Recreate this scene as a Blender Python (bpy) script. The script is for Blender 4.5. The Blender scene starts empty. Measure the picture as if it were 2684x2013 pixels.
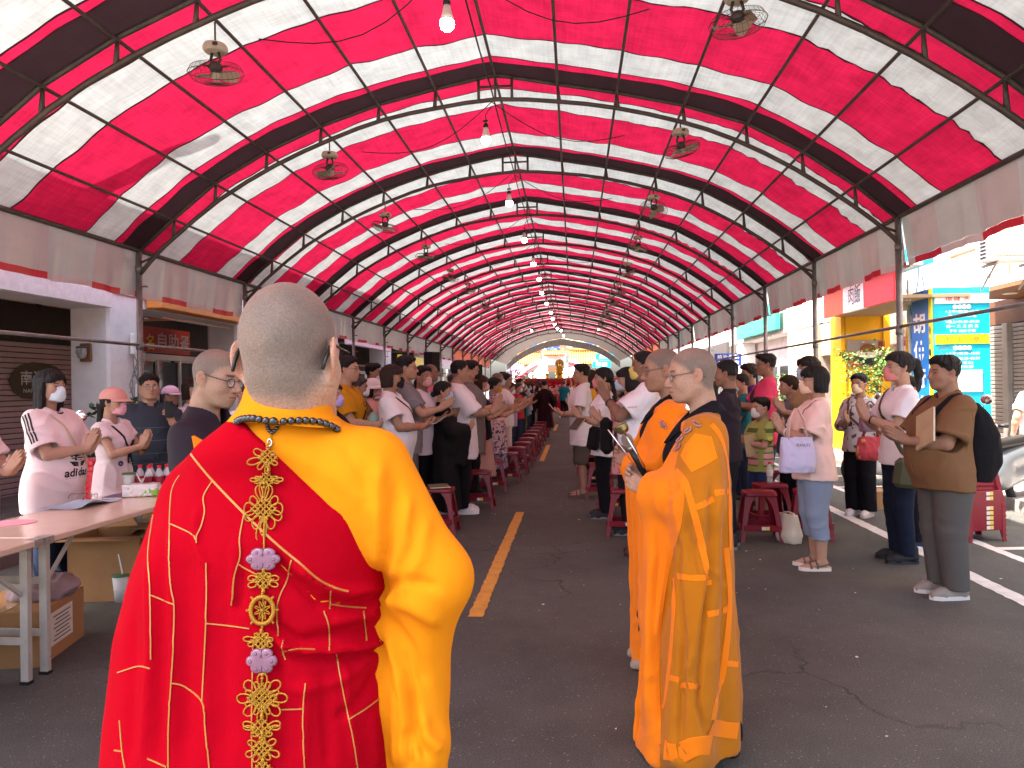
import bpy, bmesh, math, random
import numpy as np
from mathutils import Vector, Matrix
from mathutils.bvhtree import BVHTree
SC = bpy.context.scene
COL = SC.collection
R = math.radians
rng = random.Random(7)

# ------------------------------------------------------------------ camera
FPX, YAW, PITCH, ROLL, EYE = 1900.0, 0.0856, 0.0035, -0.015, 1.5
_cy, _sy = math.cos(YAW), math.sin(YAW)
FW = np.array([-_sy*math.cos(PITCH), _cy*math.cos(PITCH), math.sin(PITCH)])
_r0 = np.array([_cy, _sy, 0.0]); _u0 = np.cross(_r0, FW)
RT = _r0*math.cos(ROLL) + _u0*math.sin(ROLL)
UP = _u0*math.cos(ROLL) - _r0*math.sin(ROLL)
cam_d = bpy.data.cameras.new('camera'); cam = bpy.data.objects.new('camera', cam_d); COL.objects.link(cam)
cam_d.sensor_width = 36.0; cam_d.lens = 36.0*FPX/2684.0; cam_d.clip_start = 0.05; cam_d.clip_end = 600
cam.matrix_world = Matrix(((RT[0], UP[0], -FW[0], 0), (RT[1], UP[1], -FW[1], 0), (RT[2], UP[2], -FW[2], EYE), (0, 0, 0, 1)))
SC.camera = cam

# ------------------------------------------------------------------ sky, sun, exposure
SUN_V = Vector((-0.40, -0.22, 0.89)).normalized()      # towards the sun
W = bpy.data.worlds.new('World'); SC.world = W; W.use_nodes = True
_nt = W.node_tree; _bg = _nt.nodes['Background']
_sky = _nt.nodes.new('ShaderNodeTexSky'); _sky.sky_type = 'NISHITA'; _sky.sun_disc = False
_sky.sun_elevation = math.asin(SUN_V.z); _sky.sun_rotation = math.atan2(SUN_V.x, SUN_V.y)
_sky.dust_density = 5.0; _sky.air_density = 1.0
_nt.links.new(_sky.outputs[0], _bg.inputs[0]); _bg.inputs[1].default_value = 0.15
_sd = bpy.data.lights.new('sun', 'SUN'); _sd.energy = 4.6; _sd.angle = R(0.53); _sd.color = (1.0, 0.95, 0.88)
sun = bpy.data.objects.new('sun', _sd); COL.objects.link(sun)
sun.rotation_euler = SUN_V.to_track_quat('Z', 'Y').to_euler(); sun.location = (-20, -10, 40)
VS = SC.view_settings
VS.view_transform = 'Standard'; VS.look = 'None'; VS.gamma = 1.0; VS.exposure = 2.5
try: VS.use_curve_mapping = False
except Exception: pass
SC.render.engine = 'CYCLES'
CY = SC.cycles
CY.use_denoising = True; CY.max_bounces = 8; CY.diffuse_bounces = 4; CY.glossy_bounces = 3
CY.transmission_bounces = 6; CY.transparent_max_bounces = 12; CY.sample_clamp_indirect = 6.0
CY.caustics_reflective = False; CY.caustics_refractive = False

# ------------------------------------------------------------------ points measured in the photograph (2684 x 2013 px)
def ray(x, y):
    return FW + RT*((x-1342.0)/FPX) + UP*((1006.5-y)/FPX)
def PY(x, y, Y):
    d = ray(x, y); p = d*(Y/d[1]); return (p[0], p[1], p[2]+EYE)
def PX(x, y, X):
    d = ray(x, y); p = d*(X/d[0]); return (p[0], p[1], p[2]+EYE)
def PG(x, y, z=0.0):
    d = ray(x, y); p = d*((z-EYE)/d[2]); return (p[0], p[1], z)

# ------------------------------------------------------------------ scene graph helpers
def setp(o, label=None, cat=None, group=None, kind=None):
    if label: o['label'] = label
    if cat: o['category'] = cat
    if group: o['group'] = group
    if kind: o['kind'] = kind
    return o
def empty(name, loc=(0, 0, 0), rz=0.0, scale=1.0, label=None, cat=None, group=None, parent=None, kind=None):
    o = bpy.data.objects.new(name, None); COL.objects.link(o); o.empty_display_size = 0.1
    o.location = loc; o.rotation_euler = (0, 0, rz); o.scale = (scale,)*3
    if parent: o.parent = parent
    return setp(o, label, cat, group, kind)
def mk(name, V, F, mats=None, parent=None, fm=None, smooth=True, loc=None, uv=None):
    me = bpy.data.meshes.new(name)
    if isinstance(F, np.ndarray):
        V = np.asarray(V, np.float32); n = F.shape[1]
        me.vertices.add(len(V)); me.vertices.foreach_set('co', V.ravel())
        me.loops.add(F.size); me.loops.foreach_set('vertex_index', F.astype(np.int32).ravel())
        me.polygons.add(len(F)); me.polygons.foreach_set('loop_start', np.arange(0, F.size, n, dtype=np.int32))
        me.update(calc_edges=True)
    else:
        me.from_pydata([tuple(v) for v in V], [], [tuple(f) for f in F]); me.update()
    if mats is not None:
        for m in (mats if isinstance(mats, (list, tuple)) else [mats]): me.materials.append(m)
    if fm is not None: me.polygons.foreach_set('material_index', np.asarray(fm, np.int32))
    if smooth: me.polygons.foreach_set('use_smooth', np.ones(len(me.polygons), bool))
    return link(name, me, parent, loc)
def link(name, me, parent=None, loc=None):
    o = bpy.data.objects.new(name, me); COL.objects.link(o)
    if parent: o.parent = parent
    if loc is not None: o.location = loc
    return o
def kids(o): return [c for c in bpy.data.objects if c.parent == o]
CHILD = {}
def copy_tree(o, parent=None, cmap=None):
    c = o.copy(); COL.objects.link(c)
    if parent: c.parent = parent; c.matrix_parent_inverse = o.matrix_parent_inverse.copy()
    for ch in list(o.children): copy_tree(ch, c)
    return c

class MB:
    """collects boxes, tubes, lathes and prisms into one mesh"""
    def __init__(s): s.V = []; s.F = []; s.M = []
    def add(s, V, F, m=0):
        b = len(s.V); s.V += [tuple(v) for v in V]; s.F += [tuple(i+b for i in f) for f in F]; s.M += [m]*len(F); return s
    def box(s, c, d, m=0, rz=0.0, rot=None, bev=0.0):
        x, y, z = d[0]/2, d[1]/2, d[2]/2
        M_ = rot if rot is not None else Matrix.Rotation(rz, 3, 'Z')
        if bev > 0:
            b = min(bev, x*.9, y*.9, z*.9); V = []; idx = {}
            F = []
            for sx in (-1, 1):
                for sy in (-1, 1):
                    for sz in (-1, 1):
                        for a in range(3):
                            p = [sx*(x-b), sy*(y-b), sz*(z-b)]; p[a] = (sx*x, sy*y, sz*z)[a]
                            idx[(sx, sy, sz, a)] = len(V); V.append(p)
            q = lambda *k: F.append([idx[i] for i in k])
            for t in (-1, 1):
                q((t,-1,-1,0), (t,1,-1,0), (t,1,1,0), (t,-1,1,0)); q((-1,t,-1,1), (1,t,-1,1), (1,t,1,1), (-1,t,1,1)); q((-1,-1,t,2), (1,-1,t,2), (1,1,t,2), (-1,1,t,2))
                for u in (-1, 1):
                    q((t,u,-1,0), (t,u,1,0), (t,u,1,1), (t,u,-1,1)); q((t,-1,u,0), (t,1,u,0), (t,1,u,2), (t,-1,u,2)); q((-1,t,u,1), (1,t,u,1), (1,t,u,2), (-1,t,u,2))
                    for w in (-1, 1): q((t,u,w,0), (t,u,w,1), (t,u,w,2))
        else:
            V = [(sx*x, sy*y, sz*z) for sx in (-1, 1) for sy in (-1, 1) for sz in (-1, 1)]
            F = [(0,1,3,2), (4,6,7,5), (0,4,5,1), (2,3,7,6), (0,2,6,4), (1,5,7,3)]
        V = [M_ @ Vector(v) + Vector(c) for v in V]
        return s.add(V, F, m)
    def tube(s, P, r, n=8, m=0, closed=False, caps=True):
        P = [Vector(p) for p in P]; L = len(P); rs = r if isinstance(r, (list, tuple)) else [r]*L
        rings = []; up = None
        for i in range(L):
            if closed: t = P[(i+1) % L]-P[i-1]
            else: t = P[min(i+1, L-1)]-P[max(i-1, 0)]
            if t.length < 1e-9: t = Vector((0, 0, 1))
            t.normalize()
            if up is None:
                up = Vector((0, 0, 1)) if abs(t.z) < .9 else Vector((1, 0, 0))
            a = up - t*up.dot(t)
            if a.length < 1e-6: a = t.orthogonal()
            a.normalize(); up = a; b = t.cross(a)
            rings.append([P[i]+(a*math.cos(2*math.pi*k/n)+b*math.sin(2*math.pi*k/n))*rs[i] for k in range(n)])
        V = [v for g in rings for v in g]; F = []
        for i in range(L if closed else L-1):
            j = (i+1) % L
            for k in range(n): F.append((i*n+k, i*n+(k+1) % n, j*n+(k+1) % n, j*n+k))
        if caps and not closed: F.append(tuple(range(n-1, -1, -1))); F.append(tuple((L-1)*n+k for k in range(n)))
        return s.add(V, F, m)
    def lathe(s, prof, c=(0, 0, 0), n=16, m=0, rot=None, sx=1.0, sy=1.0):
        V = []; F = []; L = len(prof)
        for r, z in prof:
            for k in range(n):
                a = 2*math.pi*k/n; V.append(Vector((r*math.cos(a)*sx, r*math.sin(a)*sy, z)))
        for i in range(L-1):
            for k in range(n): F.append((i*n+k, i*n+(k+1) % n, (i+1)*n+(k+1) % n, (i+1)*n+k))
        if prof[0][0] > 1e-5: F.append(tuple(range(n-1, -1, -1)))
        if prof[-1][0] > 1e-5: F.append(tuple((L-1)*n+k for k in range(n)))
        V = [(rot @ v if rot is not None else v)+Vector(c) for v in V]
        return s.add(V, F, m)
    def prism(s, pts, axis_o, u, v, w, m=0):
        """2-D outline pts (list of (a,b)) in the plane o + a*u + b*v, thickness along w"""
        o, u, v, w = Vector(axis_o), Vector(u), Vector(v), Vector(w); n = len(pts)
        A = [o+u*a+v*b for a, b in pts]; V = A+[p+w for p in A]
        F = [tuple(range(n-1, -1, -1)), tuple(range(n, 2*n))]+[(i, (i+1) % n, n+(i+1) % n, n+i) for i in range(n)]
        return s.add(V, F, m)
    def quad(s, a, b, c, d, m=0): return s.add([a, b, c, d], [(0, 1, 2, 3)], m)
    def sph(s, c, r, n=12, m=0, sc=(1, 1, 1)):
        k = max(4, n//2); V = []; F = []
        for i in range(k+1):
            t = math.pi*i/k
            for j in range(n):
                a = 2*math.pi*j/n; V.append((c[0]+r*sc[0]*math.sin(t)*math.cos(a), c[1]+r*sc[1]*math.sin(t)*math.sin(a), c[2]+r*sc[2]*math.cos(t)))
        for i in range(k):
            for j in range(n): F.append((i*n+j, (i+1)*n+j, (i+1)*n+(j+1) % n, i*n+(j+1) % n))
        return s.add(V, F, m)
    def build(s, name, mats, parent=None, smooth=False, loc=None, auto=None):
        o = mk(name, s.V, s.F, mats, parent, s.M, smooth, loc)
        if auto:
            try:
                o.data.polygons.foreach_set('use_smooth', np.ones(len(o.data.polygons), bool))
                o.data.set_sharp_from_angle(angle=R(auto))
            except Exception: pass
        return o

# ------------------------------------------------------------------ materials
MATS = {}
def srgb(h):
    h = h.lstrip('#'); c = [int(h[i:i+2], 16)/255 for i in (0, 2, 4)]
    return tuple(x/12.92 if x <= .04045 else ((x+.055)/1.055)**2.4 for x in c)
def col(c): return srgb(c) if isinstance(c, str) else tuple(c)
def mat(name, c, rough=.6, metal=0.0, var=0.0, vs=8.0, bump=0.0, bs=60.0, spec=.5, trans=0.0, alpha=1.0, emit=0.0, attr=None, sss=0.0,
        coat=0.0, weave=0.0, stretch=(1, 1, 1), ior=1.45, sheen=0.0, coord='Object', var2=None):
    key = (name,)
    if key in MATS: return MATS[key]
    m = bpy.data.materials.new(name); m.use_nodes = True; MATS[key] = m
    nt = m.node_tree; N = nt.nodes; L = nt.links; b = N['Principled BSDF']
    c = col(c)
    b.inputs['Base Color'].default_value = (*c, 1); b.inputs['Roughness'].default_value = rough; b.inputs['Metallic'].default_value = metal
    b.inputs['Specular IOR Level'].default_value = spec; b.inputs['IOR'].default_value = ior
    if coat: b.inputs['Coat Weight'].default_value = coat; b.inputs['Coat Roughness'].default_value = .12
    if trans: b.inputs['Transmission Weight'].default_value = trans
    if alpha < 1: b.inputs['Alpha'].default_value = alpha
    if sss:
        b.inputs['Subsurface Weight'].default_value = sss; b.inputs['Subsurface Radius'].default_value = (.012, .004, .002); b.inputs['Subsurface Scale'].default_value = 1.0
    if sheen: b.inputs['Sheen Weight'].default_value = sheen
    if emit: b.inputs['Emission Color'].default_value = (*c, 1); b.inputs['Emission Strength'].default_value = emit
    tc = N.new('ShaderNodeTexCoord'); mp = N.new('ShaderNodeMapping'); L.new(tc.outputs[coord], mp.inputs[0]); mp.inputs['Scale'].default_value = stretch
    src = None
    if attr:
        a = N.new('ShaderNodeAttribute'); a.attribute_name = attr; src = a.outputs['Color']
    if var:
        n = N.new('ShaderNodeTexNoise'); n.inputs['Scale'].default_value = vs; n.inputs['Detail'].default_value = 6; n.inputs['Roughness'].default_value = .65; L.new(mp.outputs[0], n.inputs['Vector'])
        mr = N.new('ShaderNodeMapRange'); mr.inputs[1].default_value = .3; mr.inputs[2].default_value = .7; mr.inputs[3].default_value = 1-var; mr.inputs[4].default_value = 1+var*.6
        L.new(n.outputs[0], mr.inputs[0])
        mx = N.new('ShaderNodeMix'); mx.data_type = 'RGBA'; mx.blend_type = 'MULTIPLY'; mx.inputs['Factor'].default_value = 1
        if src is None:
            rgb = N.new('ShaderNodeRGB'); rgb.outputs[0].default_value = (*c, 1); src = rgb.outputs[0]
        L.new(src, mx.inputs[6]); L.new(mr.outputs[0], mx.inputs[7]); src = mx.outputs[2]
    if var2:                                    # a second colour in noise patches: (colour, scale, threshold, softness)
        n = N.new('ShaderNodeTexNoise'); n.inputs['Scale'].default_value = var2[1]; n.inputs['Detail'].default_value = 5; L.new(mp.outputs[0], n.inputs['Vector'])
        mr = N.new('ShaderNodeMapRange'); mr.inputs[1].default_value = var2[2]; mr.inputs[2].default_value = var2[2]+var2[3]; L.new(n.outputs[0], mr.inputs[0])
        mx = N.new('ShaderNodeMix'); mx.data_type = 'RGBA'
        if src is None: mx.inputs[6].default_value = (*c, 1)
        else: L.new(src, mx.inputs[6])
        mx.inputs[7].default_value = (*col(var2[0]), 1); L.new(mr.outputs[0], mx.inputs[0]); src = mx.outputs[2]
    if src is not None: L.new(src, b.inputs['Base Color'])
    hgt = None
    if bump:
        n = N.new('ShaderNodeTexNoise'); n.inputs['Scale'].default_value = bs; n.inputs['Detail'].default_value = 4; L.new(mp.outputs[0], n.inputs['Vector'])
        bp = N.new('ShaderNodeBump'); bp.inputs['Strength'].default_value = bump; bp.inputs['Distance'].default_value = .02; L.new(n.outputs[0], bp.inputs['Height']); hgt = bp
    if weave:
        w1 = N.new('ShaderNodeTexWave'); w1.inputs['Scale'].default_value = weave; w1.bands_direction = 'Z'; L.new(mp.outputs[0], w1.inputs['Vector'])
        bp = N.new('ShaderNodeBump'); bp.inputs['Strength'].default_value = .12; bp.inputs['Distance'].default_value = .003; L.new(w1.outputs[1], bp.inputs['Height'])
        if hgt: L.new(hgt.outputs[0], bp.inputs['Normal'])
        hgt = bp
    if hgt: L.new(hgt.outputs[0], b.inputs['Normal'])
    return m
def cloth(name, c, var=.07, rough=.88, bump=.05, **k): return mat(name, c, rough=rough, var=var, vs=5, bump=bump, bs=22, spec=.2, **k)
def canvas(name, c, t=.5, streak=.16, gloss=0.0):
    """thin tarpaulin that lets daylight through"""
    m = bpy.data.materials.new(name); m.use_nodes = True; nt = m.node_tree; N = nt.nodes; L = nt.links
    N.remove(N['Principled BSDF']); out = N['Material Output']
    tc = N.new('ShaderNodeTexCoord'); mp = N.new('ShaderNodeMapping'); mp.inputs['Scale'].default_value = (1.2, 22, 1.2); L.new(tc.outputs['Object'], mp.inputs[0])
    n = N.new('ShaderNodeTexNoise'); n.inputs['Scale'].default_value = 2.5; n.inputs['Detail'].default_value = 7; n.inputs['Roughness'].default_value = .7; L.new(mp.outputs[0], n.inputs['Vector'])
    n2 = N.new('ShaderNodeTexNoise'); n2.inputs['Scale'].default_value = 5; n2.inputs['Detail'].default_value = 4; L.new(tc.outputs['Object'], n2.inputs['Vector'])
    ad = N.new('ShaderNodeMath'); ad.operation = 'ADD'; L.new(n.outputs[0], ad.inputs[0]); L.new(n2.outputs[0], ad.inputs[1])
    n3 = N.new('ShaderNodeTexNoise'); mp3 = N.new('ShaderNodeMapping'); mp3.inputs['Scale'].default_value = (20, 1.0, 9); L.new(tc.outputs['Object'], mp3.inputs[0]); n3.inputs['Scale'].default_value = 2.2; n3.inputs['Detail'].default_value = 6; L.new(mp3.outputs[0], n3.inputs['Vector'])
    a3 = N.new('ShaderNodeMath'); a3.operation = 'MULTIPLY_ADD'; a3.inputs[1].default_value = .6; a3.inputs[2].default_value = -.3; L.new(n3.outputs[0], a3.inputs[0]); a4 = N.new('ShaderNodeMath'); a4.operation = 'ADD'; L.new(ad.outputs[0], a4.inputs[0]); L.new(a3.outputs[0], a4.inputs[1]); ad = a4
    mr = N.new('ShaderNodeMapRange'); mr.inputs[1].default_value = .65; mr.inputs[2].default_value = 1.3; mr.inputs[3].default_value = 1-streak; mr.inputs[4].default_value = 1.04; L.new(ad.outputs[0], mr.inputs[0])
    mx = N.new('ShaderNodeMix'); mx.data_type = 'RGBA'; mx.blend_type = 'MULTIPLY'; mx.inputs['Factor'].default_value = 1
    mx.inputs[6].default_value = (*col(c), 1); L.new(mr.outputs[0], mx.inputs[7])
    d = N.new('ShaderNodeBsdfDiffuse'); tr = N.new('ShaderNodeBsdfTranslucent'); L.new(mx.outputs[2], d.inputs[0]); L.new(mx.outputs[2], tr.inputs[0])
    ms = N.new('ShaderNodeMixShader'); ms.inputs[0].default_value = t; L.new(d.outputs[0], ms.inputs[1]); L.new(tr.outputs[0], ms.inputs[2])
    bp = N.new('ShaderNodeBump'); bp.inputs['Strength'].default_value = .35; bp.inputs['Distance'].default_value = .01; L.new(n2.outputs[0], bp.inputs['Height'])
    for q in (d, tr): L.new(bp.outputs[0], q.inputs['Normal'])
    s = ms.outputs[0]
    if gloss:
        g = N.new('ShaderNodeBsdfGlossy'); g.inputs['Roughness'].default_value = .28; g.inputs[0].default_value = (1, 1, 1, 1); L.new(bp.outputs[0], g.inputs['Normal'])
        m2 = N.new('ShaderNodeMixShader'); m2.inputs[0].default_value = gloss; L.new(s, m2.inputs[1]); L.new(g.outputs[0], m2.inputs[2]); s = m2.outputs[0]
    L.new(s, out.inputs[0]); return m

# text as a mesh (flat print): returns (verts2d, faces)
_tc = {}
def text2d(body, size=1.0, align='CENTER', shear=0.0, weight=0.0, spacing=1.0):
    cu = bpy.data.curves.new('print', 'FONT'); cu.body = body; cu.size = size; cu.align_x = align; cu.align_y = 'CENTER'; cu.shear = shear; cu.offset = weight; cu.space_character = spacing
    cu.resolution_u = 3
    ob = bpy.data.objects.new('print', cu); COL.objects.link(ob)
    me = bpy.data.meshes.new_from_object(ob.evaluated_get(bpy.context.evaluated_depsgraph_get()))
    V = [(v.co.x, v.co.y) for v in me.vertices]; F = [tuple(p.vertices) for p in me.polygons]
    bpy.data.objects.remove(ob); bpy.data.meshes.remove(me); bpy.data.curves.remove(cu)
    return V, F
def fit2d(V, w=None, h=None):
    xs = [v[0] for v in V]; ys = [v[1] for v in V]; cx, cy = (min(xs)+max(xs))/2, (min(ys)+max(ys))/2
    sw = max(xs)-min(xs) or 1; sh = max(ys)-min(ys) or 1
    kx = (w/sw) if w else (h/sh); ky = (h/sh) if h else kx
    return [((x-cx)*kx, (y-cy)*ky) for x, y in V]
def lettering(body, c, u, v, size, m, parent=None, w=None, name='lettering', lift=.004, weight=0.0, shear=0.0):
    """flat print on a plane: centre c, u to the right, v up; size = height"""
    V, F = text2d(body, 1.0, weight=weight, shear=shear); V = fit2d(V, w=w, h=size)
    c, u, v = Vector(c), Vector(u).normalized(), Vector(v).normalized(); n = u.cross(v)
    o = mk(name, [c+u*a+v*b+n*lift for a, b in V], F, m, parent, smooth=False)
    return o
# ================================================================== ground and road paint
def asphalt():
    m = bpy.data.materials.new('asphalt'); m.use_nodes = True; nt = m.node_tree; N = nt.nodes; L = nt.links; b = N['Principled BSDF']
    tc = N.new('ShaderNodeTexCoord')
    def noise(s, d=5, r=.6):
        n = N.new('ShaderNodeTexNoise'); n.inputs['Scale'].default_value = s; n.inputs['Detail'].default_value = d; n.inputs['Roughness'].default_value = r; L.new(tc.outputs['Object'], n.inputs['Vector']); return n.outputs[0]
    def ramp(v, a, c0, bb, c1):
        r = N.new('ShaderNodeValToRGB'); e = r.color_ramp.elements; e[0].position = a; e[0].color = (*c0, 1); e[1].position = bb; e[1].color = (*c1, 1); L.new(v, r.inputs[0]); return r.outputs[0]
    def mul(a, c):
        x = N.new('ShaderNodeMix'); x.data_type = 'RGBA'; x.blend_type = 'MULTIPLY'; x.inputs[0].default_value = 1; L.new(a, x.inputs[6]); L.new(c, x.inputs[7]); return x.outputs[2]
    base = ramp(noise(.7, 8, .72), .28, (.052, .052, .046), .72, (.108, .106, .094))
    grain = ramp(noise(150, 3, .7), .3, (.35, .35, .35), .72, (1.75, 1.7, 1.65))
    c = mul(base, grain)
    vo = N.new('ShaderNodeTexVoronoi'); vo.inputs['Scale'].default_value = 70; L.new(tc.outputs['Object'], vo.inputs['Vector'])
    st = ramp(vo.outputs['Color'], .76, (0, 0, 0), .84, (1, 1, 1))
    mm = N.new('ShaderNodeMath'); mm.operation = 'LESS_THAN'; mm.inputs[1].default_value = .28; L.new(vo.outputs['Distance'], mm.inputs[0])
    m2 = N.new('ShaderNodeMath'); m2.operation = 'MULTIPLY'; L.new(st, m2.inputs[0]); L.new(mm.outputs[0], m2.inputs[1])
    mx = N.new('ShaderNodeMix'); mx.data_type = 'RGBA'; L.new(m2.outputs[0], mx.inputs[0]); L.new(c, mx.inputs[6]); mx.inputs[7].default_value = (.21, .195, .18, 1); c = mx.outputs[2]
    # wandering cracks
    w = noise(1.3, 5, .7); mp = N.new('ShaderNodeVectorMath'); mp.operation = 'MULTIPLY_ADD'; L.new(tc.outputs['Object'], mp.inputs[0]); mp.inputs[1].default_value = (1, 1, 1)
    cw = N.new('ShaderNodeTexNoise'); cw.inputs['Scale'].default_value = 1.6; cw.inputs['Detail'].default_value = 5; L.new(tc.outputs['Object'], cw.inputs['Vector'])
    L.new(cw.outputs['Color'], mp.inputs[2])
    vc = N.new('ShaderNodeTexVoronoi'); vc.feature = 'DISTANCE_TO_EDGE'; vc.inputs['Scale'].default_value = .42; L.new(mp.outputs[0], vc.inputs['Vector'])
    ck = ramp(vc.outputs['Distance'], .0012, (.25, .25, .25), .0045, (1, 1, 1))
    msk = ramp(noise(.28, 2), .50, (1, 1, 1), .60, (0, 0, 0))
    ml = N.new('ShaderNodeMix'); ml.data_type = 'RGBA'; ml.blend_type = 'LIGHTEN'; ml.inputs[0].default_value = 1; L.new(ck, ml.inputs[6]); L.new(msk, ml.inputs[7])
    c = mul(c, ml.outputs[2])
    L.new(c, b.inputs['Base Color']); b.inputs['Roughness'].default_value = .82; b.inputs['Specular IOR Level'].default_value = .35
    bp = N.new('ShaderNodeBump'); bp.inputs['Strength'].default_value = .55; bp.inputs['Distance'].default_value = .006; L.new(noise(130, 4, .75), bp.inputs['Height']); L.new(bp.outputs[0], b.inputs['Normal'])
    return m
ASPH = asphalt()
g = mk('ground', [(-150, -40, -.02), (150, -40, -.02), (150, 320, -.02), (-150, 320, -.02)], [(0, 1, 2, 3)], mat('paving', (.16, .15, .14), rough=.9, var=.2, vs=2, bump=.3, bs=40), smooth=False); setp(g, kind='structure')
g = mk('road', [(-4.9, -8, 0), (4.95, -8, 0), (4.95, 75, 0), (-4.9, 75, 0)], [(0, 1, 2, 3)], ASPH, smooth=False); setp(g, kind='structure')
sw = MB()
sw.box((-6.9, 33, .055), (3.9, 82, .14)); g = sw.build('pavement', mat('paver', '#9a918a', rough=.85, var=.25, vs=3, bump=.2, bs=50)); setp(g, kind='structure')
sw = MB(); sw.box((7.2, 33, .055), (4.4, 82, .14)); g = sw.build('pavement', MATS[('paver',)]); setp(g, kind='structure')
def worn(name, c, gap=.42):
    m = mat(name, c, rough=.75, var=.18, vs=9, bump=.35, bs=120, var2=((.06, .055, .055), 38, .66, .05)); return m
PAINTY = worn('yellow_paint', '#d69a3e'); PAINTW = worn('white_paint', '#d8d3cc')
def strip(name, x0, x1, y0, y1, m, z=.004, jag=.006, slant=0.0):
    n = max(4, int((y1-y0)/.05)); V = []; rr = random.Random(int(y0*100)+int(x0*77))
    for i in range(n+1):
        y = y0+(y1-y0)*i/n; sx = slant*(y-y0)
        V += [(x0+sx+rr.uniform(-jag, jag), y, z), (x1+sx+rr.uniform(-jag, jag), y, z)]
    return mk(name, V, [(2*i, 2*i+1, 2*i+3, 2*i+2) for i in range(n)], m, smooth=False)
for k in range(7):
    y0 = 4.69+9.8*k; setp(strip('yellow_lane_dash', -.715-.009*k, -.615-.009*k, y0, y0+3.93, PAINTY), kind='structure')
setp(strip('white_edge_line', 2.93, 3.06, -2, 44, PAINTW), kind='structure')
setp(strip('white_bay_line', 3.62, 3.72, 2, 44, PAINTW), kind='structure')
for k, yy in enumerate((6.7, 8.9, 10.6, 11.8, 13.2, 14.8, 17, 20, 23)):
    V = [(3.72, yy, .0045), (4.9, yy+.12, .0045), (4.9, yy+.22, .0045), (3.72, yy+.1, .0045)]
    setp(mk('white_bay_line', V, [(0, 1, 2, 3)], PAINTW, smooth=False), kind='structure')
# paper scraps and grit on the road: many tiny flakes
fl = MB(); rr = random.Random(3)
FLK = [mat('paper_scrap_white', '#d9d3cf', rough=.9), mat('paper_scrap_pink', '#c98f8a', rough=.9), mat('paper_scrap_tan', '#b59a72', rough=.9)]
for k in range(560):
    x = rr.uniform(-1.2, 1.6) if rr.random() < .75 else rr.uniform(-3, 3.4); y = rr.uniform(3.0, 24)**1.0; s = rr.uniform(.0025, .008)*(1 if rr.random() < .93 else 2)
    a = rr.uniform(0, 3.14); t = rr.uniform(.001, .006)
    c, s_ = math.cos(a)*s, math.sin(a)*s
    fl.add([(x-c, y-s_, .006), (x+s_, y-c, .006+t), (x+c, y+s_, .007), (x-s_, y+c, .006)], [(0, 1, 2, 3)], rr.choice((0, 0, 0, 1, 2)))
setp(fl.build('litter', FLK), kind='stuff')
# ================================================================== the marquee tent
UPN = [(-4.592, 1.505), (-4.193, 1.848), (-3.732, 2.209), (-3.172, 2.516), (-2.587, 2.759), (-1.971, 2.955), (-1.375, 3.085), (-.754, 3.180),
       (-.122, 3.075), (.471, 2.966), (1.130, 2.812), (1.745, 2.605), (2.284, 2.305), (2.784, 1.954), (3.191, 1.604)]
LOW = [(-4.585, 1.25), (-4.382, 1.47), (-4.192, 1.635), (-3.695, 2.015), (-3.089, 2.352), (-2.466, 2.610), (-1.925, 2.782), (-1.361, 2.875), (-.75, 2.918),
       (-.13, 2.888), (.448, 2.803), (1.103, 2.634), (1.629, 2.434), (2.221, 2.112), (2.77, 1.730), (3.065, 1.486), (3.185, 1.36)]
UPN = [(x, z+EYE) for x, z in UPN]; LOW = [(x, z+EYE) for x, z in LOW]
BAY = 2.5; I0, I1 = -3, 13
def ringpts(r, n=16, sx=1, sy=1, cx=0, cy=0): return [(cx+r*sx*math.cos(2*math.pi*k/n), cy+r*sy*math.sin(2*math.pi*k/n)) for k in range(n)]
def archY(i, x): return 7.38+BAY*i+.0092*x-(.06 if -1.4 < x < .2 else 0)*(1-abs(x+.75)/.75 if abs(x+.75) < .75 else 0)
STEEL = mat('dark_steel', '#5a524c', rough=.55, metal=.35, var=.35, vs=9, bump=.15, bs=90, var2=('#6e4a3a', 14, .62, .1))
STEELG = mat('galvanised_steel', '#8b8985', rough=.45, metal=.55, var=.3, vs=7, bump=.1, bs=80)
tent = empty('marquee_tent', (-.7, 7.38, 0), label='long barrel vaulted tent with red and white striped canvas on steel arches', cat='tent')
TB = Vector((-.7, 7.38, 0))
def tp(o):
    o.parent = tent; o.matrix_parent_inverse = Matrix.Translation(-TB); return o
def sm_low(t): pass
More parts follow.
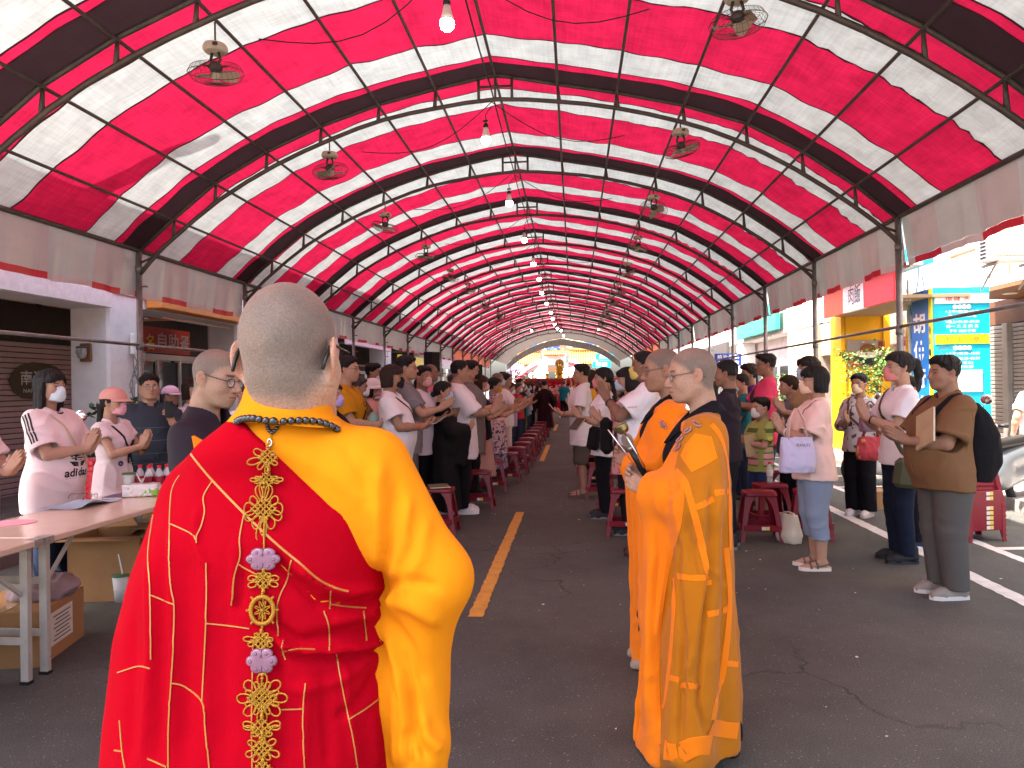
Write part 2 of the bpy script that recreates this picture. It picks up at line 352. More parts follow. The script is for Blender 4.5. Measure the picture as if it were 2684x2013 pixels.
for i in range(I0, I1+1):
    far = i > 8
    b = MB(); n = 5 if far else 8
    b.tube([(x, archY(i, x), z-.012) for x, z in UPN], .021, n)
    # smooth lower chord
    P = [Vector((x, archY(i, x), z)) for x, z in LOW]; Q = []
    for k in range(len(P)-1):
        p0, p1, p2, p3 = P[max(k-1, 0)], P[k], P[k+1], P[min(k+2, len(P)-1)]
        for t in ((0,) if far else (0, .5)):
            Q.append(.5*((2*p1)+(p2-p0)*t+(2*p0-5*p1+4*p2-p3)*t*t+(3*p1-p0-3*p2+p3)*t**3))
    Q.append(P[-1]); b.tube(Q, .023, n)
    arch = tp(b.build('arch_truss', STEEL, smooth=True))
    # tapered struts at every purlin
    low = dict()
    for k, (x, z) in enumerate(UPN[1:-1], 1):
        zl = np.interp(x, [p[0] for p in LOW], [p[1] for p in LOW]); y = archY(i, x)
        s = MB()
        if k == 7:
            for dx in (-.17, .17): s.tube([(x+dx, y, z-.05), (x+dx, y, zl)], .015, n)
            s.tube([(x-.17, y, (z+zl)/2), (x+.17, y, (z+zl)/2)], .013, n); s.tube([(x, y, z), (x, y, zl)], .012, n)
        else:
            s.tube([(x, y, z-.02), (x+.012*(1 if x > -.75 else -1), y, zl)], [.013, .022], n)
        o = s.build('strut', STEEL, smooth=True); o.parent = arch
    s = MB()
    for sx, x0, x1 in ((1, -4.59, -4.40), (-1, 3.19, 3.0)):
        s.tube([(x0, archY(i, x0), 2.87 if sx > 0 else 2.96), (x1, archY(i, x1), 2.94 if sx > 0 else 3.03)], .014, n)
    o = s.build('strut', STEEL, smooth=True); o.parent = arch
    for side, (x, z) in (('l', UPN[0]), ('r', UPN[-1])):
        y = archY(i, x); p = MB(); p.tube([(x, y, 0), (x, y, z)], .030 if side == 'l' else .032, 10 if not far else 6, 0)
        p.tube([(x, y, 1.95), (x, y, 2.03)], .039, 10); p.tube([(x, y, 2.78), (x, y, 2.84)], .037, 10); p.box((x, y, .01), (.12, .12, .02))
        for zz in (2.62, 2.28):                      # wing screws
            p.tube([(x+.03, y, zz), (x+.085, y-.01, zz)], .007, 6); p.box((x+.085, y-.01, zz), (.012, .05, .02))
        tp(p.build('post', STEELG, smooth=True))
# purlins: one long tube per node
for k, (x, z) in enumerate(UPN):
    b = MB(); r = .024 if k in (0, 14) else .0145
    b.tube([(x, archY(i, x)-(.0), z-(.0 if k in (0, 14) else .03)) for i in range(I0, I1+1)], r, 8); tp(b.build('purlin', STEEL, smooth=True))
b = MB(); x = -.80
b.tube([(-.80-.004*i, archY(i, -.8)+dy, 4.55-.05*abs(math.sin(i*3.1+dy))) for i in range(I0, I1+1) for dy in (0, .8, 1.6)], .008, 6); tp(b.build('ridge_cable', mat('black_cable', '#1b1918', rough=.6), smooth=True))
# side rails between the posts
for x, za, zb in ((-4.59, 2.0, 2.0), (3.19, 2.03, 2.03)):
    for i in range(I0, I1):
        if i > 9 and i % 2: pass
        b = MB(); b.tube([(x, archY(i, x)+.03, za), (x, archY(i+1, x)-.03, zb)], .0165, 8); tp(b.build('side_rail', STEELG, smooth=True))
# ---- canvas
CRED = canvas('red_canvas', (.78, .022, .100), t=.082, streak=.34); CWHT = canvas('white_canvas', (.80, .86, .86), t=.068, streak=.30)
CDRK = canvas('dark_canvas', (.045, .024, .028), t=.06); CSEAM = canvas('seam_canvas', (.12, .04, .05), t=.06)
VGREY = canvas('grey_valance', (.45, .50, .49), t=.14, streak=.1, gloss=.12); VPINK = canvas('pink_valance', (.44, .40, .40), t=.16, streak=.1, gloss=.10)
VRED = canvas('red_hem', (.55, .02, .04), t=.12, gloss=.04); VPALE = canvas('pale_hem', (.60, .50, .51), t=.12, gloss=.04); VORANGE = canvas('orange_valance', (.75, .20, .10), t=.5, gloss=.04)
BANDS_A = [('D', 0, .045), ('R', .045, .32), ('W', .32, .78), ('R', .78, 1.64), ('W', 1.64, 2.10), ('R', 2.10, 2.20), ('D', 2.20, 2.5)]
BANDS_B = [('D', 0, .06), ('R', .06, .14), ('W', .14, .72), ('R', .72, 1.33), ('W', 1.33, 1.74), ('R', 1.74, 2.02), ('D', 2.27, 2.5)]
BANDS_B[5] = ('R', 1.74, 2.27)
BANDS_C = [('D', 0, .12), ('W', .12, .62), ('R', .62, 1.28), ('W', 1.28, 1.78), ('R', 1.78, 2.28), ('D', 2.28, 2.5)]
xs = np.array([p[0] for p in UPN]); zs = np.array([p[1] for p in UPN])
def canvas_pt(u, y0, f, seed):
    """u along the arch in node units, f in 0..1 across the bay -> point"""
    k = np.clip(np.floor(u).astype(int), 0, 13); t = u-k
    x = xs[k]*(1-t)+xs[k+1]*t; z = zs[k]*(1-t)+zs[k+1]*t
    nx = -(zs[k+1]-zs[k]); nz = (xs[k+1]-xs[k]); l = np.hypot(nx, nz); nx, nz = nx/l, nz/l
    # arch polygon rounded a little outwards, cloth sagging between arches and purlins
    d = .022*np.sin(np.pi*t)*(np.where(f < .03, 1, 1))-.035*np.sin(np.pi*np.clip((f-.02)/.96, 0, 1))*np.sin(np.pi*t)
    right = np.clip((u-8)/4, 0, 1)
    tens = np.exp(-((f-.24)/.13)**2)
    d = d+right*tens*.016*np.sin(9*np.pi*(t*1.0+f*2.2)+seed)*np.sin(np.pi*t)**.5
    d = d+.005*np.sin(11*u+seed*3+23*f)*np.sin(np.pi*f)+.004*np.sin(37*f+5*u+seed)
    d = d*np.clip(np.minimum(f, 1-f)/.05, 0, 1)
    return x+nx*d, z+nz*d+.014
def wob(y, u, seed): return .012*np.sin(u*1.9+seed*5+y*4)+.006*np.sin(u*7+seed+y*9)
for i in range(I0, I1):
    bands = BANDS_A if i in (0, -2) else BANDS_B if i in (1, 3, 4) else BANDS_C
    if i == -1: bands = [('D', 0, .04), ('R', .04, .3), ('W', .3, .75), ('R', .75, 1.62), ('W', 1.62, 2.09), ('R', 2.09, 2.22), ('D', 2.22, 2.5)]
    near = i < 3; sub = 8 if near else 4 if i < 8 else 2
    U = np.linspace(0, 14, 14*sub+1); panel = empty('canvas_panel', (0, archY(i, 0), 0)); panel.parent = tent; panel.matrix_parent_inverse = Matrix.Translation(-TB)
    step = .05 if near else .12 if i < 8 else .3
    def grid(ya, yb, wa, wb, name, m, lift=0.0):
        n = max(1, int((yb-ya)/step)); V = []
        for a in np.linspace(0, 1, n+1):
            yy = ya+(yb-ya)*a+(wob(ya, U, i)*(1-a)*wa+wob(yb, U, i)*a*wb)
            x, z = canvas_pt(U, 0, np.clip(yy/BAY, 0, 1), i*1.7)
            Y = 7.38+BAY*i+.0092*x+yy
            V.append(np.stack([x, Y, z-lift], 1))
        V = np.concatenate(V); m_ = len(U); F = np.array([(r*m_+c, r*m_+c+1, (r+1)*m_+c+1, (r+1)*m_+c) for r in range(n) for c in range(m_-1)])
        o = mk(name, V, F, m, smooth=True); o.parent = panel; o.matrix_parent_inverse = Matrix.Translation((0, -archY(i, 0), 0))
    nb = len(bands)
    for j, (c, a, bb) in enumerate(bands):
        grid(a, bb, 0 if j == 0 else 1, 0 if j == nb-1 else 1, 'fabric_stripe', {'R': CRED, 'W': CWHT, 'D': CDRK}[c])
        if j and near: grid(a-.010, a+.010, 1, 1, 'seam', CSEAM, .003)
    # hanging valances on both eaves
    for side, (x0, z0, dx) in (('l', (-4.598, UPN[0][1]+.016, -1)), ('r', (3.198, UPN[-1][1]+.016, 1))):
        org = i >= 8
        segs = []; ya = 0
        cuts = [.0, .10, .55, 1.05, 1.75, 2.25, 2.5] if i % 2 == 0 else [0, .12, .62, 1.2, 1.85, 2.3, 2.5]
        vo = MB(); hem = MB(); H = .50
        nn = 60 if i < 3 else 24
        vals = [MB() for _ in cuts[1:]]
        def vp(y, t):
            fold = (.004+.016*t)*math.sin(y*(9 if i < 1 else 38)+i*2+1.5*math.sin(y*5))+.010*t*math.sin(y*23+i)+.02*math.exp(-((y-2.4)/.06)**2)*t
            yy = y+.02*t*math.sin(i+y*3)
            return (x0+dx*(.015+.05*t)+fold, 7.38+BAY*i+.0092*x0+yy, z0-H*t-.006*math.sin(y*7+i)*t)
        for c in range(len(cuts)-1):
            ys = np.linspace(cuts[c], cuts[c+1], max(2, int(nn*(cuts[c+1]-cuts[c])/2.5))+1)
            ts = np.linspace(0, 1, 7 if i < 3 else 3)
            hl = .875
            V = [vp(y, t*hl) for t in ts for y in ys]; m_ = len(ys)
            F = [(r*m_+q, r*m_+q+1, (r+1)*m_+q+1, (r+1)*m_+q) for r in range(len(ts)-1) for q in range(m_-1)]
            odd = c % 2 == 1
            mm = VORANGE if org else (VGREY if odd else VPINK) if (side == 'r' or i < 1) else (VGREY if odd else VGREY)
            vobj = mk('valance_panel', V, F, mm); tp(vobj)
            V = [vp(y, hl+(1-hl)*t) for t in (0, .5, 1) for y in ys]; V = [(x+.002*dx, y, z) for x, y, z in V]
            F = [(r*m_+q, r*m_+q+1, (r+1)*m_+q+1, (r+1)*m_+q) for r in range(2) for q in range(m_-1)]
            hobj = mk('hem_strip', V, F, VPALE if odd else VRED); hobj.parent = vobj
# dark end canopy with its grid frame beyond the last arch
YE = archY(I1, 0)
b = MB(); CG = canvas('grey_sheet', (.22, .18, .165), t=.10)
Pn = [(x, z) for x, z in UPN]
for j in range(14):
    (xa, za), (xb, zb) = Pn[j], Pn[j+1]
    b.quad((xa, YE, za+.02), (xb, YE, zb+.02), (xb*.9-.05, YE+5, zb*.93+.1), (xa*.9-.05, YE+5, za*.93+.1))
end_c = setp(b.build('end_canopy', CG, smooth=True), 'dark grey canopy closing the far mouth of the striped tent', 'canopy')
gb = MB()
for j in range(29):
    t = j/2; k = min(int(t), 13); f = t-k
    x = Pn[k][0]*(1-f)+Pn[k+1][0]*f; z = Pn[k][1]*(1-f)+Pn[k+1][1]*f
    gb.tube([(x*.9-.05, YE+4.9, z*.93+.06), (x*.9-.05, YE+4.9, z*.93-.34)], .012, 5)
gb.tube([(x*.9-.05, YE+4.9, z*.93-.34) for x, z in Pn], .014, 5); gb.tube([(x*.9-.05, YE+4.9, z*.93+.04) for x, z in Pn], .014, 5)
o = gb.build('grid_frame', STEELG); o.parent = end_c
sb = MB()
for j in range(14):
    (xa, za), (xb, zb) = Pn[j], Pn[j+1]
    sb.quad((xa*.9-.05, YE+4.92, za*.93+.05), (xb*.9-.05, YE+4.92, zb*.93+.05), (xb*.9-.05, YE+4.92, zb*.93-.33), (xa*.9-.05, YE+4.92, za*.93-.33))
o = sb.build('valance_panel', CG); o.parent = end_c

# ---- bulbs hanging under the ridge
GLOW = mat('lit_bulb', (1, .97, .92), emit=14); BW = mat('bulb_collar', '#d9cfc6', rough=.4); BK = mat('black_plastic', '#161514', rough=.45)
def bulb(loc, label, s=1.0):
    e = empty('light_bulb', loc, scale=s, label=label, cat='light bulb', group='bulbs hung along the tent ridge')
    b = MB(); b.lathe([(.0, -.155), (.022, -.152), (.042, -.135), (.050, -.108), (.047, -.085)], n=16); b.build('glass_dome', GLOW, e, smooth=True)
    b = MB(); b.lathe([(.047, -.085), (.036, -.04), (.026, .0), (.024, .02)], n=16); b.build('collar', BW, e, smooth=True)
    b = MB(); b.lathe([(.026, .02), (.028, .045), (.020, .06), (.012, .065)], n=12); b.lathe([(.03, .085), (.03, .092)], n=12); b.build('socket', BK, e, smooth=True)
    b = MB(); b.tube([(0, 0, .06), (.004, 0, .10), (-.003, .002, .15), (.03, 0, .20), (.075, 0, .24)], .005, 6); b.build('flex', BK, e, smooth=True)
    return e
bl = [(966*1.2134, 80, 4.88, 1.0), (1050*1.2134, 312*1.2134, 7.38, 1.0), (1100*1.2134, 446*1.2134, 9.88, 1.0), (1133*1.2134, 524*1.2134, 12.38, 1), (1152*1.2134, 575*1.2134, 14.88, 1), (1165*1.2134, 607*1.2134, 17.38, 1),
      (1170*1.2134, 636*1.2134, 19.88, 1), (1181*1.2134, 659*1.2134, 22.38, 1), (1190*1.2134, 678*1.2134, 24.88, 1), (1194*1.2134, 691*1.2134, 27.4, 1), (1198*1.2134, 703*1.2134, 30, 1), (1204*1.2134, 712*1.2134, 33, 1), (1212*1.2134, 716*1.2134, 36, 1), (1148*1.2134, 716*1.2134, 36, 1), (1292*1.2134, 714*1.2134, 36, 1), (1217*1.2134, 727*1.2134, 40, 1)]
ords = ['nearest the camera', 'second', 'third', 'fourth', 'fifth', 'sixth', 'seventh', 'eighth', 'ninth', 'tenth', 'eleventh', 'twelfth', 'thirteenth']
for k, (x, y, Y, s) in enumerate(bl):
    p = PY(x, y, Y); e = None
    lab = 'glowing white bulb hanging from the tent ridge, '+(ords[0] if k == 0 else ords[k]+' from the front' if k < 13 else ('left of the far bulb cluster', 'at the far right beside a fan', 'lowest, above the gold statue')[k-13])
    bulb((p[0], p[1], p[2]+.15), lab, s)
# ---- orbit fans under the arches
FC = mat('fan_cream', '#b9ae98', rough=.5, var=.2); FD = mat('fan_dark', '#3b352f', rough=.5); FW_ = mat('fan_wire', '#4a4038', rough=.4, metal=.5)
FBL = mat('fan_blade', '#a39c84', rough=.4, trans=0)
def make_fan(tilt=(0, 0), spin=0.0, far=False):
    e = empty('orbit_fan', (0, 0, 0)); n = 8 if far else 14
    b = MB(); b.tube([(0, 0, .22), (0, 0, .0)], .008, 6); b.build('hanger_rod', FD, e, smooth=True)
    b = MB(); b.lathe([(.0, .012), (.085, .01), (.095, -.01), (.095, -.035), (.08, -.05), (.0, -.052)], n=n+6); b.box((.06, -.085, -.022), (.035, .02, .02), 1); b.build('ceiling_base', [FC, FD], e, smooth=True, auto=35)
    b = MB(); b.tube([(-.03, 0, -.05), (-.045, 0, -.11), (-.02, 0, -.16)], .012, 6); b.tube([(.03, 0, -.05), (.045, 0, -.11), (.02, 0, -.16)], .012, 6)
    b.sph((0, 0, -.17), .055, 10, 0, (1, 1, .9)); b.build('motor', FD, e, smooth=True)
    h = bpy.data.objects.new('fan_head', None); COL.objects.link(h); h.parent = e; h.location = (0, 0, -.17); h.rotation_euler = (tilt[0], tilt[1], 0)
    c = MB(); R0 = .215
    prof = [(.04, .005), (.12, .028), (.185, .012), (R0, -.035), (.19, -.085), (.12, -.115), (.035, -.122)]
    nsp = 16 if far else 30
    for k in range(nsp):
        a = 2*math.pi*k/nsp; c.tube([(r*math.cos(a), r*math.sin(a), z) for r, z in prof], .0016 if not far else .0026, 3, caps=False)
    for r, z in (prof[3], prof[2], prof[4], (.155, -.1), (.09, -.12)): c.tube([(r*math.cos(2*math.pi*k/24), r*math.sin(2*math.pi*k/24), z) for k in range(24)], .0028 if (r, z) == prof[3] else .0016, 4, closed=True)
    c.lathe([(0, -.128), (.036, -.126), (.04, -.118)], n=12); c.build('cage', FW_, h, smooth=True)
    for k in range(3):
        a0 = spin+2*math.pi*k/3; V = []; m_ = 7
        for i in range(m_):
            r = .035+.15*i/(m_-1); w = .28+.34*math.sin(math.pi*min(1, (i+1.2)/m_)); zz = -.05
            for j in range(5):
                t = (j/4-.5)*2; a = a0+t*w*(.9 if i < m_-1 else .62); V.append((r*math.cos(a), r*math.sin(a), zz+.028*t))
        F = [(i*5+j, i*5+j+1, (i+1)*5+j+1, (i+1)*5+j) for i in range(m_-1) for j in range(4)]
        mk('blade', V, F, FBL, h)
    b = MB(); b.lathe([(0, -.10), (.03, -.095), (.038, -.06), (.038, -.02), (.02, 0)], n=12); b.build('hub', FC, h, smooth=True)
    return e
S_ = 1.2134
fans = [(465*S_, 100*S_, 4.88, (.55, .35), .3, 'l'), (712*S_, 332*S_, 7.38, (.12, -.12), 1.2, 'l'), (832*S_, 462*S_, 9.88, (.2, .25), .8, 'l'), (920*S_, 531*S_, 12.38, (.15, .1), .1, 'l'), (973*S_, 582*S_, 14.88, (.1, .2), 1, 'l'), (1011*S_, 612*S_, 17.38, (.3, .1), .5, 'l'),
        (1045*S_, 647*S_, 19.88, (.5, .3), .2, 'l'), (1077*S_, 676*S_, 22.4, (.4, -.3), .7, 'l'), (1106*S_, 704*S_, 26, (.5, .3), .3, 'l'),
        (1592*S_, -14, 4.88, (.75, -.25), .6, 'r'), (1470*S_, 283*S_, 7.38, (.45, -.1), .1, 'r'), (1412*S_, 424*S_, 9.88, (.75, .55), 1.1, 'r'), (1378*S_, 511*S_, 12.38, (.1, .3), .4, 'r'), (1356*S_, 569*S_, 14.88, (.1, -.4), .9, 'r'), (1338*S_, 612*S_, 17.38, (.3, .3), .2, 'r'),
        (1322*S_, 640*S_, 19.88, (.7, .2), .5, 'r'), (1312*S_, 668*S_, 22.4, (.5, .4), .7, 'r'), (1302*S_, 690*S_, 26, (.6, .2), .2, 'r')]
fcount = {'l': 0, 'r': 0}
for x, y, Y, tl, sp, sd in fans:
    p = PY(x, y, Y); f = make_fan(tl, sp, Y > 10); f.location = p; f.scale = (.88,)*3; f.rotation_euler = (0, 0, rng.uniform(-.5, .5))
    z_top = float(np.interp(p[0], [q[0] for q in LOW], [q[1] for q in LOW]))
    # rod reaches its arch
    for ch in f.children:
        if ch.name.startswith('hanger_rod'):
            ch.scale = (1, 1, max(.3, (z_top-p[2])/.22))
    k = fcount[sd]; fcount[sd] += 1
    setp(f, 'cream wire cage fan on the %s tent slope, %s' % ('left' if sd == 'l' else 'right', 'nearest the camera' if k == 0 else ords[k]+' from the front'), 'fan', 'wire cage fans hung from the arches')
# thin wires from the ridge to the fans
for i in range(-1, 6):
    for (x1, z1) in ((-2.2, 4.0), (.55, 4.05)):
        y = archY(i, 0); m0 = Vector((-.8, y, 4.42)); m1 = Vector((x1, y+.1, z1)); P = []
        for t in np.linspace(0, 1, 9): q = m0.lerp(m1, t); q.z -= .12*math.sin(math.pi*t); q.y += .25*math.sin(math.pi*t); P.append(q)
        b = MB(); b.tube(P, .0045, 5); setp(b.build('fan_wire', BK, smooth=True), 'thin black wire drooping from the ridge to the %s, arch %s from the front' % ('left' if x1 < -1 else 'right', ('one', 'two', 'three', 'four', 'five', 'six', 'seven')[i+1]), 'wire', 'wires feeding the fans')
# ================================================================== shop houses left and right
CONC = mat('pale_concrete', '#e9e2dd', rough=.9, var=.14, vs=3, bump=.15, bs=30); CONCP = mat('pinkish_render', '#ead9d2', rough=.9, var=.15, vs=14, bump=.2, bs=60); WOODO = mat('orange_wood', '#d98a3f', rough=.55, var=.2, vs=6, stretch=(1, 1, 8)); WOODB = mat('brown_wood', '#8a5a3a', rough=.5, var=.25, vs=5, stretch=(1, 6, 1))
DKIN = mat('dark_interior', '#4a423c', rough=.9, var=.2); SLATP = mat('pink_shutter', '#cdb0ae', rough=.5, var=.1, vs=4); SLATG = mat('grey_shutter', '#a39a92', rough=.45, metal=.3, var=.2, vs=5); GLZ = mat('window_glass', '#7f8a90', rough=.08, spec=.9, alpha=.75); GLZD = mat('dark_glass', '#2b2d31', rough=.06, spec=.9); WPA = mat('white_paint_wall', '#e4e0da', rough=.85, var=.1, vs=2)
TANW = mat('mottled_tan_wall', '#d9c4a2', rough=.9, var=.12, vs=20, bump=.3, bs=30, var2=('#c79a78', 24, .60, .1)); TEAL = mat('teal_sign', '#10a9c4', rough=.4); BLUE = mat('blue_sign', '#0f6fc0', rough=.4); YEL = mat('yellow_sign', '#f0d51a', rough=.4); WSG = mat('white_sign', '#eceae6', rough=.4); YSH = mat('yellow_shop', '#efb414', rough=.5, var=.06); REDS = mat('red_sign', '#cf2433', rough=.45); ORS = mat('orange_red_sign', '#d8522c', rough=.45); WTX = mat('white_lettering', '#f4f2ee', rough=.5); DTX = mat('dark_lettering', '#2b2436', rough=.5); RTX = mat('red_lettering', '#c3202e', rough=.5); PIPE = mat('conduit', '#cfcac4', rough=.5)
def shutter(parent, x, y0, y1, z0, z1, pitch, m, face):
    """roll shutter of real slats; face = +1 looks towards +X"""
    b = MB(); b.box((0, 0, 0), (.018, y1-y0, pitch*.86), bev=.008); o = b.build('slat', m); me = o.data; bpy.data.objects.remove(o); k = 0; z = z0+pitch/2
    while z < z1: s = link('slat', me, parent, (x, (y0+y1)/2, z)); z += pitch; k += 1
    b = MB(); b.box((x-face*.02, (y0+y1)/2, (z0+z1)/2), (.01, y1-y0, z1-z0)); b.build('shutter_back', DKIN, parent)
LB = empty('shop_house', (-5.5, 8.5, 0), label='pale rendered shop house with arcade pillars, pink roller shutter and orange lit board', cat='shop house')
def lb(o): o.parent = LB; o.matrix_parent_inverse = Matrix.Translation((5.5, -8.5, 0)); return o
for y0, y1 in ((4.4, 5.1), (8.18, 8.9), (11.45, 12.2)): lb(MB().box((-5.76, (y0+y1)/2, 1.5), (.50, y1-y0, 3.0), bev=.03).build('pillar', CONC))
b = MB(); b.box((-5.74, 8.3, 4.35), (.52, 7.8, 3.3)); b.box((-5.47, 6.64, 2.60), (.04, 3.08, .18)); lb(b.build('wall', CONCP))
b = MB(); b.box((-5.76, 6.64, 2.61), (.50, 3.08, .2)); b.box((-5.76, 10.17, 2.66), (.50, 2.55, .18)); lb(b.build('beam', CONC))
b = MB(); b.box((-6.95, 8.3, 2.78), (1.9, 7.8, .06)); lb(b.build('arcade_ceiling', WOODO)); b = MB(); b.box((-7.75, 8.3, 3.1), (.2, 7.8, 6.2)); b.box((-6.9, 4.4, 1.5), (1.7, .12, 3.0)); lb(b.build('back_wall', CONC))
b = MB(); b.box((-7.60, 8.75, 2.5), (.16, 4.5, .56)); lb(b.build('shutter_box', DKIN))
sh_ = lb(empty('roller_shutter', (0, 0, 0))); shutter(sh_, -7.60, 6.5, 10.95, 0, 2.22, .074, SLATP, 1)
lf = [(-.52, .02), (-.44, .14), (-.30, .22), (-.10, .26), (.12, .25), (.33, .21), (.50, .10), (.55, -.02), (.46, -.12), (.30, -.19), (.15, -.30), (-.05, -.24), (-.30, -.22), (-.45, -.14)]
cy_, cz_ = 9.55, 1.62
def on_left(pts, y, z, m, name, x=-7.575, th=.006): b = MB(); b.prism(pts, (x, y, z), (0, 1, 0), (0, 0, 1), (th, 0, 0)); return lb(b.build(name, m))
sy = PX(95, 1000, -7.57); on_left([(a*1.05, q*1.05) for a, q in lf], sy[1]+.05, sy[2], mat('olive_sign', '#5a5236', rough=.6), 'leaf_sign')
for tx, dz, hh_, ww in (('南海茶', .05, .20, .70), ('NANHAI STEA', -.13, .055, .60)): o = lettering(tx, (-7.566, sy[1]+.05, sy[2]+dz), (0, 1, 0), (0, 0, 1), hh_, WTX, None, w=ww, weight=.01); lb(o)
# wall lamp and cables on the near pillar
wl = empty('wall_lamp', (-5.78, 8.17, 1.98), label='ship style wall lamp on a wooden plate on the pale pillar', cat='lamp')
b = MB(); b.box((0, -.015, 0), (.15, .03, .22), bev=.012); b.build('wooden_plate', WOODB, wl); b = MB(); b.lathe([(.0, .075), (.055, .07), (.058, .055), (.05, .05)], (0, -.085, 0), 14); b.tube([(-.075, -.085, .06), (.075, -.085, .06)], .007, 6); b.build('cap', mat('lamp_metal', '#6b6258', rough=.4, metal=.7), wl, smooth=True)
b = MB(); b.lathe([(.048, .05), (.055, .0), (.046, -.06), (.0, -.085)], (0, -.085, 0), 14); b.build('glass_jar', mat('jar_glass', '#b8b2a8', rough=.1, alpha=.7), wl, smooth=True); b = MB()
for a in range(4): b.tube([(.056*math.cos(a*1.57+.5), -.085+.056*math.sin(a*1.57+.5), .05), (.062*math.cos(a*1.57+.5), -.085+.062*math.sin(a*1.57+.5), -.01), (0, -.085, -.092)], .004, 5)
b.build('guard', MATS[('lamp_metal',)], wl, smooth=True)
cbx = empty('cable_box', (-5.49, 8.5, 1.8), label='tangle of white boxes and grey cables on the street side of the pale pillar', cat='cable box')
for (y, z, s) in ((8.62, 2.10, (.05, .14, .26)), (8.72, 1.50, (.05, .16, .20)), (8.45, 1.35, (.03, .20, .12)), (8.58, 1.28, (.02, .16, .13))): b = MB(); b.box((.03, y-8.5, z-1.8), s, bev=.008); b.build('box', WPA, cbx)
for k in range(5):
    P = [(.03+.02*math.sin(k+i), .05+.06*k+.08*math.sin(i*.5+k*2.1)+rng.uniform(-.02, .02), .2-.1*k*(k % 2)-(.5+.1*k)*i/8+rng.uniform(-.02, .02)) for i in range(9)]; b = MB(); b.tube(P, .006, 5); b.build('cable', mat('grey_cable', '#77736f', rough=.6), cbx, smooth=True)
b = MB(); b.tube([(.04+.004*i, .22+.09*math.cos(i*.7), -.12+.09*math.sin(i*.7)) for i in range(22)], .006, 5); b.build('cable', MATS[('grey_cable',)], cbx, smooth=True)
# orange board with five spotlights over the second bay
ob_ = empty('shop_board', (-5.4, 10.2, 2.64), label='orange and white shop board with black spotlights under the valance', cat='sign')
b = MB(); b.box((.02, 0, 0), (.22, 2.58, .12), bev=.01); b.build('ledge', WOODO, ob_)
for k in range(11): b = MB(); b.box((-.05, -1.17+.234*k, .24), (.03, .232, .36)); b.build('panel', WOODO if k % 2 == 0 else WSG, ob_)
for k in range(5): b = MB(); b.tube([(.06, -1.0+.47*k, .10), (.06, -.86+.47*k, .12)], .024, 8); b.tube([(.06, -.95+.47*k, .06), (.06, -.95+.47*k, .10)], .008, 6); b.tube([(.06, -.86+.47*k, .11), (.06, -.80+.47*k, .07)], .010, 5); b.build('spotlight', BK, ob_, smooth=True)
b = MB(); b.tube([(-.1, -.9, -.14), (-.1, 1.0, -.14)], .012, 6); b.build('tube_light', mat('warm_tube', '#e0b090', rough=.4), ob_)
p0 = PX(375, 865, -7.0); p1 = PX(490, 920, -7.0); cs = empty('canteen_sign', (-7.0, (p0[1]+p1[1])/2, (p0[2]+p1[2])/2), label='red canteen signboard hanging in the dark arcade behind the tent post', cat='sign')
b = MB(); b.box((0, 0, 0), (.06, abs(p1[1]-p0[1])+.1, .42)); b.build('board', mat('red_board', '#b8341c', rough=.5), cs); lettering('自助餐', (.04, .18, 0), (0, 1, 0), (0, 0, 1), .26, mat('grey_lettering', '#bdb3ae', rough=.5), cs, w=1.0, weight=.01); lettering('名', (.04, -.55, -.05), (0, 1, 0), (0, 0, 1), .26, YEL, cs)
gd = lb(empty('glass_door', (0, 0, 0)))
for k in range(4): b = MB(); b.box((-7.55, 11.4+.75*k, 1.05), (.03, .70, 2.0)); b.build('pane', GLZD, gd)
b = MB()
for k in range(5): b.box((-7.53, 11.02+.75*k, 1.05), (.07, .06, 2.1))
b.box((-7.53, 12.5, 2.13), (.08, 3.1, .10)); b.build('frame', WPA, gd)
for k in range(6): b = MB(); b.tube([(-6.9+.1*k, 5.6+.5*k, 2.70), (-6.85+.1*k, 5.66+.5*k, 2.52)], .03, 8); lb(b.build('track_light', BK, smooth=True))
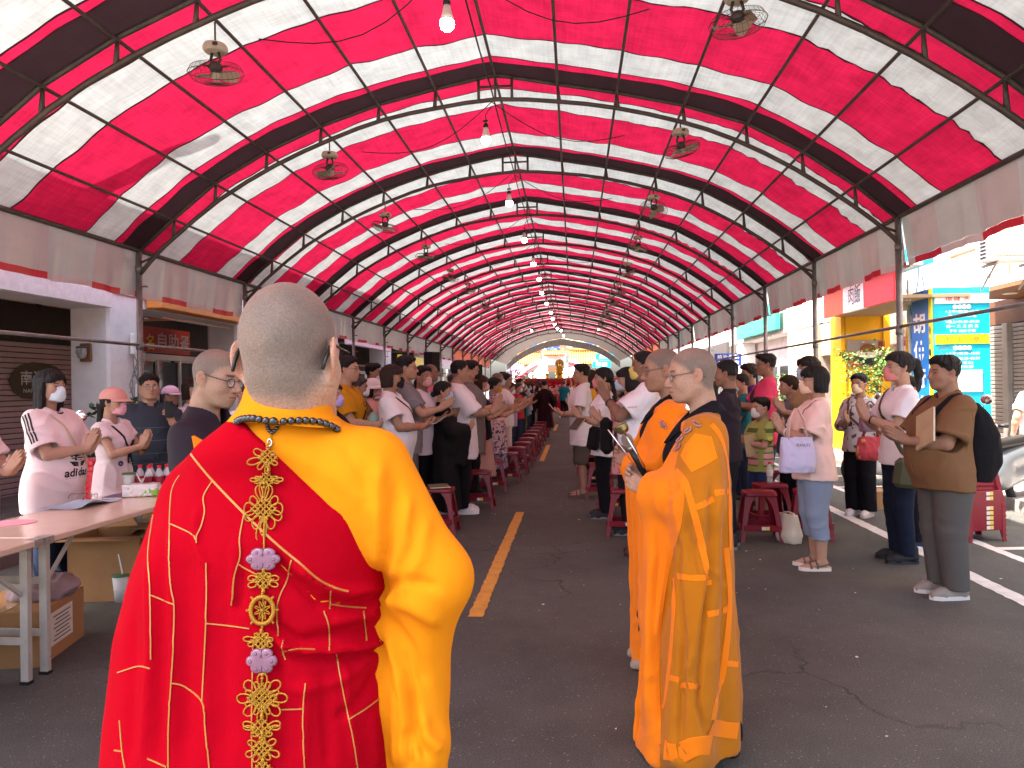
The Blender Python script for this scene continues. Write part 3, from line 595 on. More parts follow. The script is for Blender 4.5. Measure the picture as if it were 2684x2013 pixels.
# utility pole with netting and a notice box at the far left
pole = empty('utility_pole', (-5.05, 5.75, 0), label='concrete utility pole with a white box at the far left edge', cat='pole'); b = MB(); b.lathe([(.15, 0), (.11, 7.5)], n=16); b.build('shaft', CONC, pole, smooth=True)
b = MB(); b.box((.05, -.14, 2.22), (.30, .22, .42), bev=.01); b.build('box', mat('pale_blue_box', '#c3ccd4', rough=.5), pole); b = MB()
for i in range(14):
    for j in range(6): a = -2.6+j*.35+(i % 2)*.17; zz = 1.0+i*.09; b.tube([(.17*math.cos(a+q), .17*math.sin(a+q), zz+d_) for q, d_ in ((-.17, 0), (-.09, .045), (.09, .045), (.17, 0))], .003, 3, caps=False)
setp(b.build('netting', mat('wire_net', '#5b5f63', rough=.5, metal=.4), pole), kind='stuff')
def facade(name, x, y0, y1, H, m, label, side, wins=3, sign=None, recess=1.6):
    """generic shop house: pillars, dark arcade, sign band, upper windows"""
    s = 1 if side == 'l' else -1; e = empty(name, (x, (y0+y1)/2, 0), label=label, cat='shop house'); L = y1-y0; fx = -s*.2
    b = MB(); b.box((fx*1.2, 0, 2.9+(H-2.9)/2), (.45, L, H-2.9)); b.build('wall', m, e)
    for yy in (-L/2+.2, L/2-.2): b = MB(); b.box((fx*1.2, yy, 1.45), (.44, .4, 2.9), bev=.02); b.build('pillar', m, e)
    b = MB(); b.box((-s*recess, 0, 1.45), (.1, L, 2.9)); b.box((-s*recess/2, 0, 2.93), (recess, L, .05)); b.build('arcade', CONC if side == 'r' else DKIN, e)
    n = max(2, int(L/1.3))
    for k in range(n): b = MB(); yy = -L/2+L*(k+.5)/n; b.box((-s*(recess-.07), yy, 1.1), (.03, L/n*.86, 2.0)); f = b.build('shop_window', WPA, e); b = MB(); b.box((-s*(recess-.10), yy, 1.15), (.02, L/n*.74, 1.7)); b.build('pane', GLZD if k % 2 else GLZ, f)
    for z in np.arange(3.9, H-.8, 2.4):
        for k in range(wins):
            yy = -L/2+L*(k+.5)/wins; b = MB(); b.box((.03*s, yy, z+.5), (.06, L/wins*.66, 1.25)); f = b.build('window', WPA, e)
            for q in (-1, 1): b = MB(); b.box((.065*s, yy+q*L/wins*.155, z+.5), (.01, L/wins*.27, 1.08)); b.build('pane', GLZD, f)
    if sign:
        mm, tx, tm, zz, hh_ = sign; b = MB(); b.box((.18*s, 0, zz), (.12, L*.8, hh_), bev=.01); sg = b.build('sign_board', mm, e)
        if tx: lettering(tx, (.25*s, 0, zz), (0, s, 0), (0, 0, 1), hh_*.6, tm, e, w=min(L*.6, hh_*.7*len(tx)))
    return e
facade('shop_house', -5.55, 12.3, 16.4, 6.6, CONCP, 'pink rendered shop house beyond the orange board', 'l', recess=2.4, sign=(mat('lilac_sign', '#cfc3dc', rough=.5), None, None, 2.55, .5))
facade('shop_house', -5.6, 16.5, 21.5, 6.3, WPA, 'white shop house with dark awning behind the tall man in grey', 'l', sign=(mat('pale_pink_sign', '#e6c2c4', rough=.5), None, None, 2.8, .45)); facade('shop_house', -5.6, 21.6, 27.5, 6.5, CONC, 'grey shop house behind the first loudspeaker', 'l', sign=(YEL, None, None, 2.3, .5))
facade('shop_house', -5.6, 27.6, 35, 6.0, WPA, 'white shop house behind the second loudspeaker', 'l', sign=(WSG, None, None, 2.6, .6)); facade('shop_house', -5.8, 35.2, 40.5, 7.5, CONCP, 'far left shop house with a big blue signboard at the tent mouth', 'l', sign=(BLUE, '銀樓', WTX, 4.0, .9))
bs_ = empty('black_signboard', (-4.95, 13.4, 1.75), label='black shop signboard with white swirls and gold characters', cat='sign'); b = MB(); b.box((0, 0, 0), (.06, 1.3, .75), bev=.01); b.build('board', BK, bs_)
lettering('藝髮', (.04, 0, .10), (0, 1, 0), (0, 0, 1), .28, WTX, bs_, w=.8, weight=.01); lettering('時 尚', (.04, 0, -.24), (0, 1, 0), (0, 0, 1), .12, mat('gold_lettering', '#c8a860', rough=.5), bs_, w=.6)
b = MB()
for k in range(8):
    for s in (1, -1): b.tube([(0, (-.6+.17*k)+s*.07*(1-i/14)*math.cos(i*.62), .58+.09*(1-i/14)*math.sin(i*.62)*1.0) for i in range(13)], .010, 5)
b.tube([(0, -.68, .42), (0, .68, .42)], .012, 5); b.tube([(0, -.68, .74), (0, .68, .74)], .012, 5); b.build('scroll_grille', BK, bs_, smooth=True)
# ------------------------------------------------------------ right side
RB = empty('clinic_house', (6.5, 9, 0), label='tan walled clinic building with brown soffit and grey slatted shutters at the right edge', cat='building')
def rb(o): o.parent = RB; o.matrix_parent_inverse = Matrix.Translation((-6.5, -9, 0)); return o
b = MB(); b.box((6.75, 8.3, 4.9), (.5, 9.6, 3.9)); rb(b.build('wall', TANW)); b = MB(); b.box((6.49, 8.3, 3.62), (.02, 9.6, .025)); b.box((6.49, 11.4, 3.35), (.02, .02, .55)); rb(b.build('wall_joint', mat('brown_joint', '#9a6a50', rough=.8)))
b = MB(); b.box((6.7, 8.3, 2.98), (.5, 9.6, .09)); rb(b.build('canopy_edge', CONC)); b = MB(); b.box((7.0, 8.3, 2.90), (1.1, 9.6, .06)); rb(b.build('soffit', WOODB)); b = MB(); b.box((7.56, 9.5, 2.68), (.08, 9.2, .42)); rb(b.build('fascia', mat('brown_panel', '#6e4a34', rough=.5, var=.15)))
b = MB(); b.lathe([(0, -.012), (.10, -.010), (.11, .0), (.10, .006)], (6.95, 12.2, 2.868), 18); rb(b.build('downlight', mat('downlight', '#e8e0d2', rough=.4), smooth=True))
sr = rb(empty('slatted_shutter', (0, 0, 0))); shutter(sr, 7.5, 4.5, 13.12, 0, 2.46, .070, SLATG, -1); shutter(sr, 7.5, 13.28, 14.6, 0, 2.46, .070, SLATG, -1); b = MB(); b.box((7.46, 13.2, 1.23), (.10, .16, 2.46), bev=.01); rb(b.build('shutter_post', SLATG)); b = MB(); b.box((7.7, 9.4, 3), (.2, 10.6, 6)); rb(b.build('back_wall', CONC))
ts = empty('clinic_sign', (5.6, 11.85, 0), label='tall teal and blue clinic sign column with white and yellow lettering', cat='sign')
b = MB(); b.box((.43, .36, 1.47), (.84, .70, 2.95)); b.build('core', TEAL, ts)
def face_s(z0, z1, x0, x1, m, nm='band', y=-.004): b = MB(); b.box(((x0+x1)/2, y, (z0+z1)/2), (x1-x0, .012, z1-z0)); return b.build(nm, m, ts)
zt = lambda y: PY(2520, y, 11.85)[2]
for nm, y0, y1, m in (('header_band', 795, 770, WSG), ('yellow_band', 901, 876, YEL), ('white_panel', 1027, 970, WSG)): face_s(zt(y0), zt(y1), .03 if nm != 'white_panel' else .28, .83 if nm != 'white_panel' else .72, m, nm)
def txt(s_, y, hpx, w=None, m=WTX, x=.43): lettering(s_, (x, -.012, zt(y)), (1, 0, 0), (0, 0, 1), hpx/1900*12, m, ts, w=w)
txt('復健 大心', 783, 10, .5, RTX); txt('<上午>08:30~12:00', 816, 8, .50); txt('週一 二 三 四 五', 828, 7, .42); txt('<晚上>06:30~09:30', 843, 8, .50); txt('週一 二 三 四 五', 855, 7, .48); txt('下午 約診手術', 867, 7, .40); txt('物理治療', 889, 18, .50, mat('brown_lettering', '#6a5a20', rough=.5)); txt('<上午>08:30~12:00', 926, 8, .50); txt('<下午>02:30~08:30', 939, 8, .50); txt('(週一至五)', 951, 7, .3); txt('週日休診', 961, 8, .32)
for yy in (804, 912):
    for k in range(4): b = MB(); b.lathe([(0, .006), (.034, .006), (.034, 0)], (.33+.068*k, -.002, zt(yy)), 16, rot=Matrix.Rotation(R(90), 3, 'X')); b.build('round_spot', WSG, ts); 
    for k in range(4): lettering('門診時間'[k], (.33+.068*k, -.012, zt(yy)), (1, 0, 0), (0, 0, 1), .045, TEAL, ts)
b = MB(); b.box((-.004, .38, 1.47), (.012, .62, 2.93)); b.build('blue_side', BLUE, ts); b = MB(); b.box((-.008, .055, 1.47), (.014, .10, 2.93)); b.build('yellow_stripe', YEL, ts)
for k, ch in enumerate('胡仲行診所'): lettering(ch, (-.012, .42, 2.42-.44*k), (0, -1, 0), (0, 0, 1), .33, WTX, ts, w=.40, weight=.03)
for k, ch in enumerate('骨科‧復健科'): lettering(ch, (-.018, .055, 2.28-.17*k), (0, -1, 0), (0, 0, 1), .12, DTX, ts, w=.075)
ac = empty('air_conditioner', (5.95, 10.4, 3.37), label='white outdoor air conditioner on wall brackets above the clinic shutters', cat='air conditioner'); b = MB(); b.box((0, 0, 0), (.78, .30, .55), bev=.02); b.build('casing', WPA, ac); b = MB(); b.box((-.08, -.155, .01), (.46, .02, .46), bev=.008); b.build('grille_panel', mat('grille_beige', '#b8ad98', rough=.6), ac)
b = MB()
for k in range(12): b.box((-.08, -.168, -.20+.037*k), (.44, .006, .006)); b.box((-.28+.037*k, -.170, .01), (.006, .006, .44))
for r in (.20, .12): b.tube([(-.08+r*math.cos(a), -.172, .01+r*math.sin(a)) for a in np.linspace(0, 6.28, 29)[:-1]], .004, 4, closed=True)
setp(b.build('grille', mat('grille_wire', '#e0dccf', rough=.5), ac), kind='stuff')
for k in range(9): b = MB(); b.box((-.392, -.05, -.22+.05*k), (.01, .14, .030)); b.build('vent', BK, ac)
for xx in (-.25, .25): b = MB(); b.box((xx, .05, -.30), (.03, .40, .04)); b.tube([(xx, -.10, -.30), (xx, .28, -.62)], .015, 5); b.build('bracket', STEELG, ac)
cc = empty('security_camera', PY(2600, 716, 11.9), rz=R(-35), label='white bullet security camera on top of the teal sign', cat='camera'); b = MB(); b.tube([(-.14, 0, .03), (.12, 0, -.02)], .052, 14); b.build('housing', WPA, cc, smooth=False, auto=40); b = MB(); b.tube([(.118, 0, -.02), (.125, 0, -.022)], .044, 14); b.build('lens', BK, cc); b = MB(); b.tube([(-.05, 0, -.03), (-.05, 0, -.14), (-.10, .02, -.22)], .018, 8); b.build('mount', WPA, cc, smooth=True)
# yellow rice shop
ys = empty('rice_shop', (5.8, 15, 0), label='bright yellow rice shop pillar with a rice bowl poster', cat='shop'); YS = lambda o: o
b = MB(); b.box((0, .3, 1.4), (.94, .6, 2.85)); b.build('pillar', YSH, ys); b = MB(); b.box((-.40, -.02, 1.4), (.012, .03, 2.8)); b.box((.33, -.02, 2.35), (.012, .03, .9)); b.box((0, -.012, 2.08), (.94, .02, .012)); b.build('groove', mat('ochre_line', '#b98a10', rough=.6), ys)
pp = empty('rice_poster', (5.79, 14.975, 2.05), label='poster of a dark bowl of rice with braised pork on the yellow pillar', cat='poster')
def flat(pts, y, m, nm, e=pp): b = MB(); b.prism(pts, (0, y, 0), (1, 0, 0), (0, 0, 1), (0, -.003, 0)); return b.build(nm, m, e)
el = lambda a, b_, cx=0, cy=0, n=20, t0=0, t1=360: [(cx+a*math.cos(R(t0+(t1-t0)*k/n)), cy+b_*math.sin(R(t0+(t1-t0)*k/n))) for k in range(n+(0 if t1-t0 == 360 else 1))]
flat([(-.36, -.27), (.36, -.27), (.36, .27), (-.36, .27)], 0, mat('poster_grey', '#9b8f86', rough=.4), 'sheet'); flat([(-.36, -.27), (.36, -.27), (.36, -.12), (-.36, -.05)], -.004, mat('poster_red', '#b04a34', rough=.4), 'cloth'); flat(el(.25, .24, .05, .0, 20, 180, 360), -.008, mat('poster_bowl', '#2b3138', rough=.3), 'bowl'); flat(el(.25, .09, .05, .0), -.012, mat('poster_rice', '#e6ded0', rough=.5), 'rice'); flat(el(.16, .17, .04, .03, 20, 0, 180), -.016, mat('poster_pork', '#8a4a2a', rough=.4, var=.5, vs=30), 'pork'); flat([(.24, .05), (.36, .05), (.36, .24), (.24, .24)], -.006, mat('poster_cup', '#7a2f22', rough=.4), 'cup'); flat(el(.16, .10, -.30, -.03, 16, 180, 360), -.007, MATS[('poster_bowl',)], 'bowl'); flat(el(.15, .07, -.27, -.01), -.009, mat('poster_pork2', '#b0764a', rough=.4, var=.5, vs=30), 'pork')
b = MB(); b.box((.75, 1.0, 1.4), (.05, 2.0, 2.8)); b.box((.2, 2.2, 1.4), (1.0, .05, 2.8)); b.build('interior', mat('shop_interior', '#8f8378', rough=.8, var=.3), ys); b = MB(); b.box((.55, -.55, 1.3), (.10, .5, 2.6)); b.build('side_panel', YSH, ys)
bn = empty('vertical_banner', (6.30, 14.4, 1.75), label='white vertical banner with red characters beside the yellow pillar', cat='banner'); b = MB(); b.box((0, 0, 0), (.22, .02, 1.6)); b.build('sheet', WSG, bn)
for k, ch in enumerate('高價收購'): lettering(ch, (0, -.015, .5-.32*k), (1, 0, 0), (0, 0, 1), .2, RTX, bn, w=.16)
rs = empty('rice_shop_sign', (5.05, 13.4, 3.02), label='red and white fascia sign of the rice shop under the right valance', cat='sign')
for y0, y1, m in ((11.8, 13.0, REDS), (13.0, 13.95, WSG), (13.95, 15.0, ORS)): b = MB(); b.box((0, (y0+y1)/2-13.4, 0), (.10, y1-y0-.004, .5)); b.build('panel', m, rs)
lettering('肉飯', (-.055, 13.38-13.4, .03), (0, -1, 0), (0, 0, 1), .34, mat('purple_lettering', '#3a3050', rough=.5), rs, w=.56); lettering('んこ', (-.055, 13.80-13.4, 0), (0, -1, 0), (0, 0, 1), .13, mat('greyish_lettering', '#8f8a90', rough=.5), rs, w=.2)
b = MB(); b.box((.55, 0, -.20), (1.1, 3.2, .05)); b.build('canopy', mat('tan_canopy', '#8b765a', rough=.8), rs); b = MB(); b.box((.3, 0, .42), (.5, 3.2, .22)); b.build('teal_fascia', TEAL, rs); b = MB(); b.box((.0, 0, .28), (.6, 3.6, .04)); b.build('ledge', WPA, rs)
cp_ = empty('conduit_bundle', (5.75, 13.0, 0), label='white conduits and cables running up between the teal sign and the yellow shop', cat='pipes')
for k in range(5): b = MB(); b.tube([(.07*k, .1*k, 0), (.07*k+.02, .1*k, 1.6), (.07*k-.03*(k % 2), .1*k, 2.6), (.07*k+.02, .1*k, 4.4)], .035 if k % 2 else .018, 8); b.build('conduit', PIPE, cp_, smooth=True)
for k in range(7): b = MB(); b.tube([(.05*k+.05*math.sin(i+k), .05, 2.2+.25*i) for i in range(9)], .008, 4); b.build('cable', BK if k % 2 else PIPE, cp_, smooth=True)
facade('shop_house', 5.9, 16.2, 20.2, 7, WPA, 'sunlit white shop house with big panes beyond the yellow shop', 'r', 2, sign=(mat('cream_sign', '#ead9a8', rough=.5), None, None, 2.45, .7), recess=.6)
facade('shop_house', 5.9, 20.3, 26.5, 7, WPA, 'pale shop house with scribbled glass behind the man in pink polo', 'r', 3, sign=(mat('green_sign', '#2aa588', rough=.5), None, None, 3.4, .8), recess=.6); facade('shop_house', 5.9, 26.6, 36, 7, CONC, 'grey shop house with dark awning on the right', 'r', 3, sign=(mat('dark_awning', '#4b4744', rough=.7), None, None, 2.6, .9)); facade('shop_house', 5.9, 36.2, 48, 8, WPA, 'far right shop house at the tent mouth', 'r', 4, sign=(WSG, '診所', mat('violet_lettering', '#7a3f9a', rough=.5), 4.2, .7))
p = PY(1908, 943, 17.5); bl_ = empty('blue_signboard', (p[0], 17.5, p[2]), label='blue clinic signboard with two lines of white characters behind the plum tee', cat='sign'); b = MB(); b.box((0, 0, 0), (.62, .04, .30)); b.build('board', mat('navy_sign', '#1d3f9a', rough=.5), bl_)
for k, s_ in enumerate(('植治:運動', '老年醫療')): lettering(s_, (0, -.025, .07-.14*k), (1, 0, 0), (0, 0, 1), .10, WTX, bl_, w=.5)
# ------------------------------------------------------------ the temple gate closing the street
GY = 57.0; TG = empty('temple_gate', (0, GY, 0), label='ornate temple gate with orange and yellow tiled roofs closing the street', cat='temple gate'); TILO = mat('orange_tile', '#d0824a', rough=.45, var=.2, vs=4); TILY = mat('yellow_tile', '#d9b84e', rough=.45, var=.2, vs=4); CRM = mat('cream_relief', '#e0cfa6', rough=.8, var=.3, vs=6); RLB = mat('blue_relief', '#4a6fb0', rough=.7, var=.5, vs=9, var2=('#d8d2c0', 7, .55, .05)); PKB = mat('salmon_brick', '#cf9a78', rough=.9, var=.15)
TW = lambda x, y: (PY(x, y, GY)[0], PY(x, y, GY)[2])
def tgo(b, n, m, sm=False): return b.build(n, m, TG, smooth=sm)
def roofrow(x0, x1, zt, zb, n, m, dz=lambda t: 0):
    for k in range(n):
        t = (k+.5)/n; x = x0+(x1-x0)*t; b = MB(); b.tube([(x, .0, zt+dz(t)), (x, -.75, (zt+zb)/2-.05+dz(t)), (x, -1.5, zb+dz(t))], abs(x1-x0)/n*.46, 6); tgo(b, 'tile_row', m, True)
    b = MB(); b.quad((x0, .05, zt+dz(0)), (x1, .05, zt+dz(1)), (x1, -1.5, zb-.08+dz(1)), (x0, -1.5, zb-.08+dz(0))); tgo(b, 'roof_slab', mat('roof_under', '#8a4a3a', rough=.8))
xl0, zl = TW(1357, 922); xl1, zlb = TW(1418, 958); xr0, _ = TW(1492, 922); xr1, _ = TW(1566, 955); zlb2 = TW(1400, 958)[1]
roofrow(xl0, xl1, zl, zlb2, 11, TILO); roofrow(xr0, xr1, zl, zlb2, 12, TILY); xc0, zc = TW(1425, 905); xc1, _ = TW(1480, 905); roofrow(xc0, xc1, TW(1450, 926)[1]+.3, TW(1450, 932)[1], 10, TILO)
for x0, x1, z0, m, nm in ((xl0, xl1, TW(1390, 905)[1], RLB, 'relief_band'), (TW(1430, 910)[0], TW(1470, 910)[0], TW(1450, 912)[1], RLB, 'relief_band'), (xr0, xr1, TW(1530, 905)[1], RLB, 'relief_band')): b = MB(); b.box(((x0+x1)/2, -.2, z0), (abs(x1-x0)*.92, .4, .32)); tgo(b, nm, m); b = MB(); b.tube([(x0-.3, -.2, z0+.62), (x0+.2, -.2, z0+.34), ((x0+x1)/2, -.2, z0+.24), (x1-.2, -.2, z0+.34), (x1+.3, -.2, z0+.62)], .10, 8); b.tube([(x0-.2, -.2, z0-.10), (x0+.3, -.2, z0-.24), ((x0+x1)/2, -.2, z0-.28), (x1-.3, -.2, z0-.24), (x1+.2, -.2, z0-.10)], .09, 8, 0); tgo(b, 'ridge', [CRM], True)
b = MB(); x0, z0 = TW(1270, 880); x1, z1 = TW(1690, 900); b.box(((x0+x1)/2, 3.0, z0+2.2), (x1-x0, .6, 7)); tgo(b, 'rear_wall', PKB); b = MB(); b.box(((x0+x1)/2, 2.6, z0-.1), (x1-x0, .3, .18)); tgo(b, 'rear_ledge', mat('brown_ledge', '#9a6a58', rough=.8))
for xx, zz in ((1378, 905), (1425, 898), (1494, 896)):                      # dragons along the ridges
    x, z = TW(xx, zz); b = MB(); P = [(x-.7+.18*i, -.2, z+.22*math.sin(i*1.2)+.1) for i in range(9)]; b.tube(P, [.06, .08, .11, .13, .13, .12, .11, .14, .05], 7); b.sph((x+.85, -.2, z+.25), .17, 8, 0, (1.3, .8, .9))
    for i in range(1, 8): b.tube([P[i], (P[i][0]-.05, -.2, P[i][2]+.28)], [.05, .005], 4)
    tgo(b, 'dragon', mat('dragon_relief', '#a9a88a', rough=.7, var=.5, vs=8), True)
x, z = TW(1459, 895); b = MB()
for k in range(5): b.lathe([(.30-.035*k, .0), (.36-.04*k, .05), (.16, .09), (.17-.02*k, .22)], (x, -.2, z-.3+.24*k), 8)
b.lathe([(.05, 0), (.0, .4)], (x, -.2, z+.9), 6); tgo(b, 'pagoda_finial', CRM)
for xx in (1352, 1420, 1488, 1568): x = TW(xx, 960)[0]; b = MB(); b.box((x, -.3, 1.6), (.5, .5, 3.4)); tgo(b, 'column', WPA)
x0, z0 = TW(1424, 936); x1, z1 = TW(1484, 948); b = MB(); b.box(((x0+x1)/2, -.5, z1+.2), (x1-x0, .2, .9)); tgo(b, 'name_board', WSG); b = MB(); xa, za = TW(1437, 965); xb, zb = TW(1462, 972); b.box(((xa+xb)/2, -1.6, (za+zb)/2), (xb-xa, .06, .28)); tgo(b, 'orange_board', ORS)
def arc_tent(xa, xb, ztop, label, flip):
    e = empty('small_canopy', (0, 50.5, 0), label=label, cat='canopy'); x0, z0 = PY(xa, 990, 50.5)[0], PY(xa, 990, 50.5)[2]; x1, z1 = PY(xb, ztop, 50.5)[0], PY(xb, ztop, 50.5)[2]; n = 12
    for j, m in enumerate((WPA, REDS, DKIN)):
        V = []; 
        for k in range(n+1): t = k/n; x = x0+(x1-x0)*t; z = z0+(z1-z0)*math.sin(t*1.45)/math.sin(1.45)-.22*j; V += [(x, -.3*j, z), (x, -.3*j, z-.20), (x, 1.5-.3*j, z)]
        F = [(3*k+a, 3*k+3+a, 3*k+4+a if a == 0 else 3*k+5, 3*k+1 if a == 0 else 3*k+2) for k in range(n) for a in (0,)]+[(3*k, 3*k+2, 3*k+5, 3*k+3) for k in range(n)]
        mk('stripe', V, F, m, e)
arc_tent(1352, 1420, 942, 'small striped side canopy left of the altar', 1); arc_tent(1566, 1490, 940, 'small striped side canopy right of the altar', -1)
tl_ = empty('traffic_light', PY(1347, 925, 48), label='dark traffic light at the left of the temple gate', cat='traffic light'); b = MB(); b.box((0, 0, 0), (.34, .2, 1.0), bev=.04); b.build('housing', mat('traffic_grey', '#3f4a4a', rough=.5), tl_)
for k in range(3): b = MB(); b.lathe([(0, .02), (.12, .015), (.13, 0)], (0, -.11, .31-.31*k), 12, rot=Matrix.Rotation(R(90), 3, 'X')); b.build('lens', mat('dark_lens', '#24403c', rough=.2), tl_)
b = MB(); b.tube([(-.28, .1, -3.3), (-.28, .1, 1.2)], .06, 8); b.build('pole', STEELG, tl_, smooth=True)
for xx, yy, m, t_, tm, l in ((1585, 935, TEAL, '藥局', WTX, 'turquoise shop sign high right of the altar'), (1577, 955, TEAL, '眼鏡', WTX, 'lower turquoise sign right of the altar'), (1330, 905, BLUE, '銀行', WTX, 'blue hanging sign left of the temple gate'), (1350, 965, mat('violet_sign', '#a99ad6', rough=.5), None, None, 'small violet sign left of the altar'), (1640, 925, WSG, '診所', mat('violet_lettering', '#7a3f9a'), 'white sign with violet characters at the tent mouth')):
    p = PY(xx, yy, 52); s_ = empty('shop_sign', p, label=l, cat='sign'); b = MB(); b.box((0, 0, 0), (1.3, .1, .45)); b.build('board', m, s_)
    if t_: lettering(t_, (0, -.06, 0), (1, 0, 0), (0, 0, 1), .3, tm, s_, w=.8)
# ================================================================== implicit-surface modelling (bodies, clothes, statues)
class Field:
    def __init__(s, lo, hi, h):
        s.lo = np.array(lo, float); s.h = h; n = np.ceil((np.array(hi)-s.lo)/h).astype(int)+1; s.n = n
        s.ax = [(s.lo[a]+h*np.arange(n[a])).astype(np.float32) for a in range(3)]
        s.d = np.full(n, 1.0, np.float32)
    def blk(s, lo, hi):
        a = np.maximum(np.floor((np.array(lo)-s.lo)/s.h).astype(int), 0); b = np.minimum(np.ceil((np.array(hi)-s.lo)/s.h).astype(int)+1, s.n)
        if (b <= a).any(): return None, None
        sl = tuple(slice(a[i], b[i]) for i in range(3))
        return sl, (s.ax[0][sl[0]][:, None, None], s.ax[1][sl[1]][None, :, None], s.ax[2][sl[2]][None, None, :])
    def merge(s, sl, v, k, op):
        o = s.d[sl]; v = v.astype(np.float32)
        if op == 'u':
            if k > 0: q = np.maximum(k-np.abs(o-v), 0)/k; s.d[sl] = np.minimum(o, v)-q*q*k*.25
            else: s.d[sl] = np.minimum(o, v)
        else:
            v = -v
            if k > 0: q = np.maximum(k-np.abs(o-v), 0)/k; s.d[sl] = np.maximum(o, v)+q*q*k*.25
            else: s.d[sl] = np.maximum(o, v)
    def put(s, f, lo, hi, k=0, op='u'):
        m = k+3*s.h; sl, X = s.blk(np.array(lo)-m, np.array(hi)+m)
        if sl is not None: s.merge(sl, f(*X), k, op)
        return s
    def cap(s, a, b, ra, rb=None, k=0.0, op='u', end=None, fl=None):
        """round cone; end = flat cut at b; fl = (axis, factor) squash"""
        a = np.array(a, float); b = np.array(b, float); rb = ra if rb is None else rb; ba = b-a; L2 = max(ba@ba, 1e-9); r = max(ra, rb)
        def f(X, Y, Z):
            px, py, pz = X-a[0], Y-a[1], Z-a[2]
            t0 = (px*ba[0]+py*ba[1]+pz*ba[2])/L2; t = np.clip(t0, 0, 1)
            qx, qy, qz = px-t*ba[0], py-t*ba[1], pz-t*ba[2]
            if fl is not None:
                if fl[0] == 0: qx = qx*fl[1]
                elif fl[0] == 1: qy = qy*fl[1]
                else: qz = qz*fl[1]
            d = np.sqrt(qx*qx+qy*qy+qz*qz)-(ra+(rb-ra)*t)
            if end is not None: d = np.maximum(d, (t0-1)*math.sqrt(L2)-end)
            return d
        rr = r*(1/fl[1] if fl is not None and fl[1] < 1 else 1)
        return s.put(f, np.minimum(a, b)-rr, np.maximum(a, b)+rr, k, op)
    def ell(s, c, r, k=0.0, op='u', rot=None):
        c = np.array(c, float); r = np.array(r if np.ndim(r) else (r, r, r), float); mr = r.max()
        Rm = None if rot is None else np.array(rot.transposed())
        def f(X, Y, Z):
            x, y, z = X-c[0], Y-c[1], Z-c[2]
            if Rm is not None: x, y, z = (Rm[0, 0]*x+Rm[0, 1]*y+Rm[0, 2]*z, Rm[1, 0]*x+Rm[1, 1]*y+Rm[1, 2]*z, Rm[2, 0]*x+Rm[2, 1]*y+Rm[2, 2]*z)
            k0 = np.sqrt((x/r[0])**2+(y/r[1])**2+(z/r[2])**2); k1 = np.sqrt((x/r[0]**2)**2+(y/r[1]**2)**2+(z/r[2]**2)**2)+1e-6
            return k0*(k0-1)/k1
        ext = r if Rm is None else np.array([mr]*3)
        return s.put(f, c-ext, c+ext, k, op)
    def loft(s, rows, k=0.0, op='u', p=2.0):
        """rows of (z, cx, cy, half depth x, half width y)"""
        A = np.array(rows, float); zz = np.linspace(A[0, 0], A[-1, 0], 160); B = np.stack([zz]+[np.interp(zz, A[:, 0], A[:, j]) for j in range(1, 5)], 1)
        kr = np.exp(-(np.arange(-24, 25)/max(1.0, .028/(zz[1]-zz[0])))**2); kr /= kr.sum()
        for j in range(1, 5): B[:, j] = np.convolve(np.pad(B[:, j], 24, mode='reflect', reflect_type='odd'), kr, 'valid')
        A = B; zs = A[:, 0]
        def f(X, Y, Z):
            g = lambda j: np.interp(Z, zs, A[:, j])
            ax, by = g(3), g(4); x = np.abs((X-g(1))/ax); y = np.abs((Y-g(2))/by)
            q = np.sqrt(x*x+y*y) if p == 2 else (x**p+y**p)**(1/p)
            d = (q-1)*np.minimum(ax, by)*np.clip(.75+.25*q, .5, 1.2)
            return np.maximum(d, np.maximum(zs[0]-Z, Z-zs[-1]))
        lo = ((A[:, 1]-A[:, 3]).min(), (A[:, 2]-A[:, 4]).min(), zs[0]); hi = ((A[:, 1]+A[:, 3]).max(), (A[:, 2]+A[:, 4]).max(), zs[-1])
        return s.put(f, lo, hi, k, op)
    def clip(s, f):
        s.d = np.maximum(s.d, f(s.ax[0][:, None, None], s.ax[1][None, :, None], s.ax[2][None, None, :]).astype(np.float32)); return s
    def mesh(s):
        d = s.d; n = d < 0
        for a in range(3):                                   # keep it closed at the borders
            i0 = [slice(None)]*3; i0[a] = 0; i1 = [slice(None)]*3; i1[a] = -1
            n[tuple(i0)] = False; n[tuple(i1)] = False
        d = np.where(n, np.minimum(d, -1e-5), np.maximum(d, 1e-5))
        c = np.zeros(np.array(n.shape)-1, np.uint8); nb = n.view(np.uint8)
        sh = [(i, j, k) for i in (0, 1) for j in (0, 1) for k in (0, 1)]
        N = n.shape; S = lambda q, A: A[q[0]:N[0]-1+q[0], q[1]:N[1]-1+q[1], q[2]:N[2]-1+q[2]]
        for q in sh: c += S(q, nb)
        I, J, K = np.nonzero((c > 0) & (c < 8)); idx = np.full(c.shape, -1, np.int32); idx[I, J, K] = np.arange(len(I))
        vals = {q: d[I+q[0], J+q[1], K+q[2]] for q in sh}
        P = np.zeros((len(I), 3)); cnt = np.zeros(len(I))
        for a in sh:
            for ax in range(3):
                if a[ax] == 0:
                    b = list(a); b[ax] = 1; b = tuple(b); va, vb = vals[a], vals[b]; m = (va < 0) != (vb < 0)
                    t = np.where(m, va/np.where(m, va-vb, 1), 0)
                    for x in range(3): P[:, x] += m*(a[x]+(t if x == ax else 0))
                    cnt += m
        P = s.lo+s.h*(P/cnt[:, None]+np.stack([I, J, K], 1))
        Q = []
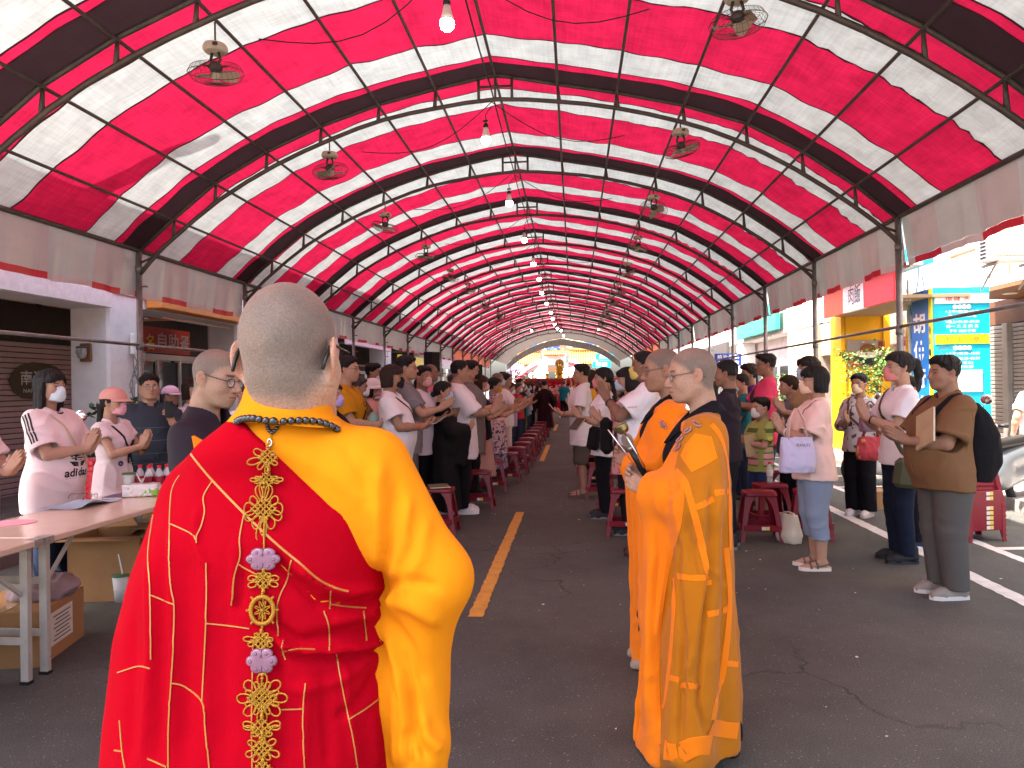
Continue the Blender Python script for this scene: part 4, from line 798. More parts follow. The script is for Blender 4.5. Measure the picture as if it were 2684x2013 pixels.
        for ax in range(3):
            u, v = (ax+1) % 3, (ax+2) % 3
            A = [slice(None)]*3; B = [slice(None)]*3; A[ax] = slice(0, -1); B[ax] = slice(1, None)
            na, nb2 = n[tuple(A)], n[tuple(B)]; e = np.stack(np.nonzero(na != nb2), 1)
            e = e[(e[:, u] > 0) & (e[:, v] > 0) & (e[:, u] < N[u]-1) & (e[:, v] < N[v]-1)]
            ins = na[tuple(e.T)]
            def cell(du, dv): q = e.copy(); q[:, u] += du; q[:, v] += dv; return idx[tuple(q.T)]
            q = np.stack([cell(-1, -1), cell(0, -1), cell(0, 0), cell(-1, 0)], 1)
            q[~ins] = q[~ins][:, ::-1]; Q.append(q)
        Q = np.concatenate(Q); Q = Q[(Q >= 0).all(1)]
        return P, Q
def normals(P, Q):
    a = P[Q[:, 2]]-P[Q[:, 0]]; b = P[Q[:, 3]]-P[Q[:, 1]]; f = np.cross(a, b); N = np.zeros_like(P)
    for j in range(4): np.add.at(N, Q[:, j], f)
    return N/(np.linalg.norm(N, axis=1)[:, None]+1e-12)
_H = np.random.RandomState(5).rand(64, 64, 64).astype(np.float32)
def vnoise(P, s=1.0, o=0.0):
    """smooth value noise 0..1, s = frequency (scalar or 3 values)"""
    q = np.asarray(P)*np.asarray(s)+np.array([o, o*1.7+3.1, o*.6+9.2]); i = np.floor(q).astype(int); f = q-i; f = f*f*(3-2*f); r = 0
    for a in (0, 1):
        for b in (0, 1):
            for c in (0, 1):
                w = (f[:, 0] if a else 1-f[:, 0])*(f[:, 1] if b else 1-f[:, 1])*(f[:, 2] if c else 1-f[:, 2])
                r = r+w*_H[(i[:, 0]+a) % 64, (i[:, 1]+b) % 64, (i[:, 2]+c) % 64]
    return r
def relax(P, Q, it=1, w=.5):
    for _ in range(it):
        S = np.zeros_like(P); n = np.zeros(len(P))
        for j in range(4):
            np.add.at(S, Q[:, j], P[Q[:, (j+1) % 4]]+P[Q[:, j-1]]); np.add.at(n, Q[:, j], 2)
        P = P*(1-w)+w*S/np.maximum(n, 1)[:, None]
    return P
def folds(P, Q, amp=.005, o=0.0, fr=(9, 9, 4), vert=0.0, zc=1.0):
    N = normals(P, Q)
    w = P+.05*np.stack([vnoise(P, 5, o+1), vnoise(P, 5, o+2), vnoise(P, 5, o+3)], 1)
    a = 1-np.abs(2*vnoise(w, fr, o)-1)*2; b = 1-np.abs(2*vnoise(w, (fr[0]*2.2, fr[1]*2.2, fr[2]*2.4), o+5)-1)*2
    dsp = amp*(a*.9+b*.45-.2)
    if vert:
        th = np.arctan2(P[:, 1], P[:, 0]); dn = np.clip((zc-P[:, 2])/.6, 0, 1)
        dsp = dsp+vert*dn*np.sin(th*9+3*vnoise(P, (3, 3, 1), o+8)*2+o)
    return P+N*dsp[:, None]
def drape(P, Q, amp=.005, o=0.0, legs=False, vert=0.0):
    """cloth creases: long soft ridges that run down and inwards, a few short pulls"""
    N = normals(P, Q); x, y, z = P.T; s = np.sign(y)
    w = .035*(np.stack([vnoise(P, 4.5, o+1), vnoise(P, 4.5, o+2), vnoise(P, 4.5, o+3)], 1)-.5)*2+P
    ay = np.abs(w[:, 1]); zz = w[:, 2]
    if legs: q = np.stack([w[:, 0]*5, w[:, 1]*5, zz*11+ay*6+w[:, 0]*5], 1); r = np.stack([w[:, 0]*10, w[:, 1]*10, zz*2], 1)
    else: q = np.stack([w[:, 0]*4, s*2+(ay*.80+zz*.60)*3, (zz*.80-ay*.60)*11], 1); r = np.stack([w[:, 0]*9, w[:, 1]*9, zz*2.0], 1)
    rid = lambda n: np.maximum(0, 1-np.abs(2*n-1)*2.4)
    m = vnoise(P, 3, o+6); m = np.clip((m-.3)*2.2, 0, 1)
    d = amp*(1.15*rid(vnoise(q, 1, o))*m+.95*rid(vnoise(r, 1, o+11))*(1-m*.6)+.6*(vnoise(P, 5, o+20)-.5))
    if vert:
        th = np.arctan2(y, x); dn = np.clip((1.05-z)/.7, 0, 1)
        d = d+vert*dn*np.sin(th*8+4*vnoise(P, (2.5, 2.5, .8), o+8)+o)
    return P+N*d[:, None]
def joinm(*ms):
    V = []; F = []; b = 0
    for P, Q in ms: V.append(P); F.append(Q+b); b += len(P)
    return np.concatenate(V), np.concatenate(F)
def setcol(o, C, name='Col'):
    a = o.data.color_attributes.new(name, 'FLOAT_COLOR', 'POINT'); q = np.ones((len(o.data.vertices), 4), np.float32); q[:, :3] = C; a.data.foreach_set('color', q.ravel())
def bvh_of(o):
    me = o.data; return BVHTree.FromPolygons([v.co.copy() for v in me.vertices], [tuple(p.vertices) for p in me.polygons])
def wrap(name, V2, F, tree, o, u, v, n, m, parent, lift=.002, reach=.25, subdiv=0):
    """lays a flat print (2-D outline) on a curved surface along -n"""
    o, u, v, n = Vector(o), Vector(u).normalized(), Vector(v).normalized(), Vector(n).normalized(); V = []
    for a, b in V2:
        p = o+u*a+v*b+n*reach; h = tree.ray_cast(p, -n)
        V.append((h[0]+n*lift) if h[0] is not None else (p-n*reach))
    return mk(name, V, F, m, parent, smooth=False)
def densify(V, F, step):
    """split long edges of a flat outline so that it can bend"""
    bm = bmesh.new(); vs = [bm.verts.new((a, b, 0)) for a, b in V]
    for f in F:
        try: bm.faces.new([vs[i] for i in f])
        except ValueError: pass
    bmesh.ops.triangulate(bm, faces=bm.faces[:])
    for _ in range(4):
        e = [x for x in bm.edges if x.calc_length() > step]
        if not e: break
        bmesh.ops.subdivide_edges(bm, edges=e, cuts=1); bmesh.ops.triangulate(bm, faces=bm.faces[:])
    bm.verts.index_update(); V = [(v.co.x, v.co.y) for v in bm.verts]; F = [tuple(v.index for v in f.verts) for f in bm.faces]; bm.free(); return V, F
# ================================================================== people
SKIN = mat('skin', (.5, .3, .2), rough=.5, attr='Col', sss=.12, bump=.10, bs=140, var=.07, vs=30, spec=.4)
STUB = mat('shaved_skin', (.5, .3, .2), rough=.48, attr='Col', sss=.08, bump=.34, bs=420, var=.30, vs=240, spec=.42)
def hairmat(name, c): return mat(name, c, rough=.5, var=.35, vs=28, bump=.45, bs=90, spec=.3, stretch=(3, 3, .6))
HAIR = {'black': hairmat('black_hair', (.012, .010, .010)), 'brown': hairmat('brown_hair', (.030, .014, .009)), 'red': hairmat('reddish_hair', (.045, .016, .010)), 'grey': hairmat('greying_hair', (.06, .055, .052))}
TONES = {'fair': (.56, .335, .235), 'mid': (.47, .265, .175), 'tan': (.36, .185, .115), 'dark': (.26, .125, .075), 'rosy': (.53, .29, .215)}
def V3(*a): return np.array(a, float)
def unit(v): v = np.asarray(v, float); return v/(np.linalg.norm(v)+1e-12)
def headpts(p):
    """offset helper for the scalp line"""
    return np.interp(p[:, 0], [-.13, -.055, -.022, -.006, .012, .030, .052, .070, .10], [-.078, -.074, -.040, .000, .004, .030, .046, .066, .072])
def head_field(h, sx=0, fat=0.0, nose=1.0, seed=0):
    r = random.Random(seed); j = lambda a: r.uniform(-a, a)
    f = Field((-.135, -.105, -.215), (.135, .105, .135), h); fa = fat
    w = 1+(.02 if sx else 0)*0+j(.02); jw = (.046 if sx else .052)+.010*fa; ch = (-.100 if sx else -.104)+j(.003)
    f.ell((-.012, 0, .030), (.098, .076*w, .087)); f.ell((.024, 0, -.030), (.064, .060*w+.006*fa, .076), .03)
    for s in (-1, 1):
        f.cap((-.004, s*(jw+.004), -.048), (.046, s*(jw*.55), ch+.012), .021+.006*fa, .018+.004*fa, .03)
        f.ell((.052, s*.036, -.026), (.028, .026+.004*fa, .026+.004*fa), .03)
        f.cap((.077, s*.010, .021), (.062, s*.046, .019), .0105 if not sx else .009, .009, .02)
    f.ell((.064, 0, ch+.002), (.021, .022+.004*fa, .016), .022)
    f.ell((.068, 0, -.064), (.024, .032, .026), .025)
    n = nose
    f.cap((.082, 0, .014), (.098+.007*n, 0, -.026), .0072, .0105*n, .014); f.ell((.098+.008*n, 0, -.031), (.0115*n, .0125*n, .0105), .008)
    for s in (-1, 1): f.ell((.092, s*.0125*n, -.035), (.011, .0075, .0078), .008)
    for s in (-1, 1):
        f.ell((.094, s*.032, .001), (.019, .019, .0085), .012, 's'); f.ell((.0675, s*.032, .0005), (.0155, .0165, .0115), .003)
        f.cap((.0815, s*.020, .0055), (.0775, s*.046, .0045), .0028, .0024, .004)         # upper lid
    f.cap((.0850, -.018, -.0600), (.0920, 0, -.0580), .0045, .0052, .009); f.cap((.0850, .018, -.0600), (.0920, 0, -.0580), .0045, .0052, .009)
    f.cap((.083, -.016, -.0672), (.0895, 0, -.0685), .0046, .0060, .009); f.cap((.083, .016, -.0672), (.0895, 0, -.0685), .0046, .0060, .009)
    f.cap((.0885, -.022, -.0634), (.0965, 0, -.0632), .0014, .0018, .004, 's'); f.cap((.0885, .022, -.0634), (.0965, 0, -.0632), .0014, .0018, .004, 's')
    for s in (-1, 1):
        rot = Matrix.Rotation(s*R(-24), 3, 'Z') @ Matrix.Rotation(R(-10), 3, 'Y')
        f.ell((-.012, s*.083, -.004), (.0195, .0068, .0315), .006, 'u', rot); f.ell((-.005, s*.076, -.030), (.010, .007, .012), .008)
        f.ell((-.0065, s*.0895, .002), (.0115, .0055, .0195), .003, 's', rot)
    f.cap((-.026, 0, -.05), (-.046, 0, -.24), (.052 if sx else .057)+.008*fa, (.055 if sx else .062)+.010*fa, .035)
    return f
_hc = {}
def head_mesh(h, sx, fat, nose, seed):
    k = (h, sx, round(fat, 1), nose, seed)
    if k not in _hc:
        P, Q = head_field(h, sx, fat, nose, seed).mesh(); _hc[k] = (relax(P, Q, 1, .3), Q)
    return _hc[k]
def paint_head(P, tone, sx, shaved, lipc=None, grey=0.0, buzz=0.0):
    t = np.array(TONES[tone] if isinstance(tone, str) else tone); C = np.tile(t, (len(P), 1)); x, y, z = P.T; ay = np.abs(y)
    def mix(m, c): nonlocal C; m = np.clip(m, 0, 1)[:, None]; C = C*(1-m)+np.array(c)*m
    front = x > .05
    mix(.45*np.exp(-(((x-.06)/.03)**2+((ay-.035)/.022)**2+((z+.03)/.025)**2)), t*np.array((1.08, .82, .78)))
    mix(.4*np.exp(-(((x-.107)/.015)**2+(y/.014)**2+((z+.03)/.014)**2)), t*np.array((1.1, .8, .75)))
    lip = np.exp(-((y/.019)**4))*np.exp(-(((z+.0632)/(.0095))**4))*(x > .074); mix(.75*lip, lipc if lipc is not None else t*np.array((.92, .55, .52)))
    mix(.85*(np.exp(-((z+.0632)/.0017)**2)*np.exp(-(y/.021)**6)*(x > .074)), t*.18)
    bz = .0255-.10*(ay-.03)**2*10*.6+.0; brow = np.exp(-((z-bz)/.0050)**4)*np.exp(-((ay-.032)/.0175)**6)*(x > .045); mix((.92 if not sx else .75)*brow, (.03, .022, .018))
    eye = np.exp(-((z-.0015)/.0052)**4)*np.exp(-((ay-.0325)/.0125)**6)*(x > .05); mix(.95*eye, (.035, .02, .015))
    wh = np.exp(-((z-.0005)/.0026)**4)*(np.exp(-((ay-.041)/.0040)**4)+np.exp(-((ay-.0235)/.0035)**4))*(x > .05); mix(.75*wh, (.48, .42, .38))
    lash = np.exp(-((z-.0058)/.0018)**2)*np.exp(-((ay-.033)/.0145)**6)*(x > .05); mix(.85*lash, (.02, .013, .01))
    for sgn in (1,): mix(.8*np.exp(-(((x-.098)/.008)**2+((ay-.0065)/.0035)**2+((z+.0400)/.0025)**2)), t*.25)
    ear = np.clip(3-3*(((x+.011)/.025)**2+((z+.004)/.037)**2), 0, 1)*np.clip((ay-.0755)/.004, 0, 1); mix(.35*ear, t*np.array((1.15, .75, .68))); mix(.75*np.exp(-(((x+.004)/.006)**2+((ay-.080)/.006)**2+((z+.006)/.008)**2)), t*.22)
    if shaved:
        hl = headpts(P); s = np.clip((z-hl+.014+.012*(vnoise(P, 40)-.5))/.034, 0, 1); s = s*s*(3-2*s)*(1-ear); s *= (.86-.34*np.clip((z-.06)/.06, 0, 1)*np.clip((x+.08)/.10, 0, 1))*(.88+.24*vnoise(P, 28, 4))
        mix(s*.97, (.150, .118, .096) if not grey else (.25, .21, .18))
    if buzz:
        hl = headpts(P); s = np.clip((z-hl)/.012, 0, 1)*(1-ear); mix(s*buzz, (.03, .024, .020))
    # nape and neck a little darker in tone than the face
    return C
def hair_mesh(style, h, seed=0):
    f = Field((-.20, -.17, -.42), (.155, .17, .175), h); o = seed*3.7
    X_, Y_, Z_ = f.ax[0][:, None, None], f.ax[1][None, :, None], f.ax[2][None, None, :]
    line = np.interp(X_, [-.13, -.055, -.022, -.006, .012, .030, .052, .070, .10], [-.078, -.074, -.040, .000, .004, .030, .046, .066, .072])
    if style in ('short', 'crop', 'quiff', 'curly', 'recede'):
        t0, t1 = {'short': (.008, .024), 'crop': (.003, .016), 'quiff': (.006, .027), 'curly': (.020, .034), 'recede': (.006, .012)}[style]
        f.ell((-.012, 0, .030), (.098, .077, .087)); f.ell((.024, 0, -.030), (.062, .058, .076), .03)
        ln = line+(.014+.05*np.clip(X_-.03, 0, .05) if style == 'recede' else -.010 if style == 'curly' else 0)
        up = np.clip((Z_-.035)/.05, 0, 1); ed = np.clip((Z_-ln)/.030, 0, 1)**.7
        tt = (t0+(t1-t0)*up*up*(3-2*up))*ed-.003*(1-ed)
        if style == 'quiff': tt = tt+.016*ed*np.clip((X_-.02)/.06, 0, 1)*up
        if style == 'short': tt = tt+.006*ed*np.clip((X_-.03)/.05, 0, 1)
        f.d = (f.d-tt.astype(np.float32)); f.clip(lambda X, Y, Z: ln-.012-Z)
    else:
        t = .016
        f.ell((-.014, 0, .034), (.100+t, .078+t*.8, .088+t))
        if style in ('bob', 'long', 'bobmid'):
            lo = {'bob': -.125, 'bobmid': -.10, 'long': -.23}[style]
            f.loft([(lo, -.045, 0, .070, .088), (-.06, -.030, 0, .088, .098), (.02, -.018, 0, .105, .095), (.06, -.014, 0, .10, .088)], .03)
            # face opening with a fringe
            cut = np.maximum(.052-X_, np.maximum(np.abs(Y_)-(.052+.25*np.clip(.05-X_, -.05, 1)), Z_-(.050 if seed % 2 else .058)))
            f.d = np.maximum(f.d, -cut.astype(np.float32))
            cut2 = np.maximum(np.maximum(.022-X_, Z_-.03), np.abs(Y_)-.30); f.d = np.maximum(f.d, -np.where(np.abs(Y_) > 0, cut2, 1).astype(np.float32))
            f.ell((.070, -.02+.04*(seed % 2), .072), (.030, .055, .028), .02)
            if style == 'long':
                for s in (-1, 1): f.cap((.01, s*.082, .0), (-.005, s*.088, -.19), .022, .016, .02)
            # neck stays free inside
            f.cap((.02, 0, -.10), (.02, 0, -.4), .058, .06, .01, 's')
        else:                                          # tied back
            f.clip(lambda X, Y, Z: line-.004-Z)
            f.ell((.045, 0, .070), (.050, .066, .042), .015); f.clip(lambda X, Y, Z: (line-.006-Z))
            if style == 'pony':
                f.cap((-.10, 0, .04), (-.142, 0, .045), .024, .026, .015); f.cap((-.142, 0, .045), (-.158, .01, -.06), .030, .032, .02); f.cap((-.158, .01, -.06), (-.145, .012, -.17), .030, .012, .02)
            if style == 'lowpony':
                f.cap((-.095, 0, -.03), (-.128, 0, -.05), .026, .026, .015); f.cap((-.128, 0, -.05), (-.13, .0, -.22), .030, .028, .02); f.cap((-.13, 0, -.22), (-.12, 0, -.36), .028, .008, .02)
            if style == 'bun': f.ell((-.125, 0, -.028), (.036, .040, .038), .012)
    P, Q = f.mesh()
    N = normals(P, Q); th = np.arctan2(P[:, 1], P[:, 0]+.01)
    st = vnoise(np.stack([th*9, P[:, 2]*14, P[:, 0]*9], 1), 1, o)-.5; st2 = vnoise(np.stack([th*26, P[:, 2]*18, P[:, 0]*30], 1), 1, o+4)-.5
    a = .010 if style == 'curly' else .006
    if style == 'curly': st = vnoise(P, 38, o)-.5; st2 = vnoise(P, 80, o)-.5
    P = P+N*((st*a*1.3+st2*a)[:, None])
    return P, Q
_hrc = {}
def hair_cached(style, h, seed):
    k = (style, h, seed % 4)
    if k not in _hrc: _hrc[k] = hair_mesh(style, h, seed % 4)
    return _hrc[k]
def hand(f, W, fd, n, t, s=1.0, curl=0.0, spread=0.0, thumb=0.0, curls=None):
    """W wrist, fd finger direction, n palm normal, t towards the thumb side"""
    fd = unit(fd); n = unit(n-fd*(n@fd)); t = unit(t-fd*(t@fd)-n*(t@n)); W = np.asarray(W, float)
    off = (.0285, .0095, -.0095, -.0280); ln = (.072, .080, .074, .057); pl = (.090, .093, .088, .080)
    f.cap(W-fd*.008, W+fd*.012, .0235*s, .0245*s, .02)
    for i in range(4):
        K = W+s*(fd*pl[i]+t*off[i]); f.cap(W+s*(t*off[i]*.55+fd*.012), K, .0150*s, .0122*s, .012)
    f.cap(W+s*(t*.018+fd*.022+n*.008), W+s*(t*.024+fd*.06+n*.008), .018*s, .013*s, .014)
    for i in range(4):
        c = curls[i] if curls is not None else curl; K = W+s*(fd*pl[i]+t*off[i]); d = unit(fd+t*(off[i]*spread*12)); p = K; a = 0
        for sg, (q, r0, r1) in enumerate(((.46, .0102, .0095), (.30, .0095, .0087), (.26, .0087, .0068))):
            a += c*(.75, 1.0, .7)[sg]; dd = d*math.cos(a)+n*math.sin(a); e = p+dd*ln[i]*q*s; f.cap(p, e, r0*s, r1*s, .0035); p = e
    b = W+s*(fd*.030+t*.026+n*.006); d = unit(fd*.78+t*(.62-.5*thumb)+n*(.15+.7*thumb)); e = b+d*.044*s; f.cap(b, e, .0145*s, .0112*s, .010)
    d2 = unit(fd*.95+t*(.25-.35*thumb)+n*(.1+.5*thumb)); f.cap(e, e+d2*.032*s, .0108*s, .0080*s, .004)
def elbow(S, W, a, b, pole):
    S, W, pole = map(lambda q: np.asarray(q, float), (S, W, pole)); d = W-S; L = min(np.linalg.norm(d), (a+b)*.999); u = unit(d); W = S+u*L
    c = (a*a+L*L-b*b)/(2*a*L); h = a*math.sqrt(max(0, 1-c*c)); pp = unit(pole-u*(pole@u)); return S+u*a*c+pp*h, W
# pose: for each side (R=-1, L=+1) wrist, finger direction, palm normal, thumb direction, curl
def pose_arms(kind, g, sh=.175, z0=0.0, **k):
    o = {}
    for s in (-1, 1):
        if kind == 'pray':
            x, z, el = k.get('x', .27), k.get('z', 1.16)+z0, k.get('el', 55); e = R(el); fd = V3(math.cos(e), 0, math.sin(e))
            o[s] = dict(W=V3(x, s*.0235, z), fd=fd+V3(0, -s*.02, 0), n=V3(0, -s, 0), t=V3(-math.sin(e), 0, math.cos(e)), curl=.03, pole=V3(-.25, s*k.get('out', .75), -1))
        elif kind == 'book':
            x, z = k.get('x', .30), k.get('z', 1.10)+z0; o[s] = dict(W=V3(x, s*.10, z), fd=V3(.75, -s*.55, .30), n=V3(-.30, -s*.35, .85), t=V3(-.1, s*.8, .5), curl=.45, pole=V3(-.4, s*.7, -1), thumb=.5)
        elif kind == 'bookpray':
            x, z = k.get('x', .28), k.get('z', 1.16)+z0; o[s] = dict(W=V3(x-.02, s*.03, z), fd=V3(.85, 0, .5), n=V3(0, -s, 0), t=V3(-.5, 0, .85), curl=.06, pole=V3(-.3, s*.8, -1))
        elif kind == 'down':
            o[s] = dict(W=V3(.03, s*(sh+.09+.06*g), .86+z0), fd=V3(.15, -s*.05, -1), n=V3(-.1, -s, 0), t=V3(1, 0, .15), curl=.35, pole=V3(-.6, s*.8, 0), thumb=.3)
        elif kind == 'phone':
            if s == 1: o[s] = dict(W=V3(.30, .14, 1.24+z0), fd=V3(.15, -.35, .9), n=V3(-.8, -.5, .1), t=V3(-.3, .3, .2)+V3(.4, -.6, .6), curl=.65, pole=V3(0, .7, -1), thumb=.5)
            else: o[s] = dict(W=V3(.03, -(sh+.10), .88+z0), fd=V3(.15, .05, -1), n=V3(-.1, 1, 0), t=V3(1, 0, .15), curl=.35, pole=V3(-.6, -.8, 0))
        elif kind == 'raise':
            o[s] = dict(W=V3(.20, s*.12, 1.88+z0), fd=V3(.1, -s*.3, 1), n=V3(1, 0, 0), t=V3(0, -s, .2), curl=.4, pole=V3(.3, s, -.2))
        elif kind == 'hold':
            x, z = k.get('x', .33), k.get('z', 1.07)+z0
            o[s] = dict(W=V3(x-.005, s*.055, z-(.03 if s > 0 else 0)), fd=V3(.72, -s*.30, .52), n=V3(.10, -s, .05), t=V3(-.55, -s*.1, .80), curl=.62, curls=(.55, .68, .74, .80), pole=V3(-.2, s*.8, -1), thumb=.55)
        elif kind == 'half':
            if s == -1: o[s] = dict(W=V3(.25, -.02, 1.15+z0), fd=V3(.6, .05, .8), n=V3(0, 1, 0), t=V3(-.8, 0, .6), curl=.05, pole=V3(-.3, -.7, -1))
            else: o[s] = dict(W=V3(.10, sh+.08, .90+z0), fd=V3(.3, -.05, -1), n=V3(-.1, -1, 0), t=V3(1, 0, .3), curl=.5, pole=V3(-.6, .8, 0))
    return o
BODYCACHE = {}
def arms_hands(pose, sh, girth, sx, h, hs=1.0, fine=None, **k):
    """returns arm+hand meshes and the joints (standard 1.70 m body)"""
    key = (pose, round(sh, 3), round(girth, 2), sx, h, hs, tuple(sorted(k.items())))
    if key in BODYCACHE: return BODYCACHE[key]
    o = pose_arms(pose, girth, sh, **k); J = {}; ms = []
    ra = (.040, .035, .0345, .0235) if sx else (.045, .039, .039, .0265); gg = 1+.32*girth
    f = Field((-.30, -.52, .62), (.55, .52, 2.02 if pose == 'raise' else 1.52), max(h, .007))
    for s in (-1, 1):
        q = o[s]; S = V3(-.018, s*sh, 1.350); E, W = elbow(S, q['W'], .285, .245, q['pole']); q['W'] = W; J[s] = (S, E, W, q)
        f.cap(S+(E-S)*.25, E, ra[0]*gg*.95, ra[1]*gg, .02); m = E+(W-E)*.32; f.cap(E, m, ra[1]*gg*.98, ra[2]*gg*1.03, .015); f.cap(m, W, ra[2]*gg*1.03, ra[3]*(1+.1*girth), .015)
    ms.append(f.mesh())
    hh = fine or max(h*.55, .0028)
    Ws = [J[s][2]+unit(J[s][3]['fd'])*.08 for s in (-1, 1)]
    grp = [(-1, 1)] if np.linalg.norm(Ws[0]-Ws[1]) < .25 else [(-1,), (1,)]
    for g in grp:
        c = [J[s][2]+unit(J[s][3]['fd'])*.07 for s in g]; lo = np.min(c, 0)-.15; hi = np.max(c, 0)+.15; hf = Field(lo, hi, hh)
        for s in g:
            q = J[s][3]; S, E, W, _ = J[s]; rw = ra[3]*(1+.1*girth); rm = ra[2]*gg*1.03; hf.cap(W-(W-E)*.35, W, (rw+(rm-rw)*.35/.68)*.994, rw, 0)
            hand(hf, W, q['fd'], q['n'], q['t'], hs*(.93 if sx else 1.0), q['curl'], 0, q.get('thumb', 0), q.get('curls'))
        ms.append(hf.mesh())
    BODYCACHE[key] = (joinm(*ms), J); return BODYCACHE[key]
def torso_rows(sx, g, ease=0.0, hem=.78, belly=0.0, flare=0.0):
    e = ease; B = belly
    if sx: R0 = [(.70, .0, .125, .190), (.80, -.01, .118, .185), (.92, -.012, .112, .172), (1.05, -.005, .092, .136), (1.15, .005, .100, .142), (1.24, .020, .110, .150), (1.31, .006, .092, .154), (1.36, -.012, .072, .148), (1.395, -.022, .060, .112), (1.43, -.032, .056, .072), (1.46, -.036, .052, .058)]
    else: R0 = [(.70, .0, .115, .178), (.80, .0, .112, .172), (.92, .0, .110, .165), (1.05, .005, .104, .152), (1.15, .010, .108, .160), (1.24, .014, .116, .172), (1.31, .002, .100, .180), (1.36, -.014, .078, .172), (1.395, -.024, .064, .130), (1.43, -.034, .060, .082), (1.46, -.038, .056, .064)]
    o = []
    for z, cx, a, b in R0:
        w = math.exp(-((z-1.01)/.17)**2); lo = max(0, (1.1-z)/.3)
        o.append((z, cx+B*.055*w+.012*g*w, 0, a+e*(1 if z < 1.37 else .45)+.034*g*(z < 1.33)+B*.060*w+flare*lo*.5, b+e*1.05*(1 if z < 1.33 else .3)+.040*g*(z < 1.35)+B*.030*w+flare*lo))
    if hem < .70: o = [(hem, o[0][1], 0, o[0][3]+flare*.2, o[0][4]+flare*.3)]+o
    return o
def shirt_mesh(J, sx, g, h, ease=.018, hem=.79, sleeve=.55, sw=.066, belly=0.0, seed=0, amp=.0115, flare=0.0, neck=.068, tuckout=.0, lowneck=0.0, sl_flat=.0):
    lo = (-.36, -.50, hem-.03); hi = (.45, .50, 1.52)
    f = Field(lo, hi, h); f.loft(torso_rows(sx, g, ease, hem, belly, flare))
    for s in (-1, 1):
        S, E, W, q = J[s]; S2 = S+V3(0, -s*.012, .002); gg = 1+.26*g
        r0 = (.056 if sx else .062)*gg
        if sleeve <= 1: e = S+(E-S)*sleeve; f.cap(S2, e, r0, sw*gg, .05, end=.0)
        else:
            f.cap(S2, E, r0, sw*gg, .05); e = E+(W-E)*(sleeve-1); f.cap(E, e, sw*gg, sw*.92*gg, .03, end=.0)
    f.clip(lambda X, Y, Z: hem-Z+.012*np.sin(X*9+seed)*np.sin(Y*7+seed))
    for s in (-1, 1):
        S, E, W, q = J[s]
        if sleeve <= 1: e = S+(E-S)*sleeve; d = unit(E-S)
        else: e = E+(W-E)*(sleeve-1); d = unit(W-E)
        f.cap(e-d*.018, e+d*.012, sw*(1+.3*g)-.016, sw*(1+.3*g)-.013, 0, 's')
    f.cap((-.016, 0, 1.425-lowneck*.3), (-.045, 0, 1.56), neck, neck+.022, .010, 's')
    if lowneck: f.ell((.060, 0, 1.40), (.06, .060, lowneck), .015, 's')
    P, Q = f.mesh(); P = drape(P, Q, amp, seed*2.3); return P, Q
def pants_mesh(sx, g, h, top=1.02, bottom=.07, hipw=0.0, leg=(.094, .066, .056), stance=.088, seed=0, amp=.005, belly=0.0, stagger=0.0):
    f = Field((-.26, -.36, max(bottom-.03, -.02)), (.28, .36, top+.03), h); k = .036*g
    f.loft([(.76, -.008, 0, .105+k, .150+k), (.86, -.008, 0, .114+k, .170+k), (.95, 0, 0, .110+k+.03*belly, .160+k), (top, .0, 0, .102+k+.05*belly, .146+k)])
    for s in (-1, 1):
        hp = V3(-.008, s*.082, .80); kn = V3(.015+s*stagger*.5, s*stance, .47); an = V3(-.015+s*stagger, s*(stance+.004), bottom)
        f.cap(hp, kn, leg[0]*(1+.35*g), leg[1]*(1+.30*g), .03); f.cap(kn, an, leg[1]*(1+.30*g), leg[2]*(1+.12*g), .02)
    f.clip(lambda X, Y, Z: np.maximum(Z-top, bottom-Z)+0*X+0*Y)
    P, Q = f.mesh(); P = drape(P, Q, amp*.9, seed*1.9+7, legs=True); return P, Q
def skirt_mesh(g, h, top=1.02, bottom=.25, r=(.16, .22), seed=0, vert=.012):
    f = Field((-.34, -.38, bottom-.03), (.34, .38, top+.03), h)
    f.loft([(bottom, 0, 0, r[1]*.85, r[1]), (.80, 0, 0, .12+.03*g, .178+.03*g), (.92, 0, 0, .114+.03*g, .168+.03*g), (top, 0, 0, .098+.03*g, .138+.03*g)])
    P, Q = f.mesh(); return folds(P, Q, .003, seed, vert=vert, zc=.9), Q
def legs_mesh(h, g, stance=.088, sx=0, stagger=0.0):
    f = Field((-.2, -.22, -.0), (.24, .22, .95), h)
    for s in (-1, 1):
        hp = V3(-.005, s*.08, .85); kn = V3(.012+s*stagger*.5, s*stance, .47); cf = V3(-.018+s*stagger*.75, s*stance, .33); an = V3(-.02+s*stagger, s*stance, .085)
        f.cap(hp, kn, .080*(1+.3*g), .052*(1+.2*g), .02); f.cap(kn, cf, .050*(1+.2*g), .052*(1+.25*g), .02); f.cap(cf, an, .050*(1+.25*g), .034*(1+.2*g), .02)
        f.cap(an+V3(-.02, 0, -.03), an+V3(.10, 0, -.055), .036, .028, .025); f.cap(an+V3(.1, 0, -.058), an+V3(.165, 0, -.066), .027, .016, .015, fl=(1, .62))
    f.clip(lambda X, Y, Z: .004-Z+0*X+0*Y); return f.mesh()
def shoe_mesh(h, x, y, low=False, L=1.0):
    f = Field((x-.13, y-.07, -.005), (x+.23, y+.07, .15), h)
    f.cap((x-.035, y, .045), (x+.10*L, y, .035), .045, .043, 0); f.cap((x+.10*L, y, .035), (x+.155*L, y+.004, .028), .043, .030, .03)
    if not low: f.cap((x-.040, y, .06), (x-.045, y, .115), .043, .040, .03)
    f.clip(lambda X, Y, Z: .010-Z+0*X+0*Y)
    if not low: f.cap((x-.03, y, .10), (x-.03, y, .17), .034, .036, .005, 's')
    return f.mesh()
